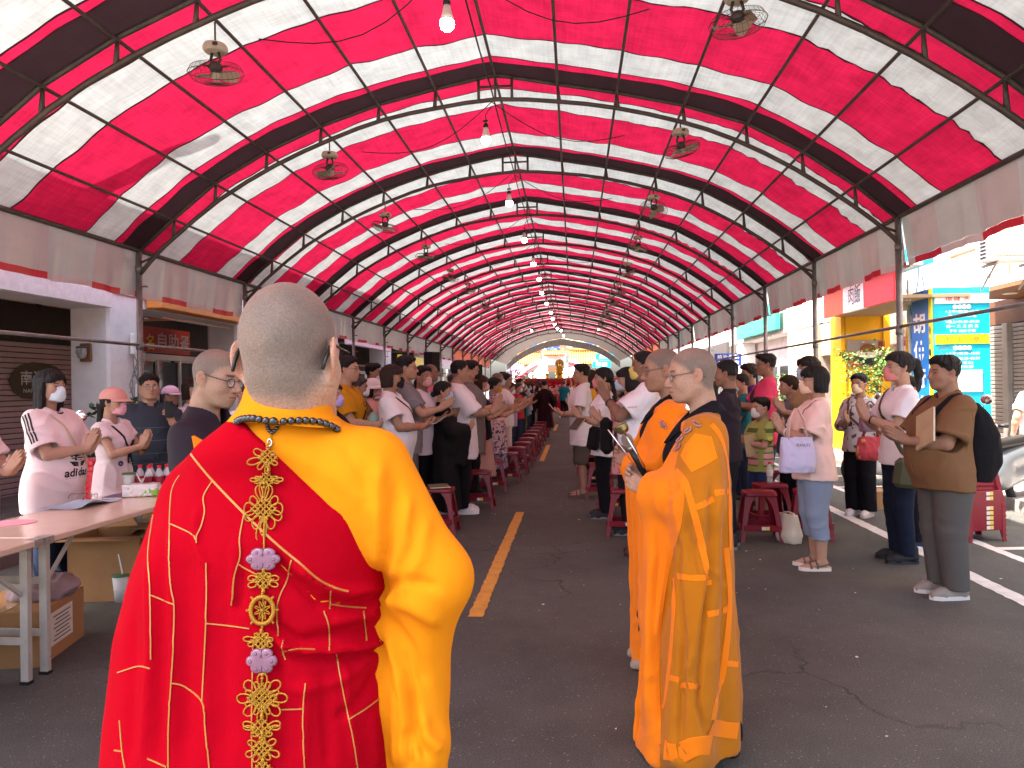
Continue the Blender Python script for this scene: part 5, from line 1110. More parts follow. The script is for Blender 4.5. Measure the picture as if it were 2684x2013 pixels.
def sole_pts(L=1.0, w=.047):
    return [(-.088, 0), (-.078, w*.7), (-.03, w*.88), (.06, w), (.13*L, w*.98), (.172*L, w*.6), (.188*L, 0), (.172*L, -w*.62), (.13*L, -w*.98), (.06, -w), (-.03, -w*.88), (-.078, -w*.7)]
GLASS = mat('spectacle_lens', (.95, .97, .98), rough=.03, alpha=.22, spec=.8)
def glasses(parent, m, round_=False, M=None, up=0.0):
    M = M or Matrix.Identity(4); b = MB(); lens = MB()
    T = lambda p: M @ Vector(p)
    for s in (-1, 1):
        P = []
        for k in range(18):
            a = 2*math.pi*k/18; ca, sa = math.cos(a), math.sin(a); ex = .8 if not round_ else 1
            yy = .0225*math.copysign(abs(ca)**ex, ca); zz = .0155*math.copysign(abs(sa)**ex, sa)*(1.15 if round_ else 1)
            P.append(T((.094-.5*max(0, abs(yy+s*0)-.01)*.3-.16*max(0, (yy*s+.0))*1.0*.35, s*.033+yy, -.002+zz)))
        b.tube(P, .0016, 5, closed=True); lens.add(P, [tuple(range(18))])
        b.tube([T((.0905, s*.0555, .006)), T((.075, s*.071, .008)), T((.02, s*.0795, .012)), T((-.012, s*.0825, .018)), T((-.03, s*.0835, .004)), T((-.038, s*.083, -.014))], [.0018, .002, .0018, .002, .0022, .0022], 5)
        b.tube([T((.094, s*.012, -.006)), T((.092, s*.009, -.014))], .0012, 4)
    b.tube([T((.094, -.0105, .003)), T((.0975, 0, .006)), T((.094, .0105, .003))], .0015, 5)
    g = b.build('glasses', m, parent, smooth=True); lens.build('lens', GLASS, g); return g
_mkc = {}
def mask_mesh(h, kind=0):
    k = (h, kind)
    if k in _mkc: return _mkc[k]
    f = Field((-.02, -.085, -.14), (.14, .085, .03), h)
    f.ell((.026, 0, -.045), (.074, .068, .080)); f.cap((.088, 0, .004), (.108, 0, -.030), .010, .015, .035); f.ell((.078, 0, -.070), (.036, .040, .034), .03); f.ell((.062, 0, -.102), (.030, .030, .020), .03)
    def reg(X, Y, Z):
        top = .006-.42*np.abs(Y)*.55+.0; bot = -.112+.5*np.abs(Y)*.55; w = .058
        return np.maximum(np.maximum(Z-top, bot-Z), np.maximum(np.abs(Y)-w, .022-X))
    f.clip(reg); P, Q = f.mesh(); z = P[:, 2]
    N = normals(P, Q)
    if kind == 0: P = P+N*(.0017*np.sin((z+.06)*230-.9*np.sin((z+.06)*230))*np.exp(-((z+.052)/.036)**4))[:, None]
    P = P+N*(.0022*(vnoise(P, 45, 2)-.5))[:, None]
    _mkc[k] = (P, Q); return _mkc[k]
LOOP = mat('mask_loop', '#e9e4e2', rough=.8)
def person(loc, rz, H=1.66, sx=0, g=0.0, tone='mid', pose='pray', pk=None, hair='short', hcol='black', top=('#e6dcdc', {}), bot=('pants', '#1b1a1e', {}), shoes=('#222226', '#777777'), mask=None, glass=None,
           head=(0, 0, 0), nose=1.0, fat=None, seed=0, h=.007, label='', cat='person', group=None, shaved=False, buzz=0.0, barelegs=False, collar=None, hat=None, name='person', hh=None, child=False, low=False, belly=0.0, lean=0.0, dark_lip=None, strap=None):
    """a standing person: local +X is where the body faces"""
    e = empty(name, loc, rz, H/1.70*(1 if not child else 1), label, cat, group); fat = g if fat is None else fat; pk = dict(pk or {}); N = {}
    sh = (.158 if sx else .180)+.018*g; hh = hh or max(.0032, min(h*.62, .007))
    hs = 1.0 if not child else 1.22
    (AP, AQ), J = arms_hands(pose, sh, g, sx, h, hs=1.0 if not child else 1.05, **pk)
    HP, HQ = head_mesh(hh, sx, fat, nose, seed % 5); HC = paint_head(HP, tone, sx, shaved, dark_lip, 0, buzz)
    yaw, pit, rol = head; HO = V3(-.005, 0, 1.585)
    RM = np.array(Matrix.Rotation(R(yaw), 3, 'Z') @ Matrix.Rotation(R(pit), 3, 'Y') @ Matrix.Rotation(R(rol), 3, 'X'))
    piv = V3(-.035, 0, -.10)
    def hx(P):                                    # head turn: the neck root stays with the trunk
        w = np.clip((P[:, 2]+.20)/.11, 0, 1); w = (w*w*(3-2*w))[:, None]; Pr = (P*hs-piv) @ RM.T+piv; P0 = P.copy()
        return P0*(1-w)+Pr*w+HO+(V3(0, 0, .02) if child else 0)
    M4 = Matrix.Translation(Vector(HO+piv+(V3(0, 0, .02) if child else 0))) @ Matrix(RM.tolist()).to_4x4() @ Matrix.Translation(Vector(-piv)) @ Matrix.Scale(hs, 4)
    parts = [(hx(HP), HQ), (AP, AQ)]; t = np.array(TONES[tone] if isinstance(tone, str) else tone); C = [HC, np.tile(t, (len(AP), 1))]
    st = bot[2].get('stagger', 0.0) if bot else 0.0
    if barelegs:
        lp = legs_mesh(max(h, .007), g, sx=sx, stagger=st); parts.append(lp); C.append(np.tile(t*.95, (len(lp[0]), 1)))
    P, Q = joinm(*parts); N['body'] = b = mk('body', P, Q, STUB if shaved or buzz else SKIN, e); C = np.concatenate(C)
    # knuckles, nails and elbows keep a slightly redder tone
    setcol(b, C)
    tc, tk = top; tk = dict(tk); tkind = tk.pop('kind', 'tee'); tmat = tk.pop('mat', None) or cloth('cloth_'+tc.strip('#'), tc)
    if tkind in ('tee', 'polo', 'long'):
        N['shirt'] = mk('shirt', *shirt_mesh(J, sx, g, h, belly=belly, seed=seed, **tk), tmat, e)
    elif tkind == 'robe': N['shirt'] = mk('robe', *robe_mesh(J, sx, g, h, seed, **tk), tmat, e)
    if bot:
        bk, bc, bo = bot; bo = dict(bo); bm_ = bo.pop('mat', None) or cloth('cloth_'+bc.strip('#'), bc)
        N['bot'] = mk('trousers' if bk == 'pants' else 'shorts' if bk == 'shorts' else 'skirt', *(skirt_mesh(g, h, seed=seed, **bo) if bk == 'skirt' else pants_mesh(sx, g, h, seed=seed, belly=belly, **bo)), bm_, e)
    if shoes:
        for s in (-1, 1):
            x, y = -.01+s*st, s*.090
            so = MB(); so.prism(sole_pts(.95 if sx else 1.02, .044 if sx else .049), (x, y, .0), (1, 0, 0), (0, 1, 0), (0, 0, .028)); so_ = so.build('sole', mat('sole_'+shoes[1].strip('#'), shoes[1], rough=.7), None)
            if shoes[0] == 'sandal': sandal(e, so_, x, y, sx, shoes[1])
            else:
                sm = mk('shoe', *shoe_mesh(max(min(h, .006), .004), x, y, L=.95 if sx else 1.02), mat('shoe_'+shoes[0].strip('#'), shoes[0], rough=.65, var=.2, bump=.2), e); so_.parent = sm
    if collar:
        cm = cloth('cloth_'+collar.strip('#'), collar); cb = MB(); n = 20
        for lay in (0,):
            V = []; Fc = []
            for k in range(n+1):
                a = R(28)+R(304)*k/n; ca, sa = math.cos(a), math.sin(a); op = 1+.10*(k in (0, n))
                for rr, zz in ((.060, 1.412), (.064, 1.446), (.080*op, 1.424), (.092*op, 1.392-.012*(k < 2 or k > n-2))): V.append((-.030+rr*ca*1.05, rr*sa*1.02, zz-.018*max(0, ca)))
            for k in range(n):
                for j in range(3): Fc.append((k*4+j, k*4+j+1, (k+1)*4+j+1, (k+1)*4+j))
            cb.add(V, Fc)
        o = cb.build('collar', cm, e, smooth=True); sd = o.modifiers.new('thick', 'SOLIDIFY'); sd.thickness = .004
    if hair and not shaved:
        hp, hq = hair_cached(hair, max(hh, .0042), seed); N['hair'] = mk('hair', np.array([M4 @ Vector(v) for v in hp]), hq, HAIR[hcol], e)
    if mask:
        mp, mq = mask_mesh(max(hh, .004)); mo = mk('mask', np.array([M4 @ Vector(v) for v in mp]), mq, mat('mask_'+mask.strip('#'), mask, rough=.85, var=.05, bump=.1, bs=60), e)
        lb = MB()
        for s in (-1, 1):
            lb.tube([M4 @ Vector(p) for p in ((.046, s*.061, -.008), (.015, s*.076, .006), (-.010, s*.085, .014), (-.022, s*.084, .0))], .0014, 4)
            lb.tube([M4 @ Vector(p) for p in ((.040, s*.060, -.078), (.010, s*.071, -.050), (-.012, s*.082, -.030), (-.022, s*.084, -.008))], .0014, 4)
        lb.build('ear_loop', LOOP, mo, smooth=True); N['mask'] = mo
    if glass: N['glasses'] = glasses(e, mat('frame_'+str(glass).strip('#'), glass, rough=.3, spec=.6), seed % 2 == 1, M4)
    N['e'] = e; N['J'] = J; N['M4'] = M4; N['mats'] = tmat
    return N
def robe_mesh(J, sx, g, h, seed=0, bottom=.10, wide=1.0, drop=.34, vert=.014, amp=.006, neckopen=.10, sleeve=1.0):
    f = Field((-.42, -.56, bottom-.04), (.56, .56, 1.54), h)
    tr = torso_rows(sx, g, .03, .70); tr = [r for r in tr if r[0] > .9]
    f.loft([(bottom, -.01, 0, .20*wide, .265*wide), (.45, -.005, 0, .175*wide, .235*wide), (.80, 0, 0, .150*wide, .205*wide)]+tr)
    for s in (-1, 1):
        S, E, W, q = J[s]; f.cap(S+V3(0, -s*.04, -.015), E, .068, .088, .05); f.cap(E, W-(W-E)*.10, .085, .080, .04, end=0)
        # hanging sleeve bag
        if drop:
            for tt, ln in ((.15, .55), (.45, .9), (.80, 1.0)):
                p = E+(W-E)*tt; f.cap(p, p+V3(-.03, s*.01, -drop*ln), .075, .050, .06, fl=(1, 1.5))
    f.clip(lambda X, Y, Z: bottom-Z+0*X+0*Y)
    for s in (-1, 1):
        S, E, W, q = J[s]; d = unit(W-E); e = W-(W-E)*.10; f.cap(e-d*.03, e+d*.08, .052, .060, .01, 's')
    f.cap((-.018, 0, 1.42), (-.045, 0, 1.58), .062, .080, .012, 's'); f.ell((.075, 0, 1.39), (.055, .045, neckopen), .015, 's')
    P, Q = f.mesh(); return drape(P, Q, amp, seed*2.1, vert=vert), Q
def sandal(e, sole, x, y, sx, c):
    m = mat('sandal_strap', c, rough=.6); b = MB()
    for xx, hgt, w in ((.085, .062, .018), (.035, .078, .018)):
        b.tube([(x+xx+.0, y-.047, .022), (x+xx, y-.040, hgt*.72), (x+xx, y, hgt), (x+xx, y+.040, hgt*.72), (x+xx, y+.047, .022)], .009, 6)
    b.tube([(x+.035, y-.045, .035), (x-.03, y-.042, .055), (x-.075, y, .06), (x-.03, y+.042, .055), (x+.035, y+.045, .035)], .006, 6)
    s = b.build('sandal', m, e, smooth=True); sole.parent = s
def attach(ob, N, loc=None):
    ob.parent = N['e']; return ob
# ================================================================== the monk in front, seen from behind
YELLOW = cloth('saffron_cloth', '#df8406', bump=.16); REDC = cloth('crimson_cloth', '#a00216', bump=.16)
REDC.node_tree.nodes['Principled BSDF'].inputs['Specular IOR Level'].default_value = .04
GOLD = mat('gold_cord', '#a8781a', rough=.42, metal=.25, bump=.25, bs=900); GOLDP = mat('gold_piping', '#b8763a', rough=.40, metal=.3)
BEAD = mat('black_bead', (.006, .005, .006), rough=.10, spec=.7, coat=.6); AMETH = mat('amethyst', '#83596d', rough=.18, sss=.25, coat=.4, var=.2, vs=60)
def proj(P):
    P = np.atleast_2d(P)-np.array([0, 0, EYE]); d = P @ FW; return np.stack([1342+FPX*(P @ RT)/d, 1006.5-FPX*(P @ UP)/d], 1)
def seg_dist(q, line):
    """pixel distance of points q to a polyline, with the run length 0..1"""
    best = np.full(len(q), 1e9); tt = np.zeros(len(q)); L = [np.array(p, float) for p in line]; n = len(L)-1
    for i in range(n):
        a, b = L[i], L[i+1]; ab = b-a; t = np.clip(((q-a) @ ab)/(ab @ ab+1e-9), 0, 1); d = np.linalg.norm(q-a-t[:, None]*ab, axis=1); m = d < best; best[m] = d[m]; tt[m] = (i+t[m])/n
    return best, tt
def crease(P, Q, lines):
    """real folds: ridges (amp > 0) or valleys along lines measured in the photograph"""
    N = normals(P, Q); q = proj(P); d = np.zeros(len(P))
    for line, amp, w in lines:
        s, t = seg_dist(q, line); d += amp*1.35*np.exp(-(s/(w*.85))**2)*np.clip(np.minimum(t, 1-t)*6+.25, 0, 1)
    return P+N*d[:, None]
def cast(tree, x, y, lift=0.0):
    d = Vector(ray(x, y)).normalized(); h = tree.ray_cast(Vector((0, 0, EYE)), d)
    return (h[0]+h[1]*lift, h[1]) if h[0] is not None else (None, None)
def dens(line, step=9):
    o = []
    for a, b in zip(line[:-1], line[1:]):
        n = max(1, int(math.dist(a, b)/step)); o += [(a[0]+(b[0]-a[0])*i/n, a[1]+(b[1]-a[1])*i/n) for i in range(n)]
    return o+[line[-1]]
def smooth_line(line, step=8):
    L = [Vector((*p, 0)) for p in line]; o = []
    for k in range(len(L)-1):
        p0, p1, p2, p3 = L[max(k-1, 0)], L[k], L[k+1], L[min(k+2, len(L)-1)]; n = max(1, int((p2-p1).length/step))
        for i in range(n):
            t = i/n; v = .5*((2*p1)+(p2-p0)*t+(2*p0-5*p1+4*p2-p3)*t*t+(3*p1-p0-3*p2+p3)*t**3); o.append((v.x, v.y))
    return o+[line[-1]]
def ribbon(name, tree, line, w, m, parent, lift=.003, thick=.0016, step=8):
    """a strip of cloth or braid sewn on a surface (w in metres)"""
    L = smooth_line(line, step); pts = []
    for p in L:
        h, n = cast(tree, *p)
        if h is not None: pts.append((h, n))
    if len(pts) < 2: return None
    V = []; F = []
    for i, (h, n) in enumerate(pts):
        t = pts[min(i+1, len(pts)-1)][0]-pts[max(i-1, 0)][0]
        if t.length > .08: pass
        s = t.cross(n).normalized()*w/2
        V += [h-s+n*.0002, h-s*.96+n*(lift+thick), h+s*.96+n*(lift+thick), h+s+n*.0002]
    for i in range(len(pts)-1):
        if (pts[i+1][0]-pts[i][0]).length > .07: continue
        for j in range(3): F.append((i*4+j, i*4+j+1, (i+1)*4+j+1, (i+1)*4+j))
    o = mk(name, V, F, m, parent)
    o.data.set_sharp_from_angle(angle=R(30)); return o
YM = 1.25
base = PY(690, 1900, YM)
monk = empty('person', (base[0], YM, 0), label='monk seen from behind with shaved head, crimson robe over saffron and gold knot chain', cat='person')
MOFF = Vector((base[0], YM, 0))
def mp_(o): o.parent = monk; o.matrix_parent_inverse = Matrix.Translation(-MOFF); return o
def q1(x, y): return (280+.7911*x, 700+.7914*y)
rows = []
for y, L, Rr, dp in ((1080, 655, 862, .090), (1096, 640, 876, .098), (1112, 618, 893, .104), (1145, 562, 930, .110), (1180, 515, 985, .114), (1225, 482, 1020, .116), (1300, 445, 1030, .128), (1400, 399, 1024, .142), (1500, 356, 1014, .152), (1650, 320, 1012, .166), (1800, 305, 1024, .180), (2012, 294, 1030, .200), (2300, 284, 1040, .215), (2900, 280, 1050, .22)):
    a, b = PY(L, y, YM), PY(Rr, y, YM); rows.append((max(.05, (a[2]+b[2])/2), (a[0]+b[0])/2, YM+(.02 if y > 1200 else .0), dp, (b[0]-a[0])/2*(.94 if y > 1160 else .97)))
rows = sorted(rows); rows2 = []
for z, cx, cy, dp, hw in rows: rows2.append((z, cx, cy, hw, dp))       # x half width, y half depth
lo = (base[0]-.46, YM-.34, .02); hi = (base[0]+.62, YM+.50, 1.50)
yf = Field(lo, hi, .0065); yf.loft(rows2, p=2.2)
Sj = np.array(PY(965, 1235, YM-.01)); Ej = np.array(PY(1146, 1506, YM-.03)); Wj = np.array(PY(1060, 1580, YM+.30))
yf.cap(Sj, Ej, .078, .050, .06); yf.cap(Ej, Wj, .052, .070, .04)
c = lambda x, y, dy=0.0: np.array(PY(x, y, YM+dy))
yf.cap(c(1138, 1540), c(1085, 1800, .03), .050, .046, .05, fl=(1, .8)); yf.cap(c(1070, 1560, .05), c(1072, 2060, .06), .058, .060, .05); yf.cap(c(1085, 1790, .02), c(1110, 1945, .0), .050, .045, .04); yf.cap(c(1110, 1945, .0), c(1118, 2120, .02), .036, .04, .03)
YP, YQ = yf.mesh(); YP = relax(YP, YQ, 2)
yfold = [([q1(905, 640), q1(890, 760), q1(905, 880), q1(900, 1000)], .010, 26), ([q1(960, 720), q1(935, 850), q1(930, 980)], -.007, 16), ([q1(1000, 760), q1(985, 900), q1(950, 1040)], .007, 18), ([q1(1060, 830), q1(1040, 960), q1(960, 1090)], .006, 22),
         ([q1(915, 1060), q1(1000, 1040), q1(1100, 1060)], -.006, 20), ([q1(915, 1100), q1(1010, 1120), q1(1110, 1180)], .008, 24), ([q1(925, 1160), q1(1000, 1260), q1(1060, 1400)], -.008, 22), ([q1(930, 1200), q1(965, 1330), q1(985, 1500), q1(985, 1659)], .009, 16),
         ([q1(960, 1250), q1(1010, 1400), q1(1030, 1560), q1(1060, 1640)], -.010, 14), ([q1(1040, 1480), q1(1060, 1560), q1(1110, 1600)], .010, 18), ([q1(950, 1400), q1(958, 1659)], .006, 12), ([q1(620, 620), q1(760, 700), q1(860, 780)], .003, 30), ([q1(780, 590), q1(850, 680), q1(890, 800)], -.004, 22), ([q1(1000, 1530), q1(1005, 1659)], -.008, 10),
         ([q1(890, 1010), q1(915, 1100)], -.012, 18)]
YP = crease(YP, YQ, yfold); YP = YP+normals(YP, YQ)*(.0016*(vnoise(YP, 22, 3)-.5))[:, None]
robe_y = mp_(mk('robe', YP, YQ, YELLOW)); ytree = bvh_of(robe_y)
# crimson kasaya: the outer layer, cut along its upper diagonal edge
edge = [(560, 1095), (628, 1115), (691, 1167), (770, 1254), (850, 1333), (913, 1380), (968, 1443), (996, 1499), (1004, 1610), (1012, 1690), (1020, 1768), (1026, 2012), (1028, 2400)]
ez = np.array([PY(*p, YM-.12)[2] for p in edge])[::-1]; ex = np.array([PY(*p, YM-.12)[0] for p in edge])[::-1]
rf = Field(lo, hi, .0065); rf.loft([(z, x, y, a+.012, b+.013) for z, x, y, a, b in rows2], p=2.2)
rf.cap(c(520, 1300, .02), c(470, 2300, .05), .05, .09, .06)
g0 = rf.d
P0, Q0 = None, None
rf.clip(lambda X, Y, Z: (X-np.interp(Z, ez, ex, right=-9))*.80+0*Y)
RP, RQ = rf.mesh()
rfold = [([q1(212, 850), q1(214, 1050), q1(222, 1250), q1(208, 1659)], .006, 16), ([q1(180, 900), q1(178, 1200), q1(170, 1659)], -.007, 18), ([q1(140, 950), q1(144, 1250), q1(120, 1659)], .006, 14), ([q1(265, 930), q1(270, 1200), q1(262, 1659)], -.005, 22), ([q1(330, 980), q1(326, 1250), q1(335, 1659)], .005, 16), ([q1(90, 1150), q1(80, 1400), q1(70, 1659)], -.005, 16), ([q1(395, 1000), q1(390, 1300), q1(400, 1659)], -.003, 24),
         ([q1(905, 1090), q1(800, 1120), q1(700, 1110), q1(600, 1020), q1(545, 950)], -.010, 16), ([q1(905, 1060), q1(800, 1080), q1(720, 1060), q1(620, 985)], .010, 14), ([q1(905, 1150), q1(820, 1160), q1(740, 1180)], .007, 14), ([q1(910, 1190), q1(840, 1200), q1(760, 1215), q1(640, 1240), q1(560, 1190), q1(540, 1120)], -.009, 16), ([q1(920, 1238), q1(840, 1262), q1(720, 1272), q1(610, 1268), q1(560, 1230)], .013, 10),
         ([q1(920, 1258), q1(840, 1284), q1(720, 1294), q1(620, 1292)], -.008, 10), ([q1(880, 1260), q1(830, 1330), q1(720, 1390), q1(600, 1400)], .005, 18), ([q1(900, 1330), q1(850, 1420), q1(760, 1500)], -.006, 16), ([q1(780, 1300), q1(800, 1450), q1(830, 1659)], .005, 14), ([q1(660, 1380), q1(655, 1659)], .004, 14), ([q1(720, 1350), q1(735, 1659)], -.005, 20), ([q1(430, 900), q1(425, 1010), q1(414, 1120)], .005, 12), ([q1(450, 1000), q1(430, 1150)], -.005, 16),
         ([q1(300, 800), q1(296, 915), q1(330, 1000)], .006, 12), ([q1(560, 1290), q1(570, 1400), q1(590, 1659)], -.004, 20), ([q1(860, 1140), q1(900, 1110)], .006, 10), ([q1(880, 1480), q1(890, 1659)], .004, 14)]
RP = crease(relax(RP, RQ, 1, .3), RQ, rfold); RP = RP+normals(RP, RQ)*(.0018*(vnoise(RP, 20, 9)-.5))[:, None]
kas = mp_(mk('kasaya', RP, RQ, REDC)); rtree = bvh_of(kas)
kas['label'] = 'crimson over-robe with gold piping draped from the left shoulder'
piping = [[(280, 620), (350, 705), (455, 815), (550, 905), (620, 965), (700, 1035), (760, 1065), (800, 1075)], [(350, 710), (322, 760), (325, 810), (312, 860), (297, 890), (296, 915)], [(210, 850), (280, 882), (295, 905)], [(455, 820), (440, 900), (440, 960), (420, 1030), (414, 1120)], [(437, 985), (500, 1020)],
          [(612, 970), (595, 1040), (575, 1085), (565, 1130), (567, 1225)], [(742, 1070), (738, 1135)], [(742, 1118), (800, 1126), (860, 1130)], [(718, 1140), (735, 1190), (737, 1272)], [(583, 1237), (585, 1270), (640, 1266), (690, 1268)], [(583, 1270), (592, 1300)], [(328, 980), (330, 1100), (322, 1300), (317, 1440)], [(328, 1180), (400, 1187), (473, 1197)],
          [(210, 850), (207, 960), (212, 1060), (222, 1120), (220, 1250), (205, 1500), (205, 1659)], [(145, 1087), (180, 1100), (220, 1117)], [(155, 820), (138, 950), (143, 1080), (145, 1300)], [(37, 1343), (105, 1322), (143, 1330)], [(215, 1378), (260, 1390), (317, 1440), (325, 1520), (340, 1659)], [(485, 1240), (480, 1500), (482, 1659)], [(657, 1380), (650, 1500), (655, 1659)], [(580, 1465), (652, 1463)],
          [(760, 1278), (770, 1340), (790, 1440), (815, 1560), (830, 1659)], [(905, 1240), (913, 1290), (900, 1360), (910, 1420), (925, 1520)], [(803, 1497), (860, 1460), (910, 1422)], [(850, 1140), (860, 1240)], [(44, 1500), (52, 1600), (62, 1659)], [(27, 1600), (50, 1603)], [(135, 1627), (200, 1655)], [(243, 690), (217, 740), (209, 850)]]
for k, l in enumerate(piping):
    o = ribbon('gold_piping', rtree, [q1(*p) for p in l], .0021 if k else .0036, GOLDP, kas, lift=.0006, thick=.0012, step=7)
# standing collar: flared tube round the neck
NK = PY(762, 1040, YM-.015); cb = MB(); n = 36; V = []; F = []
prof = [(.050, 1010), (.0585, 1005), (.0595, 1012), (.0645, 1045), (.0725, 1075), (.076, 1080), (.0755, 1084), (.079, 1088), (.087, 1104)]
for r, y in prof:
    z = PY(762, y, YM-.085)[2]
    for k in range(n):
        a = 2*math.pi*k/n; ft = max(0, math.sin(a)); rt_ = max(0, math.cos(a)); r_ = r+.006; V.append((NK[0]+r_*1.10*math.cos(a), YM-.024+r_*1.05*math.sin(a), z-.055*ft-.024*rt_*(1-ft)*(1 if r < .07 else .6)))
for i in range(len(prof)-1):
    for k in range(n): F.append((i*n+k, i*n+(k+1) % n, (i+1)*n+(k+1) % n, (i+1)*n+k))
colr = mp_(mk('collar', V, F, YELLOW)); ctree = bvh_of(colr)
def cast2(x, y):
    c_ = [h for h in (cast(t, x, y) for t in (ytree, ctree)) if h[0] is not None]; return min(c_, key=lambda h: h[0].y) if c_ else (None, None)
# head
HP, HQ = head_mesh(.0023, 0, .05, 1.0, 3); HC = paint_head(HP, (.50, .29, .20), 0, True)
HP = HP.copy(); ear_ = np.clip((np.abs(HP[:, 1])-.072)/.012, 0, 1)*(HP[:, 2] > -.05)*(HP[:, 2] < .05)*(HP[:, 0] < .03)*(HP[:, 0] > -.05); HP[:, 1] += np.sign(HP[:, 1])*ear_*.006; HP[:, 0] -= ear_*.006
t_ = np.clip(-.035-HP[:, 2], 0, 1); HP[:, 0] += .95*t_*t_/(t_+.05); nk_ = np.clip((-.055-HP[:, 2])/.09, 0, 1); nk_ = nk_*nk_*(3-2*nk_); HP[:, 1] *= 1-.12*nk_; HP[:, 0] += nk_*.006; keep = (HP[HQ][:, :, 2] > -.150).all(1); HQ = HQ[keep]
hp = np.array(PY(764, 934, 1.215)); RMz = np.array(Matrix.Rotation(R(90-8), 3, 'Z') @ Matrix.Rotation(R(4), 3, 'Y')); HS = np.array((.985, .985, 1.07)); hP = (HP*HS) @ RMz.T+hp
skull = HP[:, 2] > -1
hb = mp_(mk('body', hP, HQ, STUB)); setcol(hb, HC)
hm = lambda p: Vector(RMz @ (np.array(p)*HS)+hp)
FRM = mat('frame_black', '#0e0d0e', rough=.3)
for s in (-1, 1): mp_(MB().tube([hm(p) for p in ((.075, s*.073, .012), (.02, s*.0800, .014), (-.012, s*.0845, .019), (-.026, s*.0868, .010), (-.040, s*.0855, -.012), (-.046, s*.084, -.026))], [.002, .002, .0024, .0032, .0036, .0032], 8).build('glasses_temple', FRM, smooth=True))
# bead necklace
neck = mp_(MB().tube([cast(ytree, 600+.2713*x, 700+.2713*y, .004)[0] or Vector(PY(600+.2713*x, 700+.2713*y, YM-.1)) for x, y in ((200, 1468), (445, 1497), (685, 1490), (888, 1506))], .0012, 5).build('bead_necklace', FRM))
bme = MB().sph((0, 0, 0), 1.0, 16).build('bead', BEAD, smooth=True); bdata = bme.data; bpy.data.objects.remove(bme)
def bead(p, r, m=None):
    o = link('bead', bdata, neck, p); o.scale = (r,)*3; return o
for k, (x, y) in enumerate([(92, 1500), (112, 1484), (138, 1475), (172, 1470), (210, 1466), (252, 1467), (307, 1477), (372, 1490), (445, 1497), (540, 1497), (612, 1492), (685, 1488), (753, 1488), (820, 1494), (888, 1503), (945, 1520), (1000, 1540), (1035, 1560), (1056, 1574)]):
    px_, py_ = 600+.2713*x, 700+.2713*y; h, nn = cast2(px_, py_); r = .0064 if k != 8 else .0073
    if h is None or (h.y > YM+.03): h = Vector(PY(px_, py_, YM-.03)); nn = Vector((0, -1, 0))
    bead(h+Vector((0, -r*.75, r*.2)), r)
for x, y in ((378, 1530), (384, 1556), (400, 1580), (425, 1598), (448, 1580), (470, 1556), (485, 1526)):
    h, nn = cast2(600+.2713*x, 700+.2713*y); bead(h+Vector((0, -.003, 0)), .0036)
# gold knot chain
chain = mp_(MB().tube([cast(rtree if y > 1200 else ytree, x, y, .004)[0] or cast(ytree, x, y, .004)[0] for x, y in [(712, 1133), (710, 1165), (706, 1200), (701, 1256), (697, 1320), (694, 1400), (693, 1460), (691, 1520), (690, 1590), (688, 1650), (688, 1720), (688, 1800), (688, 1880), (690, 1960), (691, 2030)] if cast(rtree if y > 1200 else ytree, x, y)[0] is not None], .0014, 6).build('knot_chain', GOLD, smooth=True))
def frame_at(x, y):
    d = Vector(ray(x, y)).normalized(); o = Vector((0, 0, EYE)); a, b = rtree.ray_cast(o, d), ytree.ray_cast(o, d)
    c_ = [h for h in (a, b) if h[0] is not None]; h = min(c_, key=lambda q: q[3]); n = (h[1]*.5+Vector((0, -1, 0))).normalized(); u = Vector((1, 0, 0)); u = (u-n*u.dot(n)).normalized(); v = n.cross(u)*-1
    if v.z < 0: v = -v
    return h[0]+n*.0045, u, v, n, (h[0]-o).length/FPX
def cp(o): o.parent = chain; return o
def knot(x, y, w, hgt, petals, name='gold_knot', core=.42, nst=4, diamond=True):
    o, u, v, n, k = frame_at(x, y); b = MB(); W_, H_ = w*k, hgt*k; c_ = min(W_, H_)*core; r = .00135
    for i in range(nst):                                      # woven heart of the knot
        t = (i+.5)/nst*2-1
        for fl in (0, 1):
            P = []
            for j in range(13):
                q = (j/12*2-1); a, bb = (q, t) if fl == 0 else (t, q)
                if diamond: a, bb = (a+bb)*.72, (bb-a)*.72
                P.append(o+u*a*c_+v*bb*c_+n*(.0014*math.cos(q*math.pi*nst/2*2+fl*math.pi+i*math.pi)+.001))
            b.tube(P, r, 5)
    for ang, ln, wd in petals:                                 # loops round it
        a = R(ang); dx, dy = math.cos(a), math.sin(a); P = []
        for j in range(15):
            t = 2*math.pi*j/14; s_ = (1-math.cos(t))/2; q = math.sin(t)*wd*(.35+.65*s_**.7); L_ = .30+(ln-.30)*s_
            P.append(o+u*(dx*L_*W_-dy*q*W_)+v*(dy*L_*H_+dx*q*H_)+n*(.0006+.0008*math.sin(ang+j)))
        b.tube(P, r*.92, 5)
    for dy in (1, -1): b.sph(o+v*dy*H_*.95+n*.001, .0030, 8); b.sph(o+v*dy*H_*.80+n*.001, .0024, 8)
    return cp(b.build(name, GOLD, smooth=True))
sp = [(0, 1.0, .26), (180, 1.0, .26), (20, .75, .2), (160, .75, .2), (-25, .8, .18), (205, .8, .18)]
big = [(90+k*45, 1.0 if k % 2 == 0 else .95, .24) for k in range(8)]+[(90+22+k*45, .70, .13) for k in range(8)]
kx = lambda x: 560+.5811*x
ky = lambda y: 1050+.5805*y
knot(kx(250), ky(255), 36, 34, [(150, 1.1, .30), (195, 1.5, .30), (230, 1.1, .22), (-40, .8, .2), (40, .6, .2), (265, 1.2, .2)], core=.55)
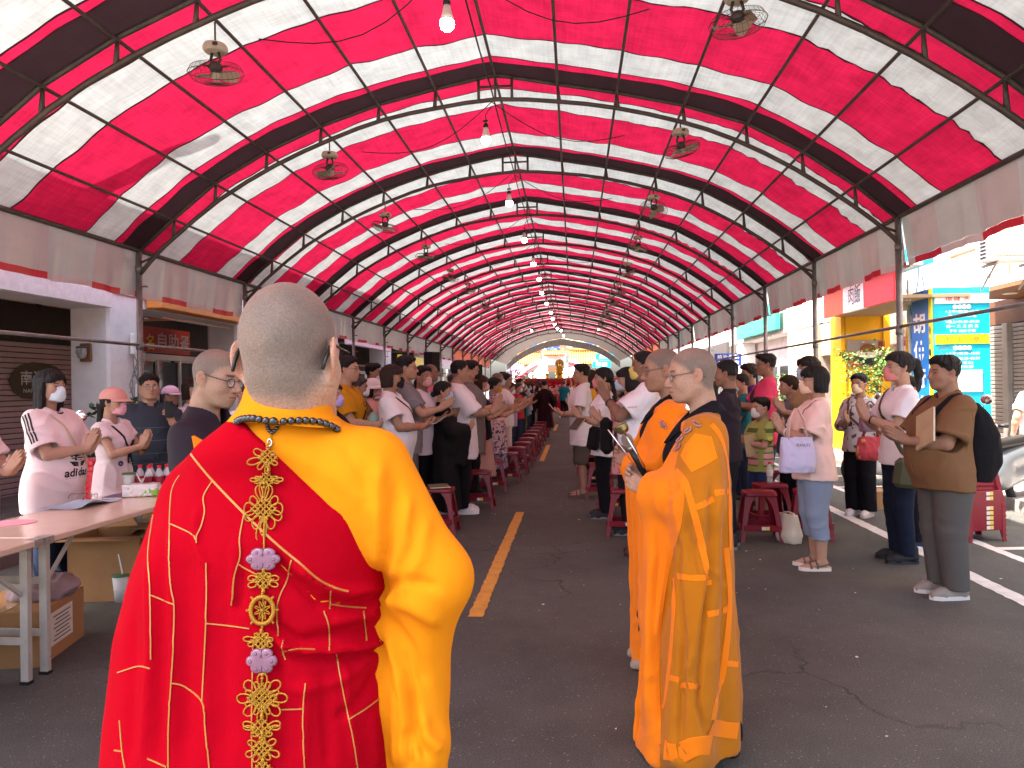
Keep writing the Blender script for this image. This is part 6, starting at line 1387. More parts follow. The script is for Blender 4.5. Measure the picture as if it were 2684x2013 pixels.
knot(kx(245), ky(355), 42, 22, sp, core=.8); knot(kx(232), ky(488), 50, 66, [(90, 1, .3), (70, .92, .22), (110, .92, .22), (180, 1, .3), (0, .95, .28), (200, 1, .22), (-20, .95, .22), (235, .85, .26), (-55, .85, .26), (270, .95, .2), (262, 1.25, .28), (150, .8, .2), (30, .8, .2)], core=.5, nst=5)
knot(kx(230), ky(808), 40, 27, [(15, .95, .3), (165, .95, .3), (-30, 1.0, .26), (210, 1.05, .28), (60, .7, .2), (120, .7, .2)], core=.75)
knot(kx(220), ky(1080), 34, 25, [(170, 1.25, .3), (205, 1.0, .24), (10, .8, .25), (-35, .9, .24), (60, .8, .2), (120, .8, .2)], core=.75)
knot(kx(224), ky(1338), 58, 56, big, core=.46, nst=6); knot(kx(222), ky(1474), 46, 30, [(25, 1, .26), (155, 1, .26), (5, .9, .2), (175, .9, .2), (-50, .7, .2), (230, .7, .2)], core=.7)
knot(kx(224), ky(1564), 40, 36, [(-25, 1.05, .24), (205, 1.0, .24), (35, .9, .22), (150, .9, .22), (-60, .8, .2), (240, .9, .2), (90, .7, .2)], core=.5); knot(kx(227), ky(1658), 24, 22, [(200, 1, .3), (-20, 1, .3)], core=.8)
def amethyst(x, y, w, hgt):
    o, u, v, n, k = frame_at(x, y); b = MB(); W_, H_ = w*k, hgt*k; N_ = 72
    def rad(a): return .78+.22*abs(math.cos(3*a))**.6*(1 if True else 0)
    rings = [(.0, .0052), (.5, .0050), (.82, .0046), (.95, .0032), (1, .0010), (.96, -.002)]; V = [o+n*.0055]; F = []
    for q, zz in rings[1:]:
        for k2 in range(N_): a = 2*math.pi*k2/N_; r = rad(a)*q; V.append(o+u*math.cos(a)*r*W_+v*math.sin(a)*r*H_+n*zz)
    for k2 in range(N_): F.append((0, 1+k2, 1+(k2+1) % N_))
    for i in range(len(rings)-2):
        for k2 in range(N_): F.append((1+i*N_+k2, 1+(i+1)*N_+k2, 1+(i+1)*N_+(k2+1) % N_, 1+i*N_+(k2+1) % N_))
    s = cp(mk('amethyst_flower', V, F, AMETH)); d = MB()
    for k2 in range(6):
        a = R(60*k2); d.lathe([(.0012, 0), (.0026, .0006), (.0012, .001)], (0, 0, 0), 8, rot=None)
        d.V[-24:] = [tuple(o+u*(math.cos(a)*.66*W_+p[0])+v*(math.sin(a)*.66*H_+p[1])+n*(.0045+p[2])) for p in d.V[-24:]]
    d.tube([o+v*H_*.9+n*.004, o+v*H_*.3+n*.0066], .0012, 5); d.tube([o-v*H_*.3+n*.0066, o-v*H_*.9+n*.004], .0012, 5)
    cp(d.build('carving', [mat('amethyst_dark', '#7d566f', rough=.3)], smooth=True))
amethyst(kx(228), ky(713), 42, 29); amethyst(kx(222), ky(1170), 37, 31)
o, u, v, n, k = frame_at(kx(224), ky(942)); b = MB(); r = 31*k
b.tube([o+u*r*.86*math.cos(2*math.pi*i/40)+v*r*1.02*math.sin(2*math.pi*i/40)+n*.002 for i in range(40)], .0031, 8, closed=True)
for i in range(40):
    a = 2*math.pi*i/40; c0 = o+u*r*.86*math.cos(a)+v*r*1.02*math.sin(a)+n*.002; e_ = (u*math.cos(a)+v*math.sin(a)); b.tube([c0-e_*.0033, c0+n*.0033, c0+e_*.0033], .0009, 4)
for i in range(8):
    a = R(45*i+22); ca, sa = math.cos(a), math.sin(a); P = [o+u*(ca*q-sa*s_)*r*.8+v*(sa*q+ca*s_)*r*.95+n*.001 for q, s_ in ((.05, 0), (.35, .10), (.70, .06), (.8, 0), (.70, -.06), (.35, -.10))]
    b.tube(P, .0010, 4, closed=True); a = R(45*i); 
    for dq, rr in ((1.18, .0022), (1.34, .0019)): b.sph(o+u*math.cos(a)*r*.86*dq+v*math.sin(a)*r*1.02*dq+n*.001, rr, 8)
b.sph(o+n*.002, .0028, 8); cp(b.build('gold_wheel', GOLD, smooth=True))
cl = MB(); o, u, v, n, k = frame_at(710, 1160); cl.tube([o+(u*math.cos(a)*.0035+v*math.sin(a)*.006)+n*.001 for a in np.linspace(0, 6.1, 12)], .0013, 6, closed=True); cp(cl.build('clasp', mat('silver', (.7, .66, .62), rough=.2, metal=1), smooth=True))
# ================================================================== the two nuns in orange and the monk in the dark robe
ORB = cloth('bright_orange_cloth', '#f07d0c', weave=280, sheen=.1); ORD = cloth('sheer_orange_cloth', '#b96c0c', weave=320, sheen=.1, var=.10); BLK = cloth('black_cloth', '#17141a')
PLUM = cloth('dark_plum_cloth', '#2b2129', rough=.75)
def wtree(o):
    bpy.context.view_layer.update(); M = o.matrix_world; me = o.data
    return BVHTree.FromPolygons([M @ v.co for v in me.vertices], [tuple(p.vertices) for p in me.polygons])
def wchild(o, e):
    bpy.context.view_layer.update(); o.parent = e; o.matrix_parent_inverse = e.matrix_world.inverted(); return o
def at_head(x, ytop, Y):
    p = PY(x, ytop, Y); return (p[0], Y, 0.0), p[2]
Z3 = lambda x, y: (1620+.20494*x, 1100+.20494*y)
Z8 = lambda x, y: (1560+.4902*x, 1200+.4902*y)
NFOLD = [([Z8(430, 420), Z8(440, 520), Z8(432, 640), Z8(470, 1000), Z8(458, 1300), Z8(452, 1600)], -.016, 11), ([Z8(400, 440), Z8(385, 720), Z8(335, 1000), Z8(342, 1500)], -.018, 10), ([Z8(630, 120), Z8(622, 400), Z8(612, 700), Z8(590, 900)], -.013, 11), ([Z8(600, 720), Z8(575, 950), Z8(556, 1180), Z8(556, 1330), Z8(612, 1500)], -.016, 9),
         ([Z8(590, 520), Z8(570, 760), Z8(530, 1000), Z8(480, 1180)], .010, 16), ([Z8(660, 240), Z8(650, 700), Z8(640, 1100), Z8(625, 1450)], .010, 14), ([Z8(690, 300), Z8(690, 800), Z8(665, 1250)], -.008, 12), ([Z8(745, 250), Z8(752, 700), Z8(745, 1200)], -.008, 10), ([Z8(300, 500), Z8(290, 900), Z8(270, 1400)], .012, 14), ([Z8(330, 380), Z8(345, 520), Z8(310, 900), Z8(310, 1300)], -.010, 10), ([Z8(240, 900), Z8(235, 1500)], -.008, 12),
         ([Z8(520, 160), Z8(500, 400), Z8(520, 560), Z8(545, 640)], -.008, 12), ([Z3(780, 840), Z3(700, 900), Z3(640, 1000)], -.009, 9), ([Z3(640, 800), Z3(600, 900), Z3(620, 1200)], -.008, 10), ([Z3(1240, 300), Z3(1300, 700), Z3(1310, 1100)], .007, 14), ([Z3(860, 900), Z3(980, 1300), Z3(1000, 1600)], .009, 16)]
NFOLD2 = [([(1700, 1160), (1680, 1230), (1650, 1290)], -.010, 12), ([(1695, 1300), (1680, 1500), (1668, 1680)], -.012, 9), ([(1740, 1130), (1720, 1230)], .008, 12)]
def nun(px, ytop, Y, rz, seed, label, hx=.215, hz=1.125, fat=.15, front=True, tone='mid', Hadj=0, fs=0.0):
    loc, H = at_head(px, ytop, Y)
    N = person(loc, rz, H=H+Hadj, sx=1, g=.12, pose='hold', pk=dict(x=hx, z=hz), shaved=True, glass='#6b5750', seed=seed, h=.0055, hh=.0026, fat=fat, tone=tone, label=label, top=('#f58a16', {'kind': 'long', 'hem': .95, 'sleeve': 1.7, 'sw': .048, 'ease': .0, 'mat': BLK, 'neck': .060, 'amp': .002}), bot=None, shoes=None, head=(0, 6, 0), nose=1.0)
    e, J = N['e'], N['J']
    # black inner robe to the ankles
    f = Field((-.30, -.33, .03), (.32, .33, 1.0), .009); f.loft([(.05, 0, 0, .17, .22), (.5, 0, 0, .15, .20), (.95, 0, 0, .12, .17)]); P, Q = f.mesh(); mk('inner_robe', drape(P, Q, .006, seed, vert=.01), Q, BLK, e)
    # orange outer robe: body, sleeves and the long hanging sleeve fronts
    f = Field((-.36, -.44, -.0), (.52, .44, 1.47), .0065)
    f.loft([(.015, .05-fs, 0, .215-fs*.3, .25), (.35, .035-fs, 0, .200-fs*.3, .245), (.75, .018-fs*.6, 0, .180-fs*.2, .238), (1.0, .012, 0, .165, .232), (1.18, .012, 0, .150, .224), (1.29, .0, 0, .128, .208), (1.345, -.014, 0, .100, .178), (1.385, -.028, 0, .082, .128), (1.42, -.042, 0, .066, .085)])
    for s in (-1, 1):
        S, E, W, q = J[s]; f.cap(S+V3(0, -s*.02, -.02), E, .080, .100, .05); f.cap(E, W-(W-E)*.05, .098, .085, .04, end=0)
        p = E+(W-E)*.75
        f.cap(p+V3(-.01, 0, -.02), V3(p[0]+.02-fs*1.3, p[1]*1.0, .06), .075, .062, .06, fl=(1, 1.25)); f.cap(E+V3(0, 0, -.05), V3(E[0]+.06-fs, E[1], .10), .085, .08, .06)
    f.clip(lambda X, Y, Z: .015+.30*np.clip(.06-X, 0, 1)-Z+0*Y)
    for s in (-1, 1):
        S, E, W, q = J[s]; d = unit(W-E); f.cap(W-(W-E)*.12, W+d*.10, .052, .056, .008, 's')
    f.cap((-.012, 0, 1.36), (-.05, 0, 1.56), .072, .10, .01, 's')
    f.put(lambda X, Y, Z: np.maximum(np.abs(Y+(0.01))-.018-.40*np.clip(Z-1.02, 0, 1), np.maximum(.055-X, .95-Z)), (.04, -.3, .95), (.5, .3, 1.5), .01, 's')
    f.put(lambda X, Y, Z: np.maximum(np.abs(Y)-.020, np.maximum(.14-X, Z-1.0)), (.14, -.05, .0), (.5, .05, 1.0), .01, 's')
    P, Q = f.mesh(); P = drape(relax(P, Q, 1), Q, .008, seed*1.3, vert=.012)
    sc_ = e.scale[0]; Rz = np.array(Matrix.Rotation(rz, 3, 'Z')); Pw = (P*sc_) @ Rz.T+np.array(loc)
    Pw = crease(Pw, Q, NFOLD if front else NFOLD2); P = ((Pw-np.array(loc)) @ Rz)/sc_
    ob = mk('robe', P, Q, [ORD, ORB] if front else [ORB, ORD], e); N['robe'] = ob
    if front:
        q = proj(Pw[Q].mean(1)); bx = np.interp(q[:, 1], [1080, 1230, 1290, 1400, 1500, 1700, 2010], [1800, 1768, 1790, 1776, 1748, 1724, 1730]); ob.data.polygons.foreach_set('material_index', (q[:, 0] < bx).astype(np.int32))
    # crossed collar
    cb = MB()
    for s in (-1, 1):
        V = []; n = 14
        for k in range(n):
            t = k/(n-1); a = R(180-s*0)-s*t*R(128)*1.0; a = R(180)-s*t*R(150); r0, r1 = .056, .084
            z = 1.452-.002*t-.30*max(0, t-.45)**1.4; x = -.040+r0*math.cos(a)*1.1+.16*max(0, t-.5); y = r0*math.sin(a)*1.05*(1-1.2*max(0, t-.55)); x2 = -.040+r1*math.cos(a)*1.12+.16*max(0, t-.5); y2 = r1*math.sin(a)*1.05*(1-.55*max(0, t-.55))
            V += [(x, y, z+.018), (x2, y2, z-.028)]
        cb.add(V, [(2*k, 2*k+1, 2*k+3, 2*k+2) for k in range(n-1)])
    o = cb.build('collar', BLK, e, smooth=True); sd = o.modifiers.new('thick', 'SOLIDIFY'); sd.thickness = .006
    sh = MB()
    for s in (-1, 1): pass
    for s in (-1, 1): mk('shoe', *shoe_mesh(.006, .03, s*.085, L=.95), mat('shoe_tan', '#9b8a78', rough=.7), e)
    return N
N1 = nun(1814, 910, 3.05, math.pi+.04, 0, 'nun with shaved head and rimless glasses in patched orange robe, nearest on the right', fat=.55, hx=.205, hz=1.12)
N2 = nun(1736, 913, 3.95, math.pi+.02, 2, 'younger nun in orange robe standing just behind the nearest nun, glasses and black collar', fat=.05, hx=.18, hz=1.10, front=False, tone='tan', fs=.06)
t1 = wtree(N1['robe'])
def bandn(line, w, m=ORB, name='robe_band', zz=Z3, lift=.0012):
    o = ribbon(name, t1, [zz(*p) for p in line], w, m, None, lift=lift, thick=.0008, step=7)
    if o: wchild(o, N1['e'])
bandn([(735, 650), (850, 790), (905, 960), (960, 1140), (1020, 1380), (1085, 1659)], .026); bandn([(1195, 60), (1290, 180), (1350, 330), (1385, 480), (1410, 700), (1425, 950), (1430, 1300), (1438, 1659)], .024)
bandn([(700, 480), (720, 720), (712, 900), (690, 1100), (660, 1250), (630, 1400)], .026, zz=Z8); bandn([(560, 440), (590, 560), (606, 680)], .026, zz=Z8)
bandn([(975, 1128), (1090, 1085), (1222, 1010)], .022); bandn([(1235, 945), (1310, 925), (1405, 915)], .022)
bandn([(600, 836), (660, 826), (712, 806)], .022, zz=Z8); bandn([(440, 632), (520, 642), (592, 640)], .022, zz=Z8); bandn([(700, 1098), (790, 1108)], .022, zz=Z8); bandn([(380, 1168), (447, 1188)], .022, zz=Z8); bandn([(455, 1216), (552, 1222)], .022, zz=Z8)
bandn([(420, 640), (420, 800), (410, 960), (395, 1130), (365, 1340)], .026, zz=Z8); bandn([(640, 186), (712, 180)], .022, zz=Z8); bandn([(740, 545), (775, 555)], .02, zz=Z8)
bandn([(370, 1560), (440, 1580), (530, 1545), (618, 1535)], .070, zz=Z8, lift=.0018); bandn([(618, 1440), (700, 1455), (762, 1460)], .060, zz=Z8, lift=.0018)
ident = lambda x, y: (x, y)
bandn([(1770, 1236), (1790, 1290), (1776, 1400), (1748, 1500), (1724, 1700), (1729, 1950)], .016, zz=ident)
# sewn patch on the shoulder
def patchn(pts, nm, m):
    V, F = densify([Z3(*p) for p in pts], [tuple(range(len(pts)))], 8); W_ = []
    for x, y in V:
        h, n = cast(t1, x, y); W_.append((h+n*.0022) if h is not None else Vector(PY(x, y, 2.9)))
    return wchild(mk(nm, W_, F, m), N1['e'])
patchn([(985, 175), (1195, 220), (1270, 490), (1130, 578), (942, 676), (800, 462), (860, 330)], 'robe_patch', ORB)
CLS = mat('clear_clasp', '#d9a9a4', rough=.1, trans=.6, coat=.4)
for NN, pts in ((N1, [(1010, 60), (900, 150), (800, 260), (770, 360)]), (N2, [(575, 50), (585, 90)])):
    b = MB()
    for p in pts:
        h, n = cast(t1 if NN is N1 else wtree(NN['robe']), *Z3(*p))
        if h is not None:
            b = MB(); u = n.orthogonal().normalized(); v = n.cross(u); b.tube([h+n*.006+u*.008*math.cos(a)+v*.020*math.sin(a) for a in np.linspace(0, 5.9, 12)], .004, 6, closed=True); wchild(b.build('clasp', CLS, smooth=True), NN['e'])
# instruments in their hands
YB = 2.98
p0, p1 = Vector(PY(1634, 1128, YB)), Vector(PY(1675, 1200, YB)); BRASS = mat('brass', '#8f8558', rough=.28, metal=.9, var=.3, vs=20); CHROME = mat('chrome', (.75, .74, .73), rough=.15, metal=1)
bell = empty('hand_bell', p0, label='small brass bowl bell on a metal stick held by the nearest nun', cat='hand bell')
ax = (p0-p1).normalized(); rot = ax.to_track_quat('Z', 'Y').to_matrix(); tl = Matrix.Rotation(R(12), 3, 'Y')
b = MB(); b.lathe([(.0, -.012), (.014, -.012), (.022, -.006), (.026, .006), (.0275, .022), (.0285, .026), (.026, .026), (.024, .010), (.0, -.006)], n=24, rot=rot); b.build('bowl', BRASS, bell, smooth=True)
b = MB(); b.tube([-ax*.008, (p1-p0)+(-ax)*.045], [.0042, .0055], 10); b.build('stick', CHROME, bell, smooth=True)
q0, q1_ = Vector(PY(1594, 1126, YB-.02)), Vector(PY(1676, 1236, YB)); st = empty('bell_striker', q0, label='thin steel striker rod crossing the nearest nun\'s fingers', cat='striker')
b = MB(); b.tube([(0, 0, 0), q1_-q0], .0028, 8); b.build('rod', CHROME, st, smooth=True)
m0, m1 = Vector(PY(1645, 1156, YB+.05)), Vector(PY(1688, 1240, YB+.05)); mic = empty('microphone', m0, label='black handheld microphone with silver mesh head behind the bowl bell', cat='microphone')
ax = (m0-m1).normalized(); rot = ax.to_track_quat('Z', 'Y').to_matrix()
b = MB(); b.lathe([(.017, -.022), (.0235, -.010), (.025, .006), (.021, .022), (.010, .031), (0, .033)], n=20, rot=rot); b.build('mesh_head', mat('mic_mesh', '#b9aea0', rough=.35, metal=.6, bump=.8, bs=900), mic, smooth=True)
b = MB(); b.lathe([(.018, -.024), (.0185, -.034), (.016, -.04)], n=20, rot=rot); b.build('ring', mat('mic_ring', '#9a9089', rough=.3, metal=.8), mic, smooth=True)
b = MB(); b.lathe([(.0165, -.04), (.0150, -.09), (.012, -.17), (0, -.172)], n=16, rot=rot); b.build('grip', BK, mic, smooth=True)
# monk in the dark robe, left
loc, H = at_head(560, 911, 2.82)
DM = person(loc, -.10, H=H, sx=0, g=.06, pose='pray', pk=dict(x=.25, z=1.10), shaved=True, glass='#15161c', seed=1, h=.006, hh=.0027, fat=.05, tone='mid', head=(-4, 13, 0), nose=1.08, label='monk with shaved head and rectangular glasses in a dark plum robe looking down', top=('#2b2129', {'kind': 'robe', 'mat': PLUM, 'vert': .010, 'neckopen': .10}), bot=None, shoes=('#2a2725', '#4a4642'))
e = DM['e']; cb = MB()
for s, dz in ((1, 0), (-1, .004)):
    V = []; n = 16
    for k in range(n):
        t = k/(n-1); a = R(180)-s*t*R(140); z = 1.446-.34*max(0, t-.42)**1.25
        for r, zz in ((.058, .016), (.070, .006), (.088, -.030)): V.append((-.040+r*math.cos(a)*1.15+.17*max(0, t-.5)+dz, r*math.sin(a)*(1-1.1*max(0, t-.6)), z+zz))
    cb.add(V, [(3*k+j, 3*k+j+1, 3*k+j+4, 3*k+j+3) for k in range(n-1) for j in range(2)])
o = cb.build('collar', PLUM, e, smooth=True); sd = o.modifiers.new('thick', 'SOLIDIFY'); sd.thickness = .006
tb = MB(); tb.prism([(502, 1143), (541, 1165), (552, 1185), (520, 1190), (509, 1182)], (0, 0, 0), (0, 0, 0), (0, 0, 0), (0, 0, 0)) if False else None
V = [PY(x, y, 2.52) for x, y in ((502, 1143), (506, 1142), (541, 1162), (556, 1188), (520, 1196), (509, 1182))]; V2 = [(a, b+.012, c) for a, b, c in V]; n = 6
wchild(mk('shoulder_tab', V+V2, [tuple(range(n-1, -1, -1)), tuple(range(n, 2*n))]+[(i, (i+1) % n, n+(i+1) % n, n+i) for i in range(n)], ORB, smooth=False), e)
# ================================================================== the people on both sides
WHITE = '#e9e2e2'; PINKW = '#ead3d3'
G_L, G_R = 'worshippers left of the aisle', 'worshippers right of the aisle'
PAPER = mat('book_paper', '#d8cdb8', rough=.8); COVER = mat('book_cover_tan', '#b49a76', rough=.6, var=.15); COVERK = mat('book_cover_olive', '#7c7350', rough=.6, var=.1); COVERD = mat('book_cover_dark', '#4a3a2c', rough=.6); COVERR = mat('book_cover_red', '#b3122a', rough=.5)
def put(x, ytop, Y, rz, label, adj=0.0, **k):
    loc, H = at_head(x, ytop, Y); hh = k.pop('H', None)
    return person(loc, rz, H=(hh or H)+adj, label=label, group=G_L if loc[0] < -.6 else G_R, h=k.pop('h', .0065 if Y < 7 else .0078 if Y < 9.5 else .010), **k)
def loc2w(N, p): e = N['e']; bpy.context.view_layer.update(); return e.matrix_world @ Vector(p)
def on_shirt(N, key='shirt'):
    if 'tree_'+key not in N: N['tree_'+key] = bvh_of(N[key])
    return N['tree_'+key]
def strap(N, pts, w, m, name='strap', lift=.004):
    """a flat strap laid over the clothes, pts in body coordinates"""
    t = on_shirt(N); P = []
    L = [Vector(p) for p in pts]; L2 = []
    for a, b in zip(L[:-1], L[1:]): L2 += [a.lerp(b, i/6) for i in range(6)]
    L2.append(L[-1])
    for p in L2:
        c, n, i, d = t.find_nearest(p); P.append((c+n*lift, n) if c is not None else (p, Vector((1, 0, 0))))
    V = []; F = []
    for i, (p, n) in enumerate(P):
        tg = (P[min(i+1, len(P)-1)][0]-P[max(i-1, 0)][0]).normalized(); s = tg.cross(n).normalized()*w/2; V += [p-s, p-s*.9+n*.003, p+s*.9+n*.003, p+s]
    for i in range(len(P)-1): F += [(i*4+j, i*4+j+1, (i+1)*4+j+1, (i+1)*4+j) for j in range(3)]
    return mk(name, V, F, m, N['e'])
def printed(N, body, o, size, m, w=None, n=(1, 0, 0), u=(0, 1, 0), shear=0, weight=0, key='shirt', name='print'):
    V, F = text2d(body, 1, shear=shear, weight=weight); V = fit2d(V, w=w, h=size); V, F = densify(V, F, .02); return wrap(name, V, F, on_shirt(N, key), o, u, (0, 0, 1), n, m, N['e'])
def shape_on(N, pts, o, m, n=(1, 0, 0), u=(0, 1, 0), name='print', key='shirt', v=(0, 0, 1)):
    V, F = densify(pts, [tuple(range(len(pts)))], .02); return wrap(name, V, F, on_shirt(N, key), o, u, v, n, m, N['e'])
def ringpts(r, n=16, sx=1, sy=1, cx=0, cy=0): return [(cx+r*sx*math.cos(2*math.pi*k/n), cy+r*sy*math.sin(2*math.pi*k/n)) for k in range(n)]
def bangle(N, side, m, r=.032, thick=.005, at=.10, name='bracelet', flat=False):
    S, E, W, q = N['J'][side]; d = Vector(W-E).normalized(); c = Vector(W)-d*at*.5; u = d.orthogonal().normalized(); v = d.cross(u); b = MB()
    b.tube([c+u*r*math.cos(2*math.pi*k/20)+v*r*math.sin(2*math.pi*k/20) for k in range(20)], thick, 6, closed=True)
    if flat: b.sph(c+Vector((.0, -side*r*.0, 0))+u*r, .014, 10, 0)
    return b.build(name, m, N['e'], smooth=True)
def book(N, label, size=(.15, .21, .012), c=None, rot=None, cover=COVER, open_=False, world=None):
    """a booklet held in the hands; its own thing"""
    S = N['e'].scale[0]; e = empty('booklet', (0, 0, 0), label=label, cat='booklet'); w, l, t = size
    b = MB()
    if open_:
        b.box((-w/2, 0, 0), (w, l, .003), 0, rot=Matrix.Rotation(R(12), 3, 'Y')); b.box((w/2, 0, 0), (w, l, .003), 0, rot=Matrix.Rotation(R(-12), 3, 'Y')); b.build('cover', cover, e)
        b = MB(); b.box((-w/2, 0, .004), (w*.95, l*.95, .005), 0, rot=Matrix.Rotation(R(12), 3, 'Y')); b.box((w/2, 0, .004), (w*.95, l*.95, .005), 0, rot=Matrix.Rotation(R(-12), 3, 'Y')); b.build('pages', PAPER, e)
    else:
        b.box((0, 0, t/2), (w, l, .0025)); b.box((0, 0, -t/2), (w, l, .0025)); b.box((-w/2, 0, 0), (.003, l, t)); b.build('cover', cover, e); b = MB(); b.box((.001, 0, 0), (w*.97, l*.97, t*.85)); b.build('pages', PAPER, e)
    bpy.context.view_layer.update(); M = N['e'].matrix_world @ Matrix.Translation(Vector(c)) @ (rot if rot is not None else Matrix.Identity(4)); lo, ro, sc = M.decompose(); e.location = lo; e.rotation_euler = ro.to_euler(); return e
def RX(a, b=0, c=0): return (Matrix.Rotation(R(c), 4, 'Z') @ Matrix.Rotation(R(b), 4, 'Y') @ Matrix.Rotation(R(a), 4, 'X'))
BLKP = mat('black_print', '#141216', rough=.7); INK = mat('ink_purple', '#4c3f78', rough=.7)
# ---------------- left, behind the table
L0 = put(-95, 985, 4.30, .05, 'woman at the left edge with joined hands and a pale bangle', sx=1, g=.25, pose='pray', pk=dict(x=.31, z=1.06), hair='bobmid', top=(PINKW, {'sleeve': .8}), bot=('pants', '#1c1b1f', {}), seed=3, mask='#e3dada')
bangle(L0, -1, mat('ivory_bangle', '#e9ddd2', rough=.4), .042, .006, .14); bangle(L0, 1, MATS[('ivory_bangle',)], .042, .006, .14)
L1 = put(136, 974, 4.95, -.06, 'woman in white striped-sleeve sports tee and pale blue mask behind the table', sx=1, g=.55, pose='pray', pk=dict(x=.30, z=1.13, el=62), hair='long', mask='#cfdfe6', top=(PINKW, {'sleeve': .82, 'sw': .080, 'hem': .68, 'ease': .026}), bot=('pants', '#1a2236', {}), shoes=('#a08c8c', '#cabdbd'), seed=2, belly=.5, h=.0058, hcol='black', head=(-6, 0, 0))
t = on_shirt(L1)
nk = MB(); nk.tube([(-.020+.078*math.cos(a)*1.05, .080*math.sin(a), 1.418-.030*max(0, math.cos(a))) for a in np.linspace(0, 2*math.pi, 25)[:-1]], .007, 6, closed=True); nk.build('neck_rib', BLKP, L1['e'], smooth=True)
for s in (-1, 1):
    S, E, W, q = L1['J'][s]; S, E = Vector(S), Vector(E); d = (E-S)*.80; ax = d.normalized(); out = Vector((0, s, .35)); out = (out-ax*out.dot(ax)).normalized(); sd = ax.cross(out)
    for j in (-1, 0, 1):
        P = []
        for k in range(13):
            p = S+d*(k/12*1.02-.16)+out*.3+sd*j*.021*(1 if True else 0); h = t.ray_cast(p, -out)
            if h[0] is not None and h[3] < .4: P.append((h[0]+h[1]*.0025, h[1]))
        V = []; F = []
        for k, (p, n) in enumerate(P):
            tg = (P[min(k+1, len(P)-1)][0]-P[max(k-1, 0)][0]).normalized(); c_ = tg.cross(n).normalized()*.0062; V += [p-c_, p+c_]
        F = [(2*k, 2*k+1, 2*k+3, 2*k+2) for k in range(len(P)-1)]
        if V: mk('sleeve_stripe', V, F, BLKP, L1['e'])
leafp = lambda ang, l, w: [(math.cos(R(ang))*l*q-math.sin(R(ang))*w*s_, math.sin(R(ang))*l*q+math.cos(R(ang))*w*s_) for q, s_ in ((0, .3), (.25, .9), (.55, 1), (.85, .5), (1, 0), (.85, -.5), (.55, -1), (.25, -.9), (0, -.3))]
for ang, l in ((90, .11), (40, .10), (140, .10)): shape_on(L1, leafp(ang, l, .026), (.3, .015, 1.045), BLKP, name='logo')
WSTR = mat('white_print', '#e6dede', rough=.8)
for k in range(3): shape_on(L1, [(-.085, -.004), (.085, -.004), (.085, .005), (-.085, .005)], (.3, .015, 1.050+.018*k), WSTR if k != 9 else BLKP, name='logo').data.vertices.foreach_get
for k in range(3): shape_on(L1, [(-.070+.012*k, -.005), (-.012, -.009), (-.012, .001), (-.072+.012*k, .007)], (.3, .015, 1.030-.012*k), BLKP, name='logo'); shape_on(L1, [(.012, -.009), (.070-.012*k, -.005), (.072-.012*k, .007), (.012, .001)], (.3, .015, 1.030-.012*k), BLKP, name='logo')
printed(L1, 'adidas', (.3, .005, .955), .062, BLKP, w=.215, weight=.03, shear=.12); printed(L1, 'O R I G I N A L S', (.3, .005, .915), .011, mat('grey_print', '#9b9298', rough=.8), w=.20)
strap(L1, [(-.03, -.11, 1.38), (.10, -.05, 1.25), (.15, .04, 1.08), (.13, .15, .92), (.05, .21, .80)], .018, mat('tan_strap', '#c7b197', rough=.8), 'bag_strap')
L2 = put(297, 1013, 5.75, -.10, 'woman in pink baseball cap and pink mask with black strap and watch', adj=-.03, sx=1, g=.22, pose='pray', pk=dict(x=.31, z=1.18, el=66), hair='lowpony', mask='#e3a3b0', top=('#e6d3d6', {'sleeve': .42, 'hem': .66, 'sw': .062, 'lowneck': .02}), bot=('pants', '#17161a', {}), seed=1, head=(6, 4, 0), h=.006)
strap(L2, [(-.03, -.10, 1.37), (.09, -.04, 1.24), (.13, .06, 1.08), (.10, .15, .93)], .022, BLKP, 'bag_strap'); bangle(L2, 1, BLKP, .033, .008, .12, 'watch', True)
shape_on(L2, ringpts(.026), (.3, -.055, 1.02), INK); shape_on(L2, ringpts(.008), (.301, -.052, 1.02), WSTR)
shape_on(L2, [(-.05, -.06), (.02, -.10), (.055, -.06), (.06, .10), (.03, .16), (-.02, .15), (-.055, .05)], (.3, .07, 1.08), BLKP); shape_on(L2, [(-.028, -.13), (.02, -.15), (.035, -.06), (.030, .03), (.018, .03), (.013, -.03), (.008, .045), (-.004, .045), (-.006, -.03), (-.015, .035), (-.028, .03)], (.302, .075, 1.04), WSTR)
def cap_hat(N, m, brim=1, bucket=False):
    M = N['M4']; f = Field((-.16, -.13, -.04), (.22, .13, .17), .006); X = MB()
    f.ell((-.010, 0, .036), (.124, .104, .110)); f.clip(lambda X, Y, Z: .034-.10*np.clip(-X-.03, 0, 1)-Z+0*Y+.0*X)
    if bucket: f.cap((-.012, 0, .045), (-.012, 0, .046), .0, .0)
    P, Q = f.mesh(); o = mk('hat', np.array([M @ Vector(v) for v in P]), Q, m, N['e'])
    b = MB(); n = 18; V = []
    for k in range(n+1):
        a = R(-72)+R(144)*k/n if not bucket else 2*math.pi*k/n
        for q in range(4):
            t_ = q/3; r = 1+t_*(.62 if not bucket else .50); c_, s_ = math.cos(a), math.sin(a)
            V.append(M @ Vector((-.010+.121*c_*(1+.38*t_) , .102*s_*(1+.38*t_), .045-.05*t_) if bucket else (-.010+.121*c_*(1+.62*t_*c_), .103*s_, .042-t_*(.012+.016*abs(s_)))))
    F = [(4*k+q, 4*k+q+1, 4*k+q+5, 4*k+q+4) for k in range(n) for q in range(3)]
    br = mk('brim', V, F, m, o); sd = br.modifiers.new('thick', 'SOLIDIFY'); sd.thickness = .004; return o
cap_hat(L2, cloth('cloth_capink', '#dd9d92'))
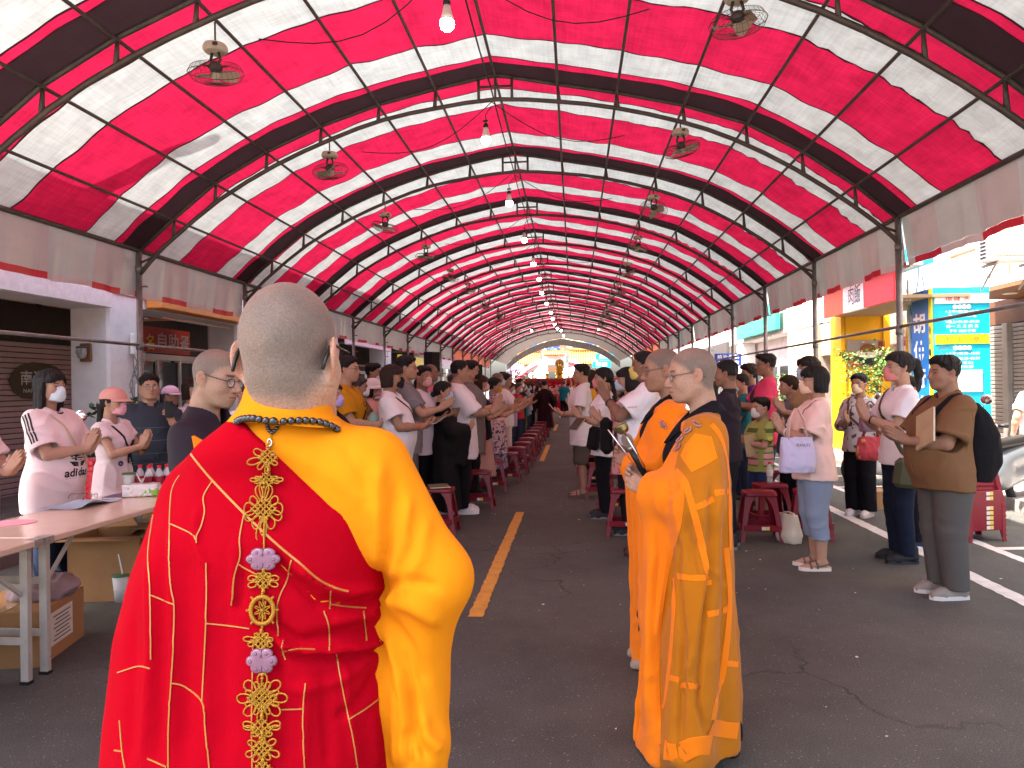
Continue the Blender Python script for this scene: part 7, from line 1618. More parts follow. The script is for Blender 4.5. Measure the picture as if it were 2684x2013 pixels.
L3 = put(392, 984, 6.55, -.85, 'heavy man in striped charcoal polo and glasses holding up a black phone', sx=0, g=.75, pose='phone', hair='short', glass='#55494a', top=('#39404a', {'sleeve': .75, 'sw': .085, 'hem': .74}), collar='#343b45', bot=('pants', '#131316', {}), seed=3, belly=.8, fat=1.0, h=.006)
for zz in (1.20, 1.08, .96, .86): shape_on(L3, [(-.19, -.003), (.19, -.003), (.19, .003), (-.19, .003)], (.4, 0, zz), mat('thin_stripe', '#5a626c', rough=.9), name='stripe')
q = L3['J'][1]; W_ = Vector(q[2]); c = loc2w(L3, W_+Vector(q[3]['fd'])*.15-Vector(q[3]['n'])*.03)
ph = empty('mobile_phone', c, rz=-.85, label='black mobile phone held upright by the man in charcoal polo', cat='phone'); b = MB(); b.box((0, 0, 0), (.010, .074, .152), bev=.004); b.build('body', BK, ph); b = MB(); b.box((.006, .018, .052), (.003, .026, .034), bev=.001); o = b.build('camera_bump', BLKP, ph); b = MB(); b.box((-.0058, 0, 0), (.0012, .068, .144)); b.build('screen', mat('screen', (.02, .02, .025), rough=.08), ph)
bangle(L3, 1, mat('silver2', (.7, .68, .66), rough=.2, metal=1), .037, .006, .12, 'watch', True)
L4 = put(449, 1016, 8.4, -.05, 'old man in lilac cap looking right beside the masked woman in white', sx=0, g=.0, pose='down', hair='recede', hcol='grey', top=('#9aa0a2', {'sleeve': .6}), seed=4, tone='tan', adj=.0); cap_hat(L4, cloth('cloth_lilac', '#c9a0b6'))
L5 = put(508, 993, 6.9, -.35, 'woman with brown bob, pink mask and white blouse behind the dark-robed monk', sx=1, g=.1, pose='pray', hair='bobmid', hcol='brown', mask='#e0a8a8', top=('#e3d7da', {'sleeve': .6}), collar='#e3d7da', seed=1)
L7 = put(646, 1000, 6.4, -.25, 'person in white buttoned shirt with pink mask between the two monks', sx=1, g=.1, pose='pray', pk=dict(x=.28, z=1.16), hair='short', hcol='grey', mask='#dba6a9', top=('#e9e4ea', {'sleeve': 1.5, 'sw': .055}), collar='#e9e4ea', seed=2)
# ---------------- left of the aisle
M1 = put(872, 1006, 6.3, -.20, 'woman in dark brown robe and lavender mask beside the monk\'s saffron shoulder', sx=1, g=.15, pose='pray', pk=dict(x=.31, z=1.12), hair='pony', mask='#b49ad2', top=('#2a1d1f', {'kind': 'robe'}), bot=None, shoes=None, seed=1)
M2 = put(914, 937, 7.2, .02, 'tall man in mustard tee with glasses and a black crossbody strap', sx=0, g=.18, pose='book', pk=dict(x=.29, z=1.06), hair='short', glass='#3a3030', top=('#c08318', {'sleeve': .72, 'sw': .078, 'hem': .75}), bot=('pants', '#8d7a62', {}), seed=0, tone='mid')
strap(M2, [(-.02, .10, 1.38), (.10, .02, 1.22), (.13, -.08, 1.08), (.06, -.17, .95)], .022, BLKP, 'bag_strap'); printed(M2, 'CAMP', (.3, .035, 1.255), .045, BLKP, w=.17, weight=.02)
book(M2, 'small white booklet in the hands of the man in mustard tee', (.09, .13, .008), (.42, 0, 1.10), RX(0, -18))
M3 = put(945, 993, 8.6, .05, 'grey haired man in olive shirt and white mask behind the mustard tee', sx=0, g=.3, pose='book', hair='short', hcol='grey', mask='#e6e6e2', top=('#75603f', {'sleeve': .8}), seed=2, tone='tan')
M4_ = put(979, 1000, 9.3, .0, 'woman in white bucket hat behind the olive shirted man', sx=1, g=.1, pose='pray', hair='bob', mask='#d99a9a', top=('#dba8a0', {'sleeve': .7}), seed=3, adj=.02); cap_hat(M4_, cloth('cloth_hatwhite', '#e9dede'), bucket=True)
M5 = put(980, 956, 10.6, -.05, 'man with quiffed black hair and white mask under the black signboard', sx=0, g=.2, pose='pray', hair='quiff', buzz=.5, mask='#e2e0e0', top=('#dcd4d6', {}), seed=1, tone='tan')
M6 = put(1030, 960, 7.3, .06, 'man with long dark hair, black mask and white tee reading a booklet', sx=0, g=.40, pose='book', pk=dict(x=.31, z=1.09), hair='bobmid', hcol='brown', mask='#17161a', top=('#e6dcdf', {'sleeve': .62, 'sw': .078, 'hem': .72, 'ease': .024}), bot=('pants', '#141318', {}), seed=1, belly=.7, tone='tan', h=.006)
strap(M6, [(-.04, -.11, 1.38), (.09, -.07, 1.26), (.13, .02, 1.12), (.10, .13, 1.02)], .030, BLKP, 'bag_strap'); bangle(M6, -1, mat('orange_band', '#e2562a', rough=.5), .033, .005, .07)
book(M6, 'open booklet in the hands of the man with black mask', (.11, .17, .01), (.43, 0, 1.13), RX(0, -22), COVERD, True)
bp = MB(); bp.sph((0, 0, 0), .15, 16, 0, (.55, .85, 1.35)); bg = bp.build('bag', mat('mint_nylon', '#8fb5a6', rough=.7, bump=.3, bs=14), None, smooth=True); bg.location = loc2w(M6, (-.19, -.06, 1.05)); setp(bg, 'mint green drawstring bag on the back of the man in black mask', 'bag')
M7 = put(1068, 936, 7.9, .10, 'tall man in grey polo with thin glasses holding his palms together', sx=0, g=.12, pose='pray', pk=dict(x=.33, z=1.17, el=35), hair='short', glass='#8a7a70', top=('#7f7c80', {'sleeve': .72, 'hem': .72}), collar='#757277', bot=('pants', '#6c666b', {}), seed=2)
M8 = put(1112, 962, 8.3, -.45, 'man in white shirt and pink mask looking towards the camera', sx=0, g=.15, pose='book', pk=dict(x=.30, z=1.12), hair='short', mask='#e0aaa6', top=('#e4d3d8', {'sleeve': .75, 'hem': .72}), bot=('pants', '#121115', {}), seed=4, tone='tan', head=(-10, 0, 0))
book(M8, 'olive covered booklet held by the man in pink mask', (.15, .21, .008), (.37, .05, 1.17), RX(0, -70, 10), COVERK)
M9 = put(1130, 955, 10.4, .05, 'man with shaved head and glasses in a pink shirt behind the pink mask', sx=0, g=.1, pose='pray', hair=None, shaved=True, glass='#5a4a44', top=('#d4677a', {'sleeve': .8}), seed=0, tone='tan')
M10 = put(1163, 1003, 8.25, .10, 'woman with hair bun and pale blue mask in a long black robe', sx=1, g=.2, pose='pray', pk=dict(x=.29, z=1.08, el=58), hair='bun', mask='#a9cde3', top=('#1c1719', {'kind': 'robe', 'bottom': .12, 'drop': .40, 'mat': cloth('black_robe_cloth', '#1d191a')}), bot=None, shoes=('#dcd4d2', '#e2dcda'), seed=2, h=.006, hcol='black')
M11 = put(1208, 947, 8.6, .12, 'young man with cropped hair in oversized white tee, palms joined', sx=0, g=.12, pose='pray', pk=dict(x=.34, z=1.12, el=42), hair='crop', buzz=.55, top=('#e9dfe2', {'sleeve': .95, 'sw': .098, 'hem': .62, 'ease': .035, 'flare': .02}), bot=('pants', '#151418', {'leg': (.10, .08, .075)}), shoes=('#e0dada', '#e8e2e0'), seed=1, h=.0065)
bangle(M11, -1, BLKP, .031, .004, .10)
M12 = put(1236, 948, 9.4, .08, 'man in grey shirt with black mask and glasses behind the white tee', sx=0, g=.1, pose='pray', hair='short', glass='#2b2626', mask='#1b1a1c', top=('#77706f', {'sleeve': .9, 'hem': .60, 'ease': .03}), bot=('pants', '#1a191c', {}), seed=3, tone='mid')
M13 = put(1262, 986, 10.2, .10, 'woman with reddish bob and floral mask in a black top', sx=1, g=.15, pose='pray', hair='bobmid', hcol='red', mask='#dcb9a8', top=('#17161b', {'sleeve': .6}), bot=('skirt', '#c79a8e', {}), seed=1)
M14 = put(1298, 993, 11.2, .12, 'curly haired woman with yellow mask in a purple floral dress', sx=1, g=.5, pose='pray', hair='curly', mask='#d79a1c', glass='#8c1f2a', top=('#b9a0ac', {'sleeve': .5, 'hem': .5, 'flare': .04, 'mat': mat('floral_cloth', '#cbb2b4', rough=.9, var2=('#5a3468', 24, .50, .06))}), bot=('skirt', '#6d78a8', {'mat': mat('floral_cloth_blue', '#c0a8b8', rough=.9, var2=('#4d5a92', 20, .48, .06))}), seed=2)
M15 = put(1306, 977, 12.2, .05, 'bald man with blue mask behind the woman in the floral dress', sx=0, g=.1, pose='pray', hair=None, shaved=True, mask='#9cc3d2', top=('#d9cbd0', {}), seed=1, tone='tan')
M16 = put(1326, 980, 12.9, .08, 'woman in white with glasses, no mask, beside the bald man', sx=1, g=.1, pose='pray', hair='lowpony', glass='#555050', top=('#e6dde0', {'sleeve': .9}), bot=('pants', '#e4cfc9', {}), seed=3)
book(M13, 'red folder hanging beside the woman in black top', (.26, .36, .010), (.05, -.30, .78), RX(90, 18, 90), COVERR); book(M12, 'pink edged booklet held low by the man in grey', (.12, .2, .012), (.33, -.10, 1.0), RX(0, -14, 20), mat('book_cover_pink', '#e0b4ac', rough=.7))
# walking figures on the road
WK = put(1427, 998, 21.4, 1.45, 'figure in dark maroon robe walking away down the road', sx=0, g=.25, pose='down', hair='crop', top=('#2a1218', {'kind': 'robe', 'drop': .1, 'bottom': .30, 'mat': cloth('maroon_robe_cloth', '#2c141a')}), bot=None, shoes=('#141214', '#2a2828'), seed=1, h=.011, barelegs=False)
WT = put(1477, 999, 34.5, 1.9, 'man in teal shirt and black trousers near the altar', sx=0, g=.2, pose='down', hair='crop', hcol='grey', top=('#1c6f82', {'sleeve': .6}), bot=('pants', '#17171b', {}), seed=0, h=.013)
WR = put(1490, 1004, 37.0, 1.6, 'person in white shirt raising both arms before the altar', sx=0, g=.1, pose='raise', hair='short', top=('#e6dce0', {'sleeve': .5}), bot=('pants', '#17171b', {}), seed=2, h=.013)
# ---------------- right of the aisle
PI_ = math.pi
R1 = put(1521, 956, 9.9, PI_+.02, 'young man in white tee with black glasses holding an open booklet', sx=0, g=.0, pose='book', pk=dict(x=.24, z=1.06), hair='short', glass='#1b1718', top=('#e8e0e4', {'sleeve': .72, 'sw': .080, 'hem': .66, 'ease': .03}), bot=('shorts', '#5b5348', {'bottom': .42, 'leg': (.11, .095, .06)}), barelegs=True, shoes=('sandal', '#6b5a4a'), seed=0, h=.0065, tone='mid')
book(R1, 'open booklet of the young man in white tee', (.10, .20, .012), (.35, .0, 1.13), RX(0, -40), COVERD, True); bangle(R1, 1, BEAD, .031, .006, .08)
R1b = put(1544, 972, 11.2, PI_+.05, 'long haired person in a yellow top behind the young man with glasses', sx=1, g=.1, pose='pray', hair='long', hcol='brown', top=('#e0a92c', {'sleeve': .7}), seed=1)
R2 = put(1578, 967, 8.3, PI_+.05, 'woman in white polo, pink striped mask and ponytail with a black bag', sx=1, g=.12, pose='pray', pk=dict(x=.27, z=1.15), hair='lowpony', glass='#9a8a80', mask='#dd8f8a', top=('#e9e1e5', {'sleeve': .7, 'hem': .72}), collar='#e6dee2', bot=('pants', '#15151b', {}), seed=3, h=.0062)
strap(R2, [(-.03, -.09, 1.38), (.10, .0, 1.22), (.13, .08, 1.05), (.08, .14, .95)], .02, BLKP, 'bag_strap')
bb = MB(); bb.box((0, 0, 0), (.10, .20, .26), bev=.03); bgo = bb.build('bag', cloth('black_nylon', '#1a181a'), smooth=False); bgo.location = loc2w(R2, (.12, .20, .92)); bgo.rotation_euler = (0, .2, .3); setp(bgo, 'black shoulder bag at the hip of the woman with ponytail', 'bag')
book(R2, 'dark hardback carried under the arm of the woman with ponytail', (.16, .23, .014), (.30, .12, 1.08), RX(0, 50, 20), COVERD)
R3 = put(1640, 967, 7.4, PI_+.05, 'woman with black bob, glasses and blue mask in a pink blouse', sx=1, g=.3, pose='pray', pk=dict(x=.28, z=1.18), hair='bob', glass='#b76a6a', mask='#b3c7da', top=('#d98d94', {'sleeve': .6, 'hem': .62, 'mat': mat('pink_floral', '#dc9aa0', rough=.9, var2=('#b5646e', 26, .55, .06))}), bot=('pants', '#1d1a1f', {}), seed=0)
vb = MB(); vb.box((0, 0, 0), (.12, .26, .36), bev=.04); vo = vb.build('bag', MATS[('black_nylon',)]); vo.location = loc2w(R3, (.22, .10, 1.02)); setp(vo, 'black cloth bag worn in front of the woman in pink blouse', 'bag')
R4 = put(1684, 922, 6.5, PI_-.04, 'man in white shirt and yellow mask raising joined hands to his face', sx=0, g=.45, pose='pray', pk=dict(x=.30, z=1.31, el=62, out=.95), hair='crop', buzz=.75, mask='#d8c06a', top=('#e9e1e5', {'sleeve': .72, 'sw': .088, 'hem': .72, 'ease': .028}), collar='#e3dbe0', bot=('pants', '#1d1d2a', {}), shoes=('#4a2a24', '#2a1a18'), seed=1, tone='dark', belly=.5, h=.0058, adj=-.01)
bangle(R4, 1, BEAD, .036, .0065, .09); S, E, W, q = R4['J'][1]; V, F = text2d('惠安宮', 1); V = fit2d(V, w=.075, h=.022)
V, F = densify(V, F, .02); wrap('print', V, F, on_shirt(R4), Vector(S)*.45+Vector(E)*.55, (-1, 0, 0), Vector(E-S)*-1, (0, 1, 0), mat('red_print', '#b5303a', rough=.8), R4['e'])
R7 = put(1900, 942, 6.8, PI_-.35, 'person in dark plum tee behind the nearest nun', sx=0, g=.2, pose='bookpray', hair='crop', buzz=.5, top=('#2f2833', {'sleeve': .75}), bot=('pants', '#20202a', {}), seed=2, tone='tan', adj=-.02)
R8 = put(1960, 957, 9.8, PI_+.2, 'woman with tied hair in a purple top holding a booklet', sx=1, g=.15, pose='book', hair='curly', top=('#4b2a78', {'sleeve': .6}), bot=('pants', '#1c1b22', {}), seed=0, tone='tan'); book(R8, 'booklet held by the woman in purple', (.12, .19, .01), (.42, 0, 1.12), RX(0, -30), COVERD, True)
R9 = put(2004, 926, 9.0, PI_-.05, 'man in pink and navy polo with fade haircut and glasses', sx=0, g=.3, pose='book', pk=dict(x=.32, z=1.16), hair='quiff', buzz=.6, glass='#241e20', top=('#d8456c', {'sleeve': .75, 'sw': .084, 'hem': .70}), collar='#2a2430', bot=('pants', '#3d4c6d', {}), seed=1, tone='tan', adj=-.02, h=.0065)
shape_on(R9, [(-.085, -.25), (.085, -.25), (.10, .20), (.06, .28), (-.06, .28), (-.10, .20)], (.4, 0, 1.08), mat('navy_print', '#2a2535', rough=.9), name='front_panel')
R10 = put(1992, 1052, 8.0, PI_+.35, 'small boy in green and pink striped tee with patterned mask', sx=0, g=.25, pose='bookpray', pk=dict(x=.27, z=1.13), hair='short', mask='#d9d9d4', top=('#9fa85a', {'sleeve': .75, 'sw': .082, 'hem': .72, 'ease': .03}), bot=('shorts', '#27365c', {'bottom': .42, 'leg': (.11, .10, .06)}), barelegs=True, shoes=('#4a4a55', '#888888'), seed=0, child=True, h=.0062)
for zz, cc, hw in ((1.30, '#5a6a3a', .03), (1.20, '#c9c45a', .022), (1.12, '#b7ad70', .022), (1.04, '#cfa88f', .022), (.95, '#d99aa0', .03), (.86, '#d58f9c', .03), (1.16, '#39402e', .005), (1.08, '#39402e', .005), (.99, '#4a3438', .005), (.905, '#4a3438', .005), (.81, '#4a3438', .005)):
    for nv, uu in (((1, 0, 0), (0, 1, 0)), ((0, 1, 0), (-1, 0, 0)), ((0, -1, 0), (1, 0, 0))): 
        w_ = .125 if nv[0] else .085
        shape_on(R10, [(-w_, -hw), (w_, -hw), (w_, hw), (-w_, hw)], (nv[0]*.3, nv[1]*.3, zz), cloth('stripe_'+cc[1:], cc), n=nv, u=uu, name='stripe')
book(R10, 'tan booklet tucked under the boy\'s arm', (.16, .23, .014), (.20, .09, 1.10), RX(90, 8, 0), COVER)
R11 = put(2064, 987, 8.2, PI_-.05, 'woman with brown hair and grey jacket behind the pale pink tee', sx=1, g=.1, pose='pray', hair='lowpony', hcol='brown', top=('#6b6a72', {'sleeve': 1.8, 'sw': .055}), bot=('pants', '#1a1a20', {}), seed=2)
R12 = put(2116, 938, 7.9, PI_+.15, 'tall person with black bob, glasses and pale blue mask in beige', sx=1, g=.15, pose='pray', hair='bob', glass='#7a6a66', mask='#bccad8', top=('#a58a66', {'sleeve': .8}), seed=0)
R13 = put(2130, 963, 6.05, PI_-.02, 'woman in pale pink tee, grey cropped trousers and cream sandals', sx=1, g=.62, pose='pray', pk=dict(x=.27, z=1.17, el=66, out=.9), hair='bobmid', glass='#a85a5a', mask='#e6c0a6', top=('#edc9bf', {'sleeve': .80, 'sw': .078, 'hem': .76, 'ease': .022}), bot=('pants', '#8490a4', {'bottom': .26, 'leg': (.105, .072, .066)}), barelegs=True, shoes=('sandal', '#ded2c2'), seed=1, belly=.5, h=.0056, fat=.5)
strap(R13, [(-.05, .11, 1.37), (.05, .10, 1.32), (.09, .09, 1.24), (.10, .10, 1.12)], .006, BLKP, 'bag_strap'); bangle(R13, 1, mat('clear_beads', '#d8cfd0', rough=.2), .034, .007, .10)
def tote(loc, rz, label, w, h_, d, m, handle, hm):
    e = empty('tote_bag', loc, rz, label=label, cat='bag'); f = Field((-d, -w*.75, -.02), (d, w*.75, h_+.03), .006)
    f.loft([(0, 0, 0, d*.55, w*.50), (h_*.25, 0, 0, d*.75, w*.54), (h_*.7, 0, 0, d*.5, w*.50), (h_, 0, 0, d*.28, w*.46)], p=3); P, Q = f.mesh(); mk('body', folds(P, Q, .007, w*30, (10, 10, 8)), Q, m, e)
    for s in (-1, 1):
        b = MB(); b.tube([(s*d*.2, -w*.28, h_-.02), (s*d*.15, -w*.22, h_+handle*.6), (0, -w*.05, h_+handle), (0, w*.05, h_+handle), (s*d*.15, w*.22, h_+handle*.6), (s*d*.2, w*.28, h_-.02)], .007, 6); b.build('handle', hm, e, smooth=True)
    return e
p = PY(2085, 1235, 5.85); tb_ = tote((p[0], 5.80, p[2]), PI_/2+PI_+.1, 'lavender cloth tote with yellow spots hanging from the arm of the pale pink tee', .26, .27, .10, mat('lavender_cloth', '#c3bad6', rough=.85, var2=('#d6b93e', 9, .66, .02)), .22, mat('pink_handle', '#d9b3a5', rough=.8))
lettering('PEANUTS', (p[0]+.02, 5.715, p[2]+.215), (1, 0, 0), (0, 0, 1), .022, BLKP, None, w=.10)
for o in list(bpy.data.objects):
    if o.name.startswith('lettering') and o.parent is None: o.parent = tb_; bpy.context.view_layer.update(); o.matrix_parent_inverse = tb_.matrix_world.inverted()
R14 = put(2250, 982, 8.4, PI_+.75, 'woman in printed grey sweater and black trousers with a red tote', sx=1, g=.2, pose='half', hair='short', mask='#d9bd9a', top=('#b9b0ac', {'sleeve': 1.35, 'sw': .062, 'hem': .78, 'mat': mat('printed_sweater', '#c4bcb8', rough=.9, var2=('#5a4448', 15, .56, .03))}), bot=('pants', '#141216', {'leg': (.105, .09, .085)}), shoes=('#d8ccc6', '#d0c6c0'), seed=3, tone='tan')
strap(R14, [(-.02, -.11, 1.38), (.10, -.02, 1.20), (.10, .12, 1.0)], .03, mat('brown_strap', '#5a4038', rough=.7), 'bag_strap')
p = PY(2283, 1205, 7.9); tote((p[0], 7.9, p[2]), PI_/2, 'red patterned tote beside the woman in printed sweater', .28, .24, .10, mat('red_tote', '#b23a44', rough=.8, var2=('#d69a6a', 10, .58, .03)), .12, mat('red_handle', '#8f2a34', rough=.8))
p = PY(2282, 1130, 7.6); tote((p[0], 7.6, p[2]), PI_/2, 'mauve nylon bag above the red tote', .20, .20, .09, mat('mauve_bag', '#8d6f80', rough=.6), .10, mat('mauve_handle', '#7a5f70', rough=.6))
R15b = put(2380, 985, 6.85, PI_+.02, 'person in white and dark trousers hidden behind the ponytailed woman', sx=0, g=.05, pose='pray', hair='short', top=(WHITE, {'hem': .74}), bot=('pants', '#15151d', {}), shoes=('#2a2f45', '#d8d8dc'), seed=2, adj=-.02)
R15 = put(2352, 924, 6.3, PI_+.03, 'woman in white polo with ponytail, pink mask and olive crossbody bag', sx=1, g=.22, pose='pray', pk=dict(x=.27, z=1.18, el=72), hair='pony', mask='#dd8a86', top=('#eae1e4', {'sleeve': .70, 'sw': .070, 'hem': .80, 'tuckout': 0}), collar='#ece4e6', bot=('pants', '#1b2233', {}), shoes=('#141316', '#2e2c30'), seed=2, h=.0056, adj=-.01)
OLV = mat('olive_nylon', '#4b4a32', rough=.75); strap(R15, [(-.02, -.12, 1.37), (.08, -.02, 1.26), (.11, .08, 1.12), (.07, .16, .95), (.02, .18, .86)], .034, OLV, 'bag_strap'); bangle(R15, 1, BEAD, .031, .006, .09)
ob = MB(); ob.box((0, 0, 0), (.24, .09, .24), bev=.035); oo = ob.build('bag', OLV); oo.location = loc2w(R15, (.02, .20, .74)); oo.rotation_euler = (.06, .12, .1); setp(oo, 'olive crossbody bag at the hip of the woman with pink mask', 'bag')
R16 = put(2470, 936, 5.30, PI_+.12, 'stocky man in brown tee with glasses on his head and a black backpack', sx=0, g=.68, pose='bookpray', pk=dict(x=.31, z=1.11), hair='short', buzz=.35, top=('#77563a', {'sleeve': .82, 'sw': .098, 'hem': .77, 'ease': .028}), bot=('pants', '#57534f', {'leg': (.110, .082, .074)}), shoes=('#8d8278', '#cfc8c0'), seed=3, belly=.75, fat=.9, tone='tan', h=.0052, hh=.0028)
book(R16, 'cream hardback tucked against the chest of the man in brown tee', (.19, .26, .012), (.215, .135, 1.20), RX(72, -24, 95), COVER)
M4m = R16['M4']; gh = glasses(R16['e'], mat('frame_silver', '#cfc6c0', rough=.25, metal=.6), True, M4m @ Matrix.Translation((-.055, 0, .100)) @ Matrix.Rotation(R(-58), 4, 'Y'))
f = Field((-.40, -.22, .78), (-.05, .22, 1.42), .008); f.loft([(.82, -.20, 0, .085, .15), (.95, -.235, 0, .125, .170), (1.15, -.225, 0, .12, .165), (1.30, -.19, 0, .085, .14), (1.37, -.17, 0, .04, .09)], p=2.8); P, Q = f.mesh()
bk_ = empty('backpack', (0, 0, 0), label='black nylon backpack on the man in brown tee', cat='backpack'); bkm = MATS[('black_nylon',)]
mb_ = mk('body', folds(P, Q, .007, 3, (8, 8, 8)), Q, bkm, bk_); e16 = R16['e']; bpy.context.view_layer.update(); bk_.matrix_world = e16.matrix_world.copy()
for s in (-1, 1):
    t_ = on_shirt(R16); Lp = [(-.16, s*.10, 1.30), (-.08, s*.115, 1.42), (.02, s*.115, 1.42), (.10, s*.118, 1.32), (.15, s*.125, 1.20)]; N_ = dict(R16); so = strap(N_, Lp, .055, bkm, 'strap', .006); so.parent = bk_
zp = MB(); zp.tube([(-.30, .10, .98), (-.335, .05, 1.12), (-.315, .05, 1.24)], .004, 5); zp.build('zip', mat('zip', '#4a4848', rough=.4), bk_)
R17 = put(2712, 972, 9.6, PI_/2+.2, 'person in white shirt and white trousers passing by the slatted shutter at the right edge', sx=0, g=.4, pose='down', hair='short', top=('#efece8', {'sleeve': .7}), bot=('pants', '#d8d4cc', {'leg': (.11, .09, .085)}), seed=1, h=.009)
# ---------------- the rest of the crowd, further down the tent
SC_ = [('white', '#e8e0e2'), ('pale pink', '#e2bcbc'), ('navy', '#20263c'), ('sky blue', '#5f8fc0'), ('yellow', '#d8ab3a'), ('grey', '#85828a'), ('black', '#1a191c'), ('green', '#4d7a5a'), ('red', '#b02a34'), ('lilac', '#a792b8'), ('cream', '#d8c8a8'), ('teal', '#2a7480'), ('brown', '#6a4a34')]
HC_ = [('bobbed', 'bobmid', 1), ('short', 'short', 0), ('tied back', 'bun', 1), ('cropped', 'crop', 0), ('curly', 'curly', 1), ('long', 'long', 1)]
MC_ = [('white mask', '#e4e2e2'), ('blue mask', '#a9c8da'), ('pink mask', '#dba3a6'), ('bare face', None)]
combos = [(a, b, c) for a in range(len(SC_)) for b in range(len(HC_)) for c in range(len(MC_))]; rr = random.Random(21); rr.shuffle(combos); ci = 0
def crowd(X, Y, rz, side):
    global ci
    a, b, c = combos[ci]; ci += 1; sn, sc = SC_[a]; hn, hs_, sx = HC_[b]; mn, mc = MC_[c]; pose = rr.choice(['pray', 'pray', 'pray', 'book']); far = Y > 17
    lab = 'person in %s top, %s hair and %s, %s %s of the aisle' % (sn, hn, mn, 'far' if Y > 24 else 'midway', side)
    lc = sc.strip('#')
    N = person((X, Y, 0), rz+rr.uniform(-.25, .25), H=rr.uniform(1.53, 1.74) if not sx else rr.uniform(1.50, 1.64), sx=sx, g=rr.choice((.05, .15, .3)), pose=pose, pk=dict(x=.28, z=rr.choice((1.12, 1.17)), el=55) if pose == 'pray' else dict(x=.3, z=1.1), hair=hs_, hcol=rr.choice(('black', 'black', 'brown', 'grey')), mask=mc, glass=rr.choice((None, None, '#3a3234')) if not far else None,
               top=(sc, {'sleeve': rr.choice((.6, .75, .9)), 'hem': rr.choice((.70, .78))}), bot=('pants', rr.choice(('#16161a', '#2a3148', '#5a5148', '#1d1a22', '#8a8078')), {}), shoes=('#2a282a', '#777777') if not far else None, seed=rr.randrange(4), tone=rr.choice(('fair', 'mid', 'tan', 'mid')), label=lab, group=G_L if side == 'left' else G_R, h=.0125 if not far else .017, hh=.0075 if not far else .010)
    return N
Yc = 13.6
while Yc < 39: crowd(-1.42+rr.uniform(-.12, .12), Yc, 0, 'left'); Yc += rr.uniform(.9, 1.25)
Yc = 10.4
while Yc < 36: crowd(-2.15+rr.uniform(-.15, .15), Yc, 0, 'left'); Yc += rr.uniform(1.2, 1.7)
Yc = 9.6
while Yc < 34: crowd(-2.95+rr.uniform(-.2, .2), Yc, 0, 'left'); Yc += rr.uniform(2.0, 2.8)
Yc = 12.2
while Yc < 36: crowd(.42+rr.uniform(-.1, .1), Yc, PI_, 'right'); Yc += rr.uniform(1.2, 1.7)
Yc = 10.5
while Yc < 32: crowd(1.25+rr.uniform(-.15, .15), Yc, PI_, 'right'); Yc += rr.uniform(1.7, 2.4)
Yc = 9.5
while Yc < 30: crowd(2.05+rr.uniform(-.15, .15), Yc, PI_, 'right'); Yc += rr.uniform(2.2, 3.0)
# ================================================================== stools, table, altar, plants, scooters
STL = mat('maroon_plastic', '#7d1226', rough=.36, var=.10, vs=6, spec=.35, coat=.06); STR_ = mat('red_plastic', '#c3142c', rough=.3, var=.08, vs=6, coat=.25); STK = mat('sticker', '#d9d2c4', rough=.5); STKY = mat('sticker_yellow', '#d8c24a', rough=.5)
def make_stool(m):
    e = empty('plastic_stool', (0, 0, 0)); H = .47; sx, sy = .150, .120; bx, by = .200, .165
    f = Field((-.19, -.16, H-.075), (.19, .16, H+.01), .0075)
    f.put(lambda X, Y, Z: (np.sqrt(np.maximum(np.abs(X)-(sx-.035), 0)**2+np.maximum(np.abs(Y)-(sy-.035), 0)**2)-.035+np.maximum(0, 0)+0*Z)+.12*(Z-H), (-sx, -sy, H-.06), (sx, sy, H), 0)
    f.clip(lambda X, Y, Z: np.maximum(Z-H+.012*np.clip(np.sqrt((X/sx)**2+(Y/sy)**2)-.8, 0, 1)*2, H-.05-Z)); P, Q = f.mesh(); mk('seat', P, Q, m, e)
    for ax in (-1, 1):
        for ay in (-1, 1):
            b = MB(); V = []; n = 7
            for k in range(n):
                t = k/(n-1); cx = ax*(sx-.012+(bx-sx+.012)*t); cy = ay*(sy-.012+(by-sy+.012)*t); z = (H-.03)*(1-t); w = .052-.014*t+.06*max(0, .22-t)/.22; th = .010
                L_ = [(0, 0), (-w, 0), (-w, -th), (-th, -th), (-th, -w), (0, -w)]; V += [(cx+ax*a, cy+ay*q, z) for a, q in L_]
            F = [(6*k+j, 6*k+(j+1) % 6, 6*(k+1)+(j+1) % 6, 6*(k+1)+j) for k in range(n-1) for j in range(6)]+[tuple(range(6)), tuple(range(6*n-1, 6*n-7, -1))]
            if ax*ay > 0: F = [f_[::-1] for f_ in F]
            mk('leg', V, F, m, e, smooth=False)
    for a, (cx, cy, dx, dy) in enumerate(((0, -.152, .33, .012), (0, .152, .33, .012), (-.187, 0, .012, .27), (.187, 0, .012, .27))): b = MB(); b.box((cx, cy, .13), (dx, dy, .055), bev=.004); b.build('rung', m, e)
    b = MB(); b.box((.03, -.1595, .13), (.07, .002, .032), 0); b.box((.048, -.1605, .13), (.034, .002, .028), 1); b.build('sticker', [STK, STKY], e)
    return e
ST = make_stool(STL); STRD = make_stool(STR_); used = {}
def stool(x, y, rz, label, group, z=0.0, src=ST):
    o = src if src.name not in used else copy_tree(src); used.setdefault(src.name, 1)
    if 'stack' in group and z and int(z*1000) % 3:
        for ch in list(o.children):
            if ch.name.startswith('sticker'): bpy.data.objects.remove(ch)
    o.location = (x, y, z); o.rotation_euler = (0, 0, rz); setp(o, label, 'stool', group); return o
GL_, GR_ = 'maroon stools along the left of the aisle', 'maroon stools along the right of the aisle'
WH = lambda k: ('nearest', 'second', 'third', 'fourth', 'fifth', 'sixth', 'seventh', 'eighth', 'ninth', 'tenth', 'eleventh', 'twelfth', 'thirteenth', 'fourteenth', 'fifteenth', 'sixteenth', 'seventeenth', 'eighteenth')[k]
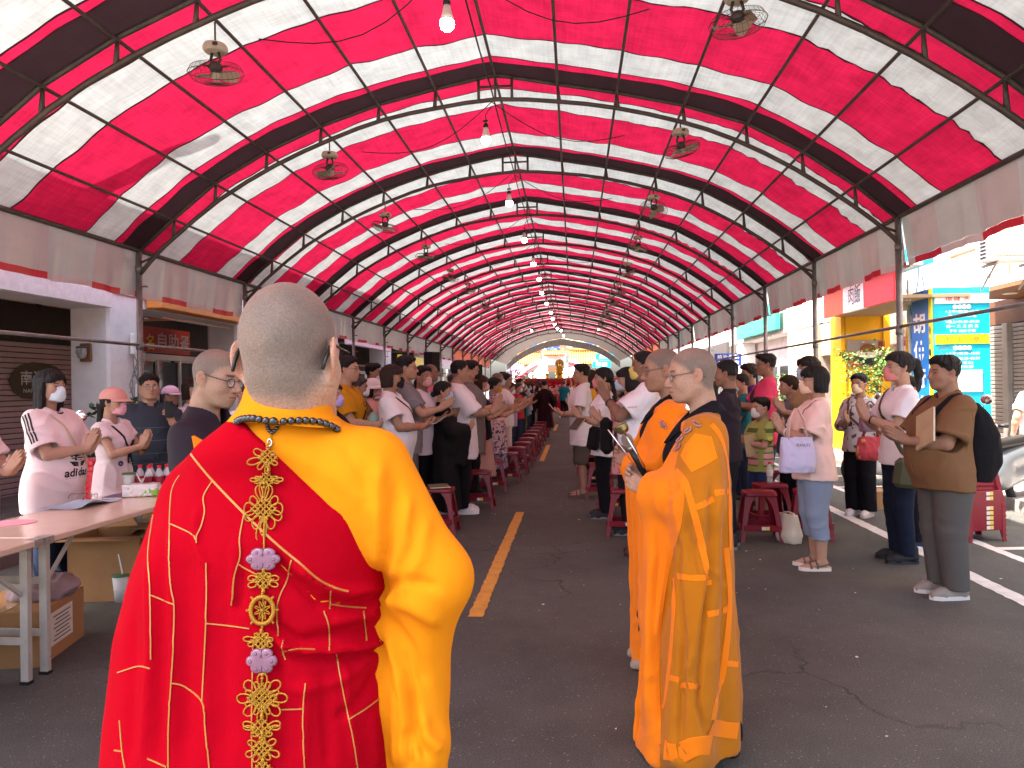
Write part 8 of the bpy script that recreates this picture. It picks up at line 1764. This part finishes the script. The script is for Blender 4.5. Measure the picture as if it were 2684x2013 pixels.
ly = [(-1.42, 7.45), (-1.20, 8.95), (-1.18, 10.35), (-1.05, 11.35), (-1.0, 12.4), (-.98, 13.5), (-.97, 14.6), (-.98, 15.8), (-.98, 17.0), (-.98, 18.3), (-.98, 19.7), (-.98, 21.2), (-1, 22.8), (-1, 24.5), (-1, 26.3), (-1, 28.2)]
for k, (x, y) in enumerate(ly): stool(x, y, rng.uniform(-.12, .12), 'maroon plastic stool with a booklet on it, nearest on the left of the aisle' if k == 0 else 'maroon plastic stool, %s along the left edge of the aisle' % WH(k), GL_)
stool(-1.95, 7.85, .1, 'maroon stool carrying a water bottle beside the robed woman', GL_); stool(-1.65, 9.8, .1, 'maroon stool half hidden behind the second aisle stool', GL_)
ry = [(.50, 7.35), (.43, 8.55), (.33, 9.75), (.25, 10.95), (.2, 12.2), (.2, 13.6), (.2, 15.1), (.2, 16.7), (.2, 18.5)]
for k, (x, y) in enumerate(ry): stool(x, y, rng.uniform(-.1, .1), 'maroon plastic stool with a sticker, nearest on the right of the aisle' if k == 0 else 'maroon plastic stool, %s along the right edge of the aisle' % WH(k), GR_)
for x, y, l in ((1.75, 7.15, 'maroon stool in front of the small boy'), (2.26, 7.25, 'maroon stool behind the legs of the pale pink tee'), (2.0, 7.7, 'maroon stool with cups on it behind the boy'), (1.42, 8.3, 'maroon stool behind the nearest nun\'s robe'), (2.45, 8.9, 'maroon stool half hidden behind the pale pink tee'), (1.2, 9.4, 'maroon stool further back behind the nun'), (1.0, 7.6, 'maroon stool behind the white shirted man')): stool(x, y, rng.uniform(-.2, .2), l, GR_)
for k in range(8): stool(3.74, 7.2, .25, 'stacked maroon stool behind the man in brown tee, %s from the ground' % WH(k).replace('nearest', 'first'), 'stack of maroon stools on the right', .045*k)
for k in range(10): stool(-4.25, 6.1, 1.45, 'stacked red stool behind the table, %s from the ground' % WH(k).replace('nearest', 'first'), 'stack of red stools on the left', .05*k, STRD)
stool(-3.75, 3.75, .2, 'red stool under the folding table', 'stack of red stools on the left', 0, STRD)
def flatbook(loc, rz, label, m, s=(.15, .21, .012)): e = empty('booklet', loc, rz, label=label, cat='booklet'); b = MB(); b.box((0, 0, s[2]/2), s, bev=.001); b.build('cover', m, e); b = MB(); b.box((.002, 0, s[2]/2), (s[0]*.99, s[1]*1.004, s[2]*.6)); b.build('pages', PAPER, e)
flatbook((-1.42, 7.45, .471), .3, 'olive booklet lying on the nearest left stool', COVERK, (.21, .27, .012))
PET = mat('bottle_plastic', (.92, .95, .96), rough=.05, alpha=.35, spec=.7); CAPR = mat('red_cap', '#c8202c', rough=.35); LABR = mat('red_label', '#8c1d2e', rough=.4); CAPW = mat('white_label', '#e3dcd8', rough=.5)
def bottle(loc, label, lab=LABR, s=1.0, group=None):
    e = empty('water_bottle', loc, scale=s, label=label, cat='bottle', group=group); b = MB(); b.lathe([(.0, .002), (.028, .0), (.031, .012), (.030, .06), (.032, .07), (.030, .09), (.031, .14), (.022, .165), (.013, .185), (.013, .195)], n=14); b.build('body', PET, e, smooth=True)
    b = MB(); b.lathe([(.016, .190), (.016, .21), (.0, .212)], n=14); b.build('cap', CAPR, e); b = MB(); b.lathe([(.0318, .065), (.0322, .07), (.0322, .125), (.0316, .13)], n=14); b.build('label', lab, e, smooth=True); return e
bottle((-1.90, 7.8, .47), 'clear water bottle on the stool beside the robed woman', s=1.25); bottle((.52, 8.55, .47), 'clear water bottle with red cap on the second right stool', CAPW, 1.3); bottle((2.0, 7.7, .47), 'small bottle on the stool behind the boy', CAPW)
# ---- folding tables on the left
TTOP = mat('beige_laminate', '#d9bda6', rough=.22, var=.06, coat=.3); TLEG = mat('grey_painted_steel', '#b3aa9e', rough=.5, var=.15, vs=12, var2=('#7a6a5c', 30, .68, .04))
def table(y0, y1, label):
    e = empty('folding_table', (-3.12, (y0+y1)/2, 0), label=label, cat='table', group='folding tables on the left'); L = y1-y0; b = MB(); b.box((0, 0, .722), (.66, L, .036), bev=.006); b.build('tabletop', TTOP, e)
    for s in (-1, 1):
        for sx in (-1, 1): b = MB(); b.box((sx*.275, s*(L/2-.06), .352), (.042, .030, .704)); b.box((sx*.275, s*(L/2-.06), .008), (.05, .04, .016), 1); b.build('leg', [TLEG, BK], e)
        for zz in (.22, .50): b = MB(); b.box((0, s*(L/2-.06), zz), (.51, .022, .035)); b.build('crossbar', TLEG, e)
        for sx in (-1, 1): b = MB(); b.tube([(sx*.26, s*(L/2-.07), .46), (sx*.24, s*(L/2-.34), .70)], .012, 6); b.build('brace', TLEG, e)
        for sx in (-1, 1): b = MB(); b.box((sx*.30, s*(L/2-.03), .722), (.064, .062, .040)); b.build('corner_plate', mat('worn_metal', '#a59a90', rough=.5, metal=.3, var=.4, vs=40), e)
table(1.74, 3.585, 'beige folding table nearest the camera at the left edge'); table(3.60, 5.45, 'beige folding table with tissues and bottles on it')
TP = lambda x, y: PG(x, y, .741)
e = empty('paper_fan', TP(20, 1372), .3, label='pink oval paper fan on the nearer folding table', cat='fan'); b = MB(); b.prism(ringpts(.12, 20, 1.25, .9), (0, 0, 0), (1, 0, 0), (0, 1, 0), (0, 0, .003)); b.build('sheet', mat('pink_paper', '#e59aa8', rough=.6), e)
V = []; F = []; n, m_ = 9, 7; c = TP(215, 1322)
for i in range(n):
    for j in range(m_): V.append((c[0]-.16+.32*j/(m_-1), c[1]-.22+.42*i/(n-1), .744+.035*max(0, j/(m_-1)-.75)*4*(.5+.5*math.sin(i*.7))+.004*math.sin(i+j)))
F = [(i*m_+j, i*m_+j+1, (i+1)*m_+j+1, (i+1)*m_+j) for i in range(n-1) for j in range(m_-1)]
setp(mk('paper_sheet', V, F, mat('pale_blue_paper', '#a9bccd', rough=.7)), 'pale blue paper folder lying open on the folding table', 'paper')
ge = empty('spectacles', TP(243, 1305), 1.2, label='round spectacles lying on the pale blue paper', cat='spectacles'); gg = glasses(ge, mat('frame_bronze', '#7a6048', rough=.3, metal=.5), True, Matrix.Translation((-.09, 0, .022)))
flatbook(TP(304, 1303), .2, 'purple notebook on the folding table', mat('purple_cover', '#6a5c86', rough=.5), (.12, .18, .01))
def papercup(loc, label, m, s=1.0, straw=False, lid=mat('green_lid', '#5a7a4a', rough=.4)):
    e = empty('paper_cup', loc, scale=s, label=label, cat='cup'); b = MB(); b.lathe([(.0, 0), (.030, .0), (.043, .135)], n=18); b.build('cup', m, e, smooth=True); b = MB(); b.lathe([(.046, .134), (.046, .141), (.042, .146), (.0, .146)], n=18); b.build('lid', lid, e)
    if straw: b = MB(); b.tube([(.01, 0, .14), (-.012, 0, .25)], .005, 6); b.build('straw', WSG, e)
    return e
CUPW = mat('cup_paper', '#dcdccf', rough=.5, var2=('#5f7a4e', 26, .66, .03)); papercup(TP(338, 1292), 'white and green paper cup on the folding table', CUPW, 1.05); papercup(PG(318, 1575), 'white drink cup with straw on the ground by the boxes', mat('cup_white', '#d9d5d0', rough=.5), 1.35, True)
e = empty('tissue_pack', TP(372, 1300), .35, label='plastic tissue pack with green fruit print on the folding table', cat='tissues'); f = Field((-.15, -.09, -.01), (.15, .09, .14), .006); f.put(lambda X, Y, Z: np.maximum(np.maximum(np.abs(X)-.115, np.abs(Y)-.062), np.abs(Z-.045)-.042), (-.12, -.07, 0), (.12, .07, .09), .01); P, Q = f.mesh(); P = relax(P, Q, 4); mk('pack', folds(P, Q, .006, 3, (25, 25, 25)), Q, mat('tissue_film', '#dcd3d0', rough=.15, coat=.5, var2=('#7fae2e', 13, .58, .03)), e)
V = [(0, 0, .08)]; b = MB()
for k in range(9): a = 2*math.pi*k/9; V.append((.028*math.cos(a)*(1+.3*(k % 2)), .05*math.sin(a), .145+.03*math.sin(a*2+1)))
b.add(V, [(0, k+1, (k+1) % 9+1) for k in range(9)]); o = b.build('tissue', WSG, e, smooth=True); o.modifiers.new('thick', 'SOLIDIFY').thickness = .002
for k, (x, y) in enumerate(((362, 1276), (385, 1278), (390, 1272), (412, 1277), (432, 1274), (437, 1270))): bottle(TP(x+6, y+16), 'red capped water bottle behind the tissue pack, %s from the left' % WH(k).replace('nearest', 'first'), s=1.0, group='bottles on the folding table')
# ---- cardboard boxes
CARD = mat('cardboard', '#a3794f', rough=.85, var=.14, vs=3, bump=.08, bs=40); CARDI = mat('cardboard_inside', '#8f6a45', rough=.9); TAPE = mat('packing_tape', '#b59a6a', rough=.12, coat=.6)
def carton(loc, rz, s, label, flaps=True, extra=False):
    e = empty('cardboard_box', loc, rz, label=label, cat='box', group='cardboard boxes under the table'); x, y, z = s; t = .006; b = MB()
    for cx, cy, dx, dy in ((0, -y/2, x, t), (0, y/2, x, t), (-x/2, 0, t, y-t), (x/2, 0, t, y-t)): b.box((cx, cy, z/2), (dx, dy, z))
    b.box((0, 0, .004), (x, y, t)); b.build('body', CARD, e)
    if flaps:
        for cx, cy, dx, dy, a, axx in ((0, -y/2, x*.96, y*.42, R(rng.uniform(-25, 35)), 'X'), (0, y/2, x*.96, y*.42, R(rng.uniform(-30, 30)), 'X'), (-x/2, 0, x*.42, y*.96, R(rng.uniform(-40, 25)), 'Y'), (x/2, 0, x*.42, y*.96, R(rng.uniform(-25, 40)), 'Y')):
            Rm = Matrix.Rotation(a, 3, axx); off = Rm @ Vector((math.copysign(dx/2, cx) if cx else 0, math.copysign(dy/2, cy) if cy else 0, .0)); b = MB(); b.box(Vector((cx, cy, z))+off, (dx, dy, t), rot=Rm); b.build('flap', CARD, e)
    else: b = MB(); b.box((0, 0, z+.001), (x, y, t)); b.build('lid', CARD, e)
    if extra:
        b = MB(); b.box((0, -y/2-.004, z*.6), (.05, .002, z*.8)); b.box((x*.02, 0, z+.006), (.06, y, .002)); b.build('tape', TAPE, e); b = MB(); b.box((x/2+.004, -y*.05, z*.55), (.002, y*.5, z*.62)); b.build('shipping_label', STK, e)
        for k in range(7): b = MB(); b.box((x/2+.0065, -y*.05, z*(.32+.075*k)), (.001, y*(.40-.05*(k % 3)), .006)); b.build('printed_line', DTX, e)
        lettering('AACCURA' if False else 'A4 PAPER', (x/2+.004, 0, z*.10), (0, 1, 0), (0, 0, 1), .022, DTX, e, w=.14) if False else None
    return e
carton((-3.42, 5.15, 0), .15, (.50, .42, .46), 'open cardboard box with raised flaps under the second table'); carton((-3.05, 5.45, 0), -.1, (.42, .40, .50), 'tall open cardboard box beside the hero\'s robe'.replace('the hero\'s', 'the crimson')); carton((-3.62, 5.75, 0), .05, (.55, .40, .58), 'closed cardboard box behind the open ones', False)
carton((-3.22, 3.95, 0), .22, (.46, .52, .30), 'taped cardboard box with a white shipping label under the nearer table', False, True); carton((-3.35, 3.25, 0), .1, (.40, .50, .42), 'cardboard box wrapped in shiny tape at the left edge', False, True)
f = Field((-.22, -.2, -.05), (.22, .2, .14), .010); f.ell((0, 0, 0), (.17, .13, .07)); f.ell((.08, .05, .03), (.09, .08, .06), .05); P, Q = f.mesh(); o = mk('grey_cloth', folds(P, Q, .02, 5, (12, 12, 12)), Q, cloth('cloth_mauvegrey', '#9a8486')); o.location = (-3.15, 4.02, .33); setp(o, 'crumpled mauve grey cloth on the taped box', 'cloth')
carton(PG(2290, 1330), .3, (.36, .26, .20), 'small cardboard box on the road behind the white polo', False)
tote(PG(2068, 1420), .4, 'cream cloth bag with yellow print on the ground between the stools', .24, .26, .12, mat('cream_cloth', '#cfc4b2', rough=.85, var2=('#d8a52a', 8, .62, .03)), .02, mat('cream_handle', '#b8ac9a', rough=.8))
# ---- loudspeakers on stands
for x, y, Y, s, l in ((1133, 950, 14.5, 1.0, 'black loudspeaker on a stand behind the tall man in grey polo'), (1251, 974, 21.5, 1.0, 'black loudspeaker behind the man with black mask'), (1318, 985, 33, .9, 'small far loudspeaker left of the altar')):
    p = PY(x, y, Y); e = empty('loudspeaker', p, R(-35), s, l, 'loudspeaker'); b = MB(); b.prism([(-.11, -.13), (.11, -.11), (.11, .11), (-.11, .13)], (0, 0, -.19), (1, 0, 0), (0, 1, 0), (0, 0, .40)); b.build('cabinet', BK, e); b = MB(); b.box((.114, 0, .01), (.01, .18, .36)); b.build('grille', mat('speaker_cloth', '#1b1b1d', rough=.9, bump=.5, bs=300), e); b = MB(); b.tube([(0, 0, -.19), (0, 0, -p[2]/s)], .018, 8); b.build('pole', STEEL, e, smooth=True)
# ---- the altar at the end of the street
AY = 42.0; RC = cloth('altar_cloth', '#a3122c', var=.2); GLD = mat('gilt', '#c9962e', rough=.25, metal=.7, var=.3, vs=9); zA = PY(1450, 991, AY)[2]
al = empty('altar_table', (.3, AY, 0), label='long altar table draped in crimson cloth with scalloped edge', cat='altar'); b = MB(); b.box((0, .6, zA-.03), (6.4, 1.0, .06)); b.build('top', WSG, al)
V = []; F = []; n = 130
for i in range(n+1):
    x = -3.2+6.4*i/n
    for z, k in ((zA-.02, .0), (zA-.25, .6), (.9, 1)): V.append((x, .08-.03*k*math.sin(i*.9)-.02*k, z))
F = [(3*i+j, 3*i+3+j, 3*i+4+j, 3*i+1+j) for i in range(n) for j in range(2)]; mk('drape', V, F, RC, al); b = MB()
for i in range(26): b.tube([(-3.2+.246*i+.246*t, .02, zA-.06-.10*math.sin(math.pi*t)) for t in np.linspace(0, 1, 6)], .012, 4)
b.build('scallop_trim', GLD, al); b = MB(); b.box((0, -.5, .90), (6.0, .9, .05)); b.build('lower_top', RC, al); b = MB(); b.box((0, -.93, .45), (6.0, .03, .88)); b.build('front_cloth', RC, al)
def statue(px, pyb, hpx, halo, label, m=GLD):
    p = PY(px, pyb, AY+.4); h = hpx/1900*AY; e = empty('gilt_statue', (p[0], AY+.4, zA), scale=h, label=label, cat='statue'); f = Field((-.3, -.25, -.02), (.3, .25, 1.0), .02)
    f.loft([(0, 0, 0, .20, .16), (.08, 0, 0, .21, .17), (.14, 0, 0, .16, .12), (.2, 0, 0, .2, .14)]); f.ell((0, -.02, .26), (.25, .16, .09), .04); f.ell((0, 0, .46), (.13, .10, .20), .05); f.cap((-.14, 0, .56), (-.17, -.05, .40), .05, .045, .04); f.cap((.14, 0, .56), (.17, -.05, .40), .05, .045, .04); f.cap((-.17, -.05, .4), (0, -.14, .36), .045, .04, .03); f.cap((.17, -.05, .4), (0, -.14, .36), .045, .04, .03); f.cap((0, 0, .6), (0, -.01, .68), .05, .05, .03); f.ell((0, -.01, .76), (.07, .075, .09), .02); f.ell((0, 0, .86), (.04, .04, .04), .02); P, Q = f.mesh(); mk('figure', folds(P, Q, .008, px, (14, 14, 14)), Q, m, e)
    if halo: b = MB(); b.lathe([(0, .01), (.22, .012), (.24, .0), (.22, -.012), (0, -.01)], (0, .11, .78), 28, rot=Matrix.Rotation(R(90), 3, 'X')); b.build('halo', mat('halo_gilt', '#c8a25a', rough=.35, metal=.4), e)
statue(1467, 991, 49, True, 'gilt seated deity statue with a round halo at the altar centre'); statue(1434, 991, 22, False, 'small gilt statue left of the haloed deity'); statue(1491, 991, 14, False, 'small gilt statue right of the haloed deity'); statue(1397, 991, 18, False, 'white faced small statue at the left of the altar', mat('porcelain', '#d8c9b0', rough=.4)); statue(1373, 991, 12, False, 'smallest orange gilt figure at the altar\'s left end'); statue(1561, 991, 30, False, 'gilt figure at the altar\'s right end')
LAMPW = mat('white_lamp', (1, .98, .95), emit=2.5)
for k, (x, y, w) in enumerate(((1418, 978, .42), (1480, 978, .34), (1422, 966, .30), (1395, 984, .2), (1502, 975, .36))): p = PY(x, y, AY+.75); b = MB(); b.sph((0, 0, 0), w, 12, 0, (1, .6, .8)); o = b.build('paper_lantern', LAMPW, None, smooth=True); o.location = p; setp(o, 'glowing white lantern behind the altar statues, %s from the left' % WH(k).replace('nearest', 'first'), 'lantern', 'lanterns behind the altar')
def blooms(loc, w, h_, n, cols, label, leaf=True, s=.06):
    e = empty('flower_arrangement', loc, label=label, cat='flowers'); r_ = random.Random(int(loc[0]*100)); b = MB()
    for k in range(n):
        c = (r_.gauss(0, w*.4), r_.gauss(0, w*.25), abs(r_.gauss(0, h_*.45))+.1)
        for q in range(5): a = q*1.257+k; d = Vector((math.cos(a), math.sin(a)*.6, .5+.4*math.sin(a*2)))*s; b.add([c, tuple(Vector(c)+d+Vector((0, 0, s*.4))), tuple(Vector(c)+d*1.1), tuple(Vector(c)+d-Vector((0, s*.4, s*.3)))], [(0, 1, 2, 3)], k % len(cols))
    setp(b.build('blossom', cols, e), kind='stuff'); b = MB()
    for k in range(n): c = Vector((r_.gauss(0, w*.4), r_.gauss(0, w*.25), abs(r_.gauss(0, h_*.35)))); d = Vector((r_.gauss(0, 1), r_.gauss(0, 1), r_.uniform(.2, 1))).normalized()*s*1.8; u = d.cross(Vector((0, 0, 1))).normalized()*s*.35; b.add([c, c+d*.5+u, c+d, c+d*.5-u], [(0, 1, 2, 3)])
    setp(b.build('leaves', LEAFD, e), kind='stuff'); b = MB(); b.lathe([(.05, 0), (.09, .06), (.08, .12)], n=10); b.build('vase', mat('vase', '#8a7a6a', rough=.4), e)
LEAFD = mat('dark_leaf', (.035, .075, .02), rough=.5, var=.3, vs=9); LEAFL = mat('bright_leaf', (.10, .20, .035), rough=.5, var=.35, vs=9); PK = mat('pink_blossom', '#d8607a', rough=.7); MG = mat('magenta_blossom', '#a8206a', rough=.7); YB_ = mat('yellow_blossom', '#dcb83a', rough=.7); WB = mat('white_blossom', '#e8ddd0', rough=.7)
for x, cols, l in ((1443, [PK, YB_, WB], 'pink and yellow flowers in front of the altar, left of the raised arms'), (1493, [YB_, WB], 'yellow flowers in front of the altar, right of the raised arms'), (1462, [WB, PK], 'white and pink flowers before the haloed deity')): blooms((PY(x, 1010, AY-.5)[0], AY-.5, .93), .7, .45, 90, cols, l)
p = PY(1350, 975, 40); blooms((p[0], 40, 1.7), .8, .7, 70, [MG, PK], 'magenta flower stand at the left end of the altar', s=.09); p = PY(1605, 985, 36); blooms((p[0], 36, 1.5), .6, .5, 50, [MG], 'magenta orchids right of the altar', s=.08); p = PY(1925, 1000, 14.5); blooms((p[0], 14.5, 1.25), .35, .3, 60, [YB_, PK, ], 'yellow and orange flowers behind the plum tee', s=.045)
# ---- greenery and scooters
def bush(loc, w, h_, n, m, label, s=.05, trunk=True, seed=1):
    e = empty('shrub', loc, label=label, cat='shrub'); r_ = random.Random(seed); b = MB(); V = []
    cl = [Vector((r_.gauss(0, w*.45), r_.gauss(0, w*.45), h_*.35+r_.random()*h_*.65)) for _ in range(max(6, n//28))]
    for k in range(n):
        c = r_.choice(cl)+Vector((r_.gauss(0, w*.16), r_.gauss(0, w*.16), r_.gauss(0, w*.15))); d = Vector((r_.gauss(0, 1), r_.gauss(0, 1), r_.gauss(.3, .7))).normalized()*s*r_.uniform(.7, 1.3); u = d.cross(Vector((r_.gauss(0, .3), r_.gauss(0, .3), 1))).normalized()*s*.34; nn = d.cross(u).normalized()*s*.08
        b.add([c, c+d*.35+u*.8+nn, c+d*.7+u+nn, c+d, c+d*.7-u+nn, c+d*.35-u*.8+nn], [(0, 1, 2, 3), (0, 3, 4, 5)])
    setp(b.build('foliage', m, e), kind='stuff'); b = MB()
    for k in range(7): q = r_.choice(cl); b.tube([(0, 0, 0), (q.x*.3, q.y*.3, q.z*.5), tuple(q)], [.022, .014, .005], 5)
    b.build('trunk', mat('bark', '#5a4a3a', rough=.9), e, smooth=True); b = MB(); b.lathe([(.12, -.32), (.17, 0), (.18, .03), (.15, .03), (.14, -.02), (0, -.02)], n=16); b.build('pot', mat('terracotta', '#8a5a44', rough=.8), e, smooth=True)
p = PY(2300, 1010, 12.2); bush((4.78, 12.0, .45), .42, 1.55, 1500, LEAFL, 'sunlit bright green shrub in front of the yellow rice shop', .055, seed=2); p = PY(2048, 985, 17); bush((p[0], 17, .5), .45, 1.15, 520, LEAFL, 'yellow green shrub behind the man in pink polo', .07, seed=3); p = PY(1935, 1000, 17.5); bush((p[0], 17.5, .4), .4, 1.0, 360, LEAFL, 'pale green shrub under the blue signboard', .06, seed=8)
bush((-5.05, 7.75, .35), .33, 1.05, 620, LEAFD, 'dark leafy potted shrub at the foot of the pale pillar', .085, seed=4); bush((-5.0, 9.6, .35), .3, .95, 420, LEAFD, 'dark shrub behind the old man in lilac cap', .07, seed=5)
SBODY = mat('scooter_grey', '#6c7276', rough=.25, metal=.3, coat=.6); CHR = mat('chrome2', (.8, .8, .8), rough=.08, metal=1)
def scooter(loc, rz, label, m, basket=False):
    e = empty('scooter', loc, rz, label=label, cat='scooter', group='parked scooters')
    def lobj(nm, fn, lo, hi, m_, par=e): f = Field(lo, hi, .012); fn(f); P, Q = f.mesh(); return mk(nm, P, Q, m_, par)
    lobj('body', lambda f: (f.cap((-.62, 0, .66), (-.15, 0, .55), .13, .12), f.cap((-.15, 0, .45), (.22, 0, .28), .12, .13, .1), f.cap((-.55, 0, .42), (-.2, 0, .34), .11, .13, .1)), (-.85, -.2, .1), (.5, .2, .9), m)
    lobj('front_shield', lambda f: (f.cap((.30, 0, .30), (.44, 0, .82), .15, .11, 0, fl=(0, 1.8)), f.cap((.44, 0, .82), (.40, 0, .98), .10, .09, .06)), (.1, -.25, .1), (.65, .25, 1.15), m); lobj('front_fender', lambda f: f.cap((.50, 0, .52), (.72, 0, .44), .07, .05), (.35, -.15, .3), (.85, .15, .65), m); lobj('seat', lambda f: f.cap((-.60, 0, .78), (-.10, 0, .74), .10, .09, 0, fl=(2, 1.5)), (-.8, -.18, .6), (.1, .18, .95), BK)
    for x in (-.55, .58):
        b = MB(); b.tube([(x+.20*math.cos(a), 0, .24+.20*math.sin(a)) for a in np.linspace(0, 6.28, 25)[:-1]], .045, 8, closed=True); w = b.build('wheel', mat('tyre', '#1b1b1c', rough=.8), e, smooth=True); b = MB(); b.lathe([(.03, -.03), (.14, -.02), (.15, .02), (.03, .03)], (x, 0, .24), 14, rot=Matrix.Rotation(R(90), 3, 'X')); b.build('rim', CHR, w, smooth=True)
    b = MB(); b.tube([(.34, -.34, 1.0), (.40, -.15, 1.04), (.41, 0, 1.03), (.40, .15, 1.04), (.34, .34, 1.0)], .014, 7); b.build('handlebar', CHR, e, smooth=True)
    for s in (-1, 1):
        b = MB(); b.tube([(.34, s*.34, 1.0), (.29, s*.42, .99)], .02, 8); b.build('grip', BK, e, smooth=True); b = MB(); b.tube([(.40, s*.16, 1.04), (.42, s*.24, 1.22)], .006, 5); b.sph((.42, s*.27, 1.28), .075, 12, 1, (.2, 1, .75)); b.build('mirror', [BK, CHR], e, smooth=True)
    b = MB(); b.sph((.50, 0, .92), .075, 12, 0, (.5, 1.1, .8)); b.build('headlight', CHR, e, smooth=True)
    if basket:
        b = MB()
        for k in range(9): x = .55+.045*k; b.tube([(x, -.16, .92), (x, -.13, .72), (x, .13, .72), (x, .16, .92)], .004, 4)
        for k in range(4): z = .74+.06*k; q = .13+.01*k; b.tube([(.54, -q, z), (.93, -q, z), (.93, q, z), (.54, q, z)], .004, 4, closed=True)
        b.build('basket', BK, e)
    return e
scooter((4.72, 8.75, 0), R(-152), 'grey scooter with wire basket parked behind the man in brown tee', SBODY, True); scooter((-4.55, 6.95, 0), R(-70), 'dark scooter with chrome handlebar behind the pink capped woman', mat('scooter_dark', '#33373b', rough=.25, coat=.6)); scooter((4.6, 11.0, 0), R(-165), 'second scooter further along the right kerb', mat('scooter_white', '#c9c9c7', rough=.25, coat=.6))
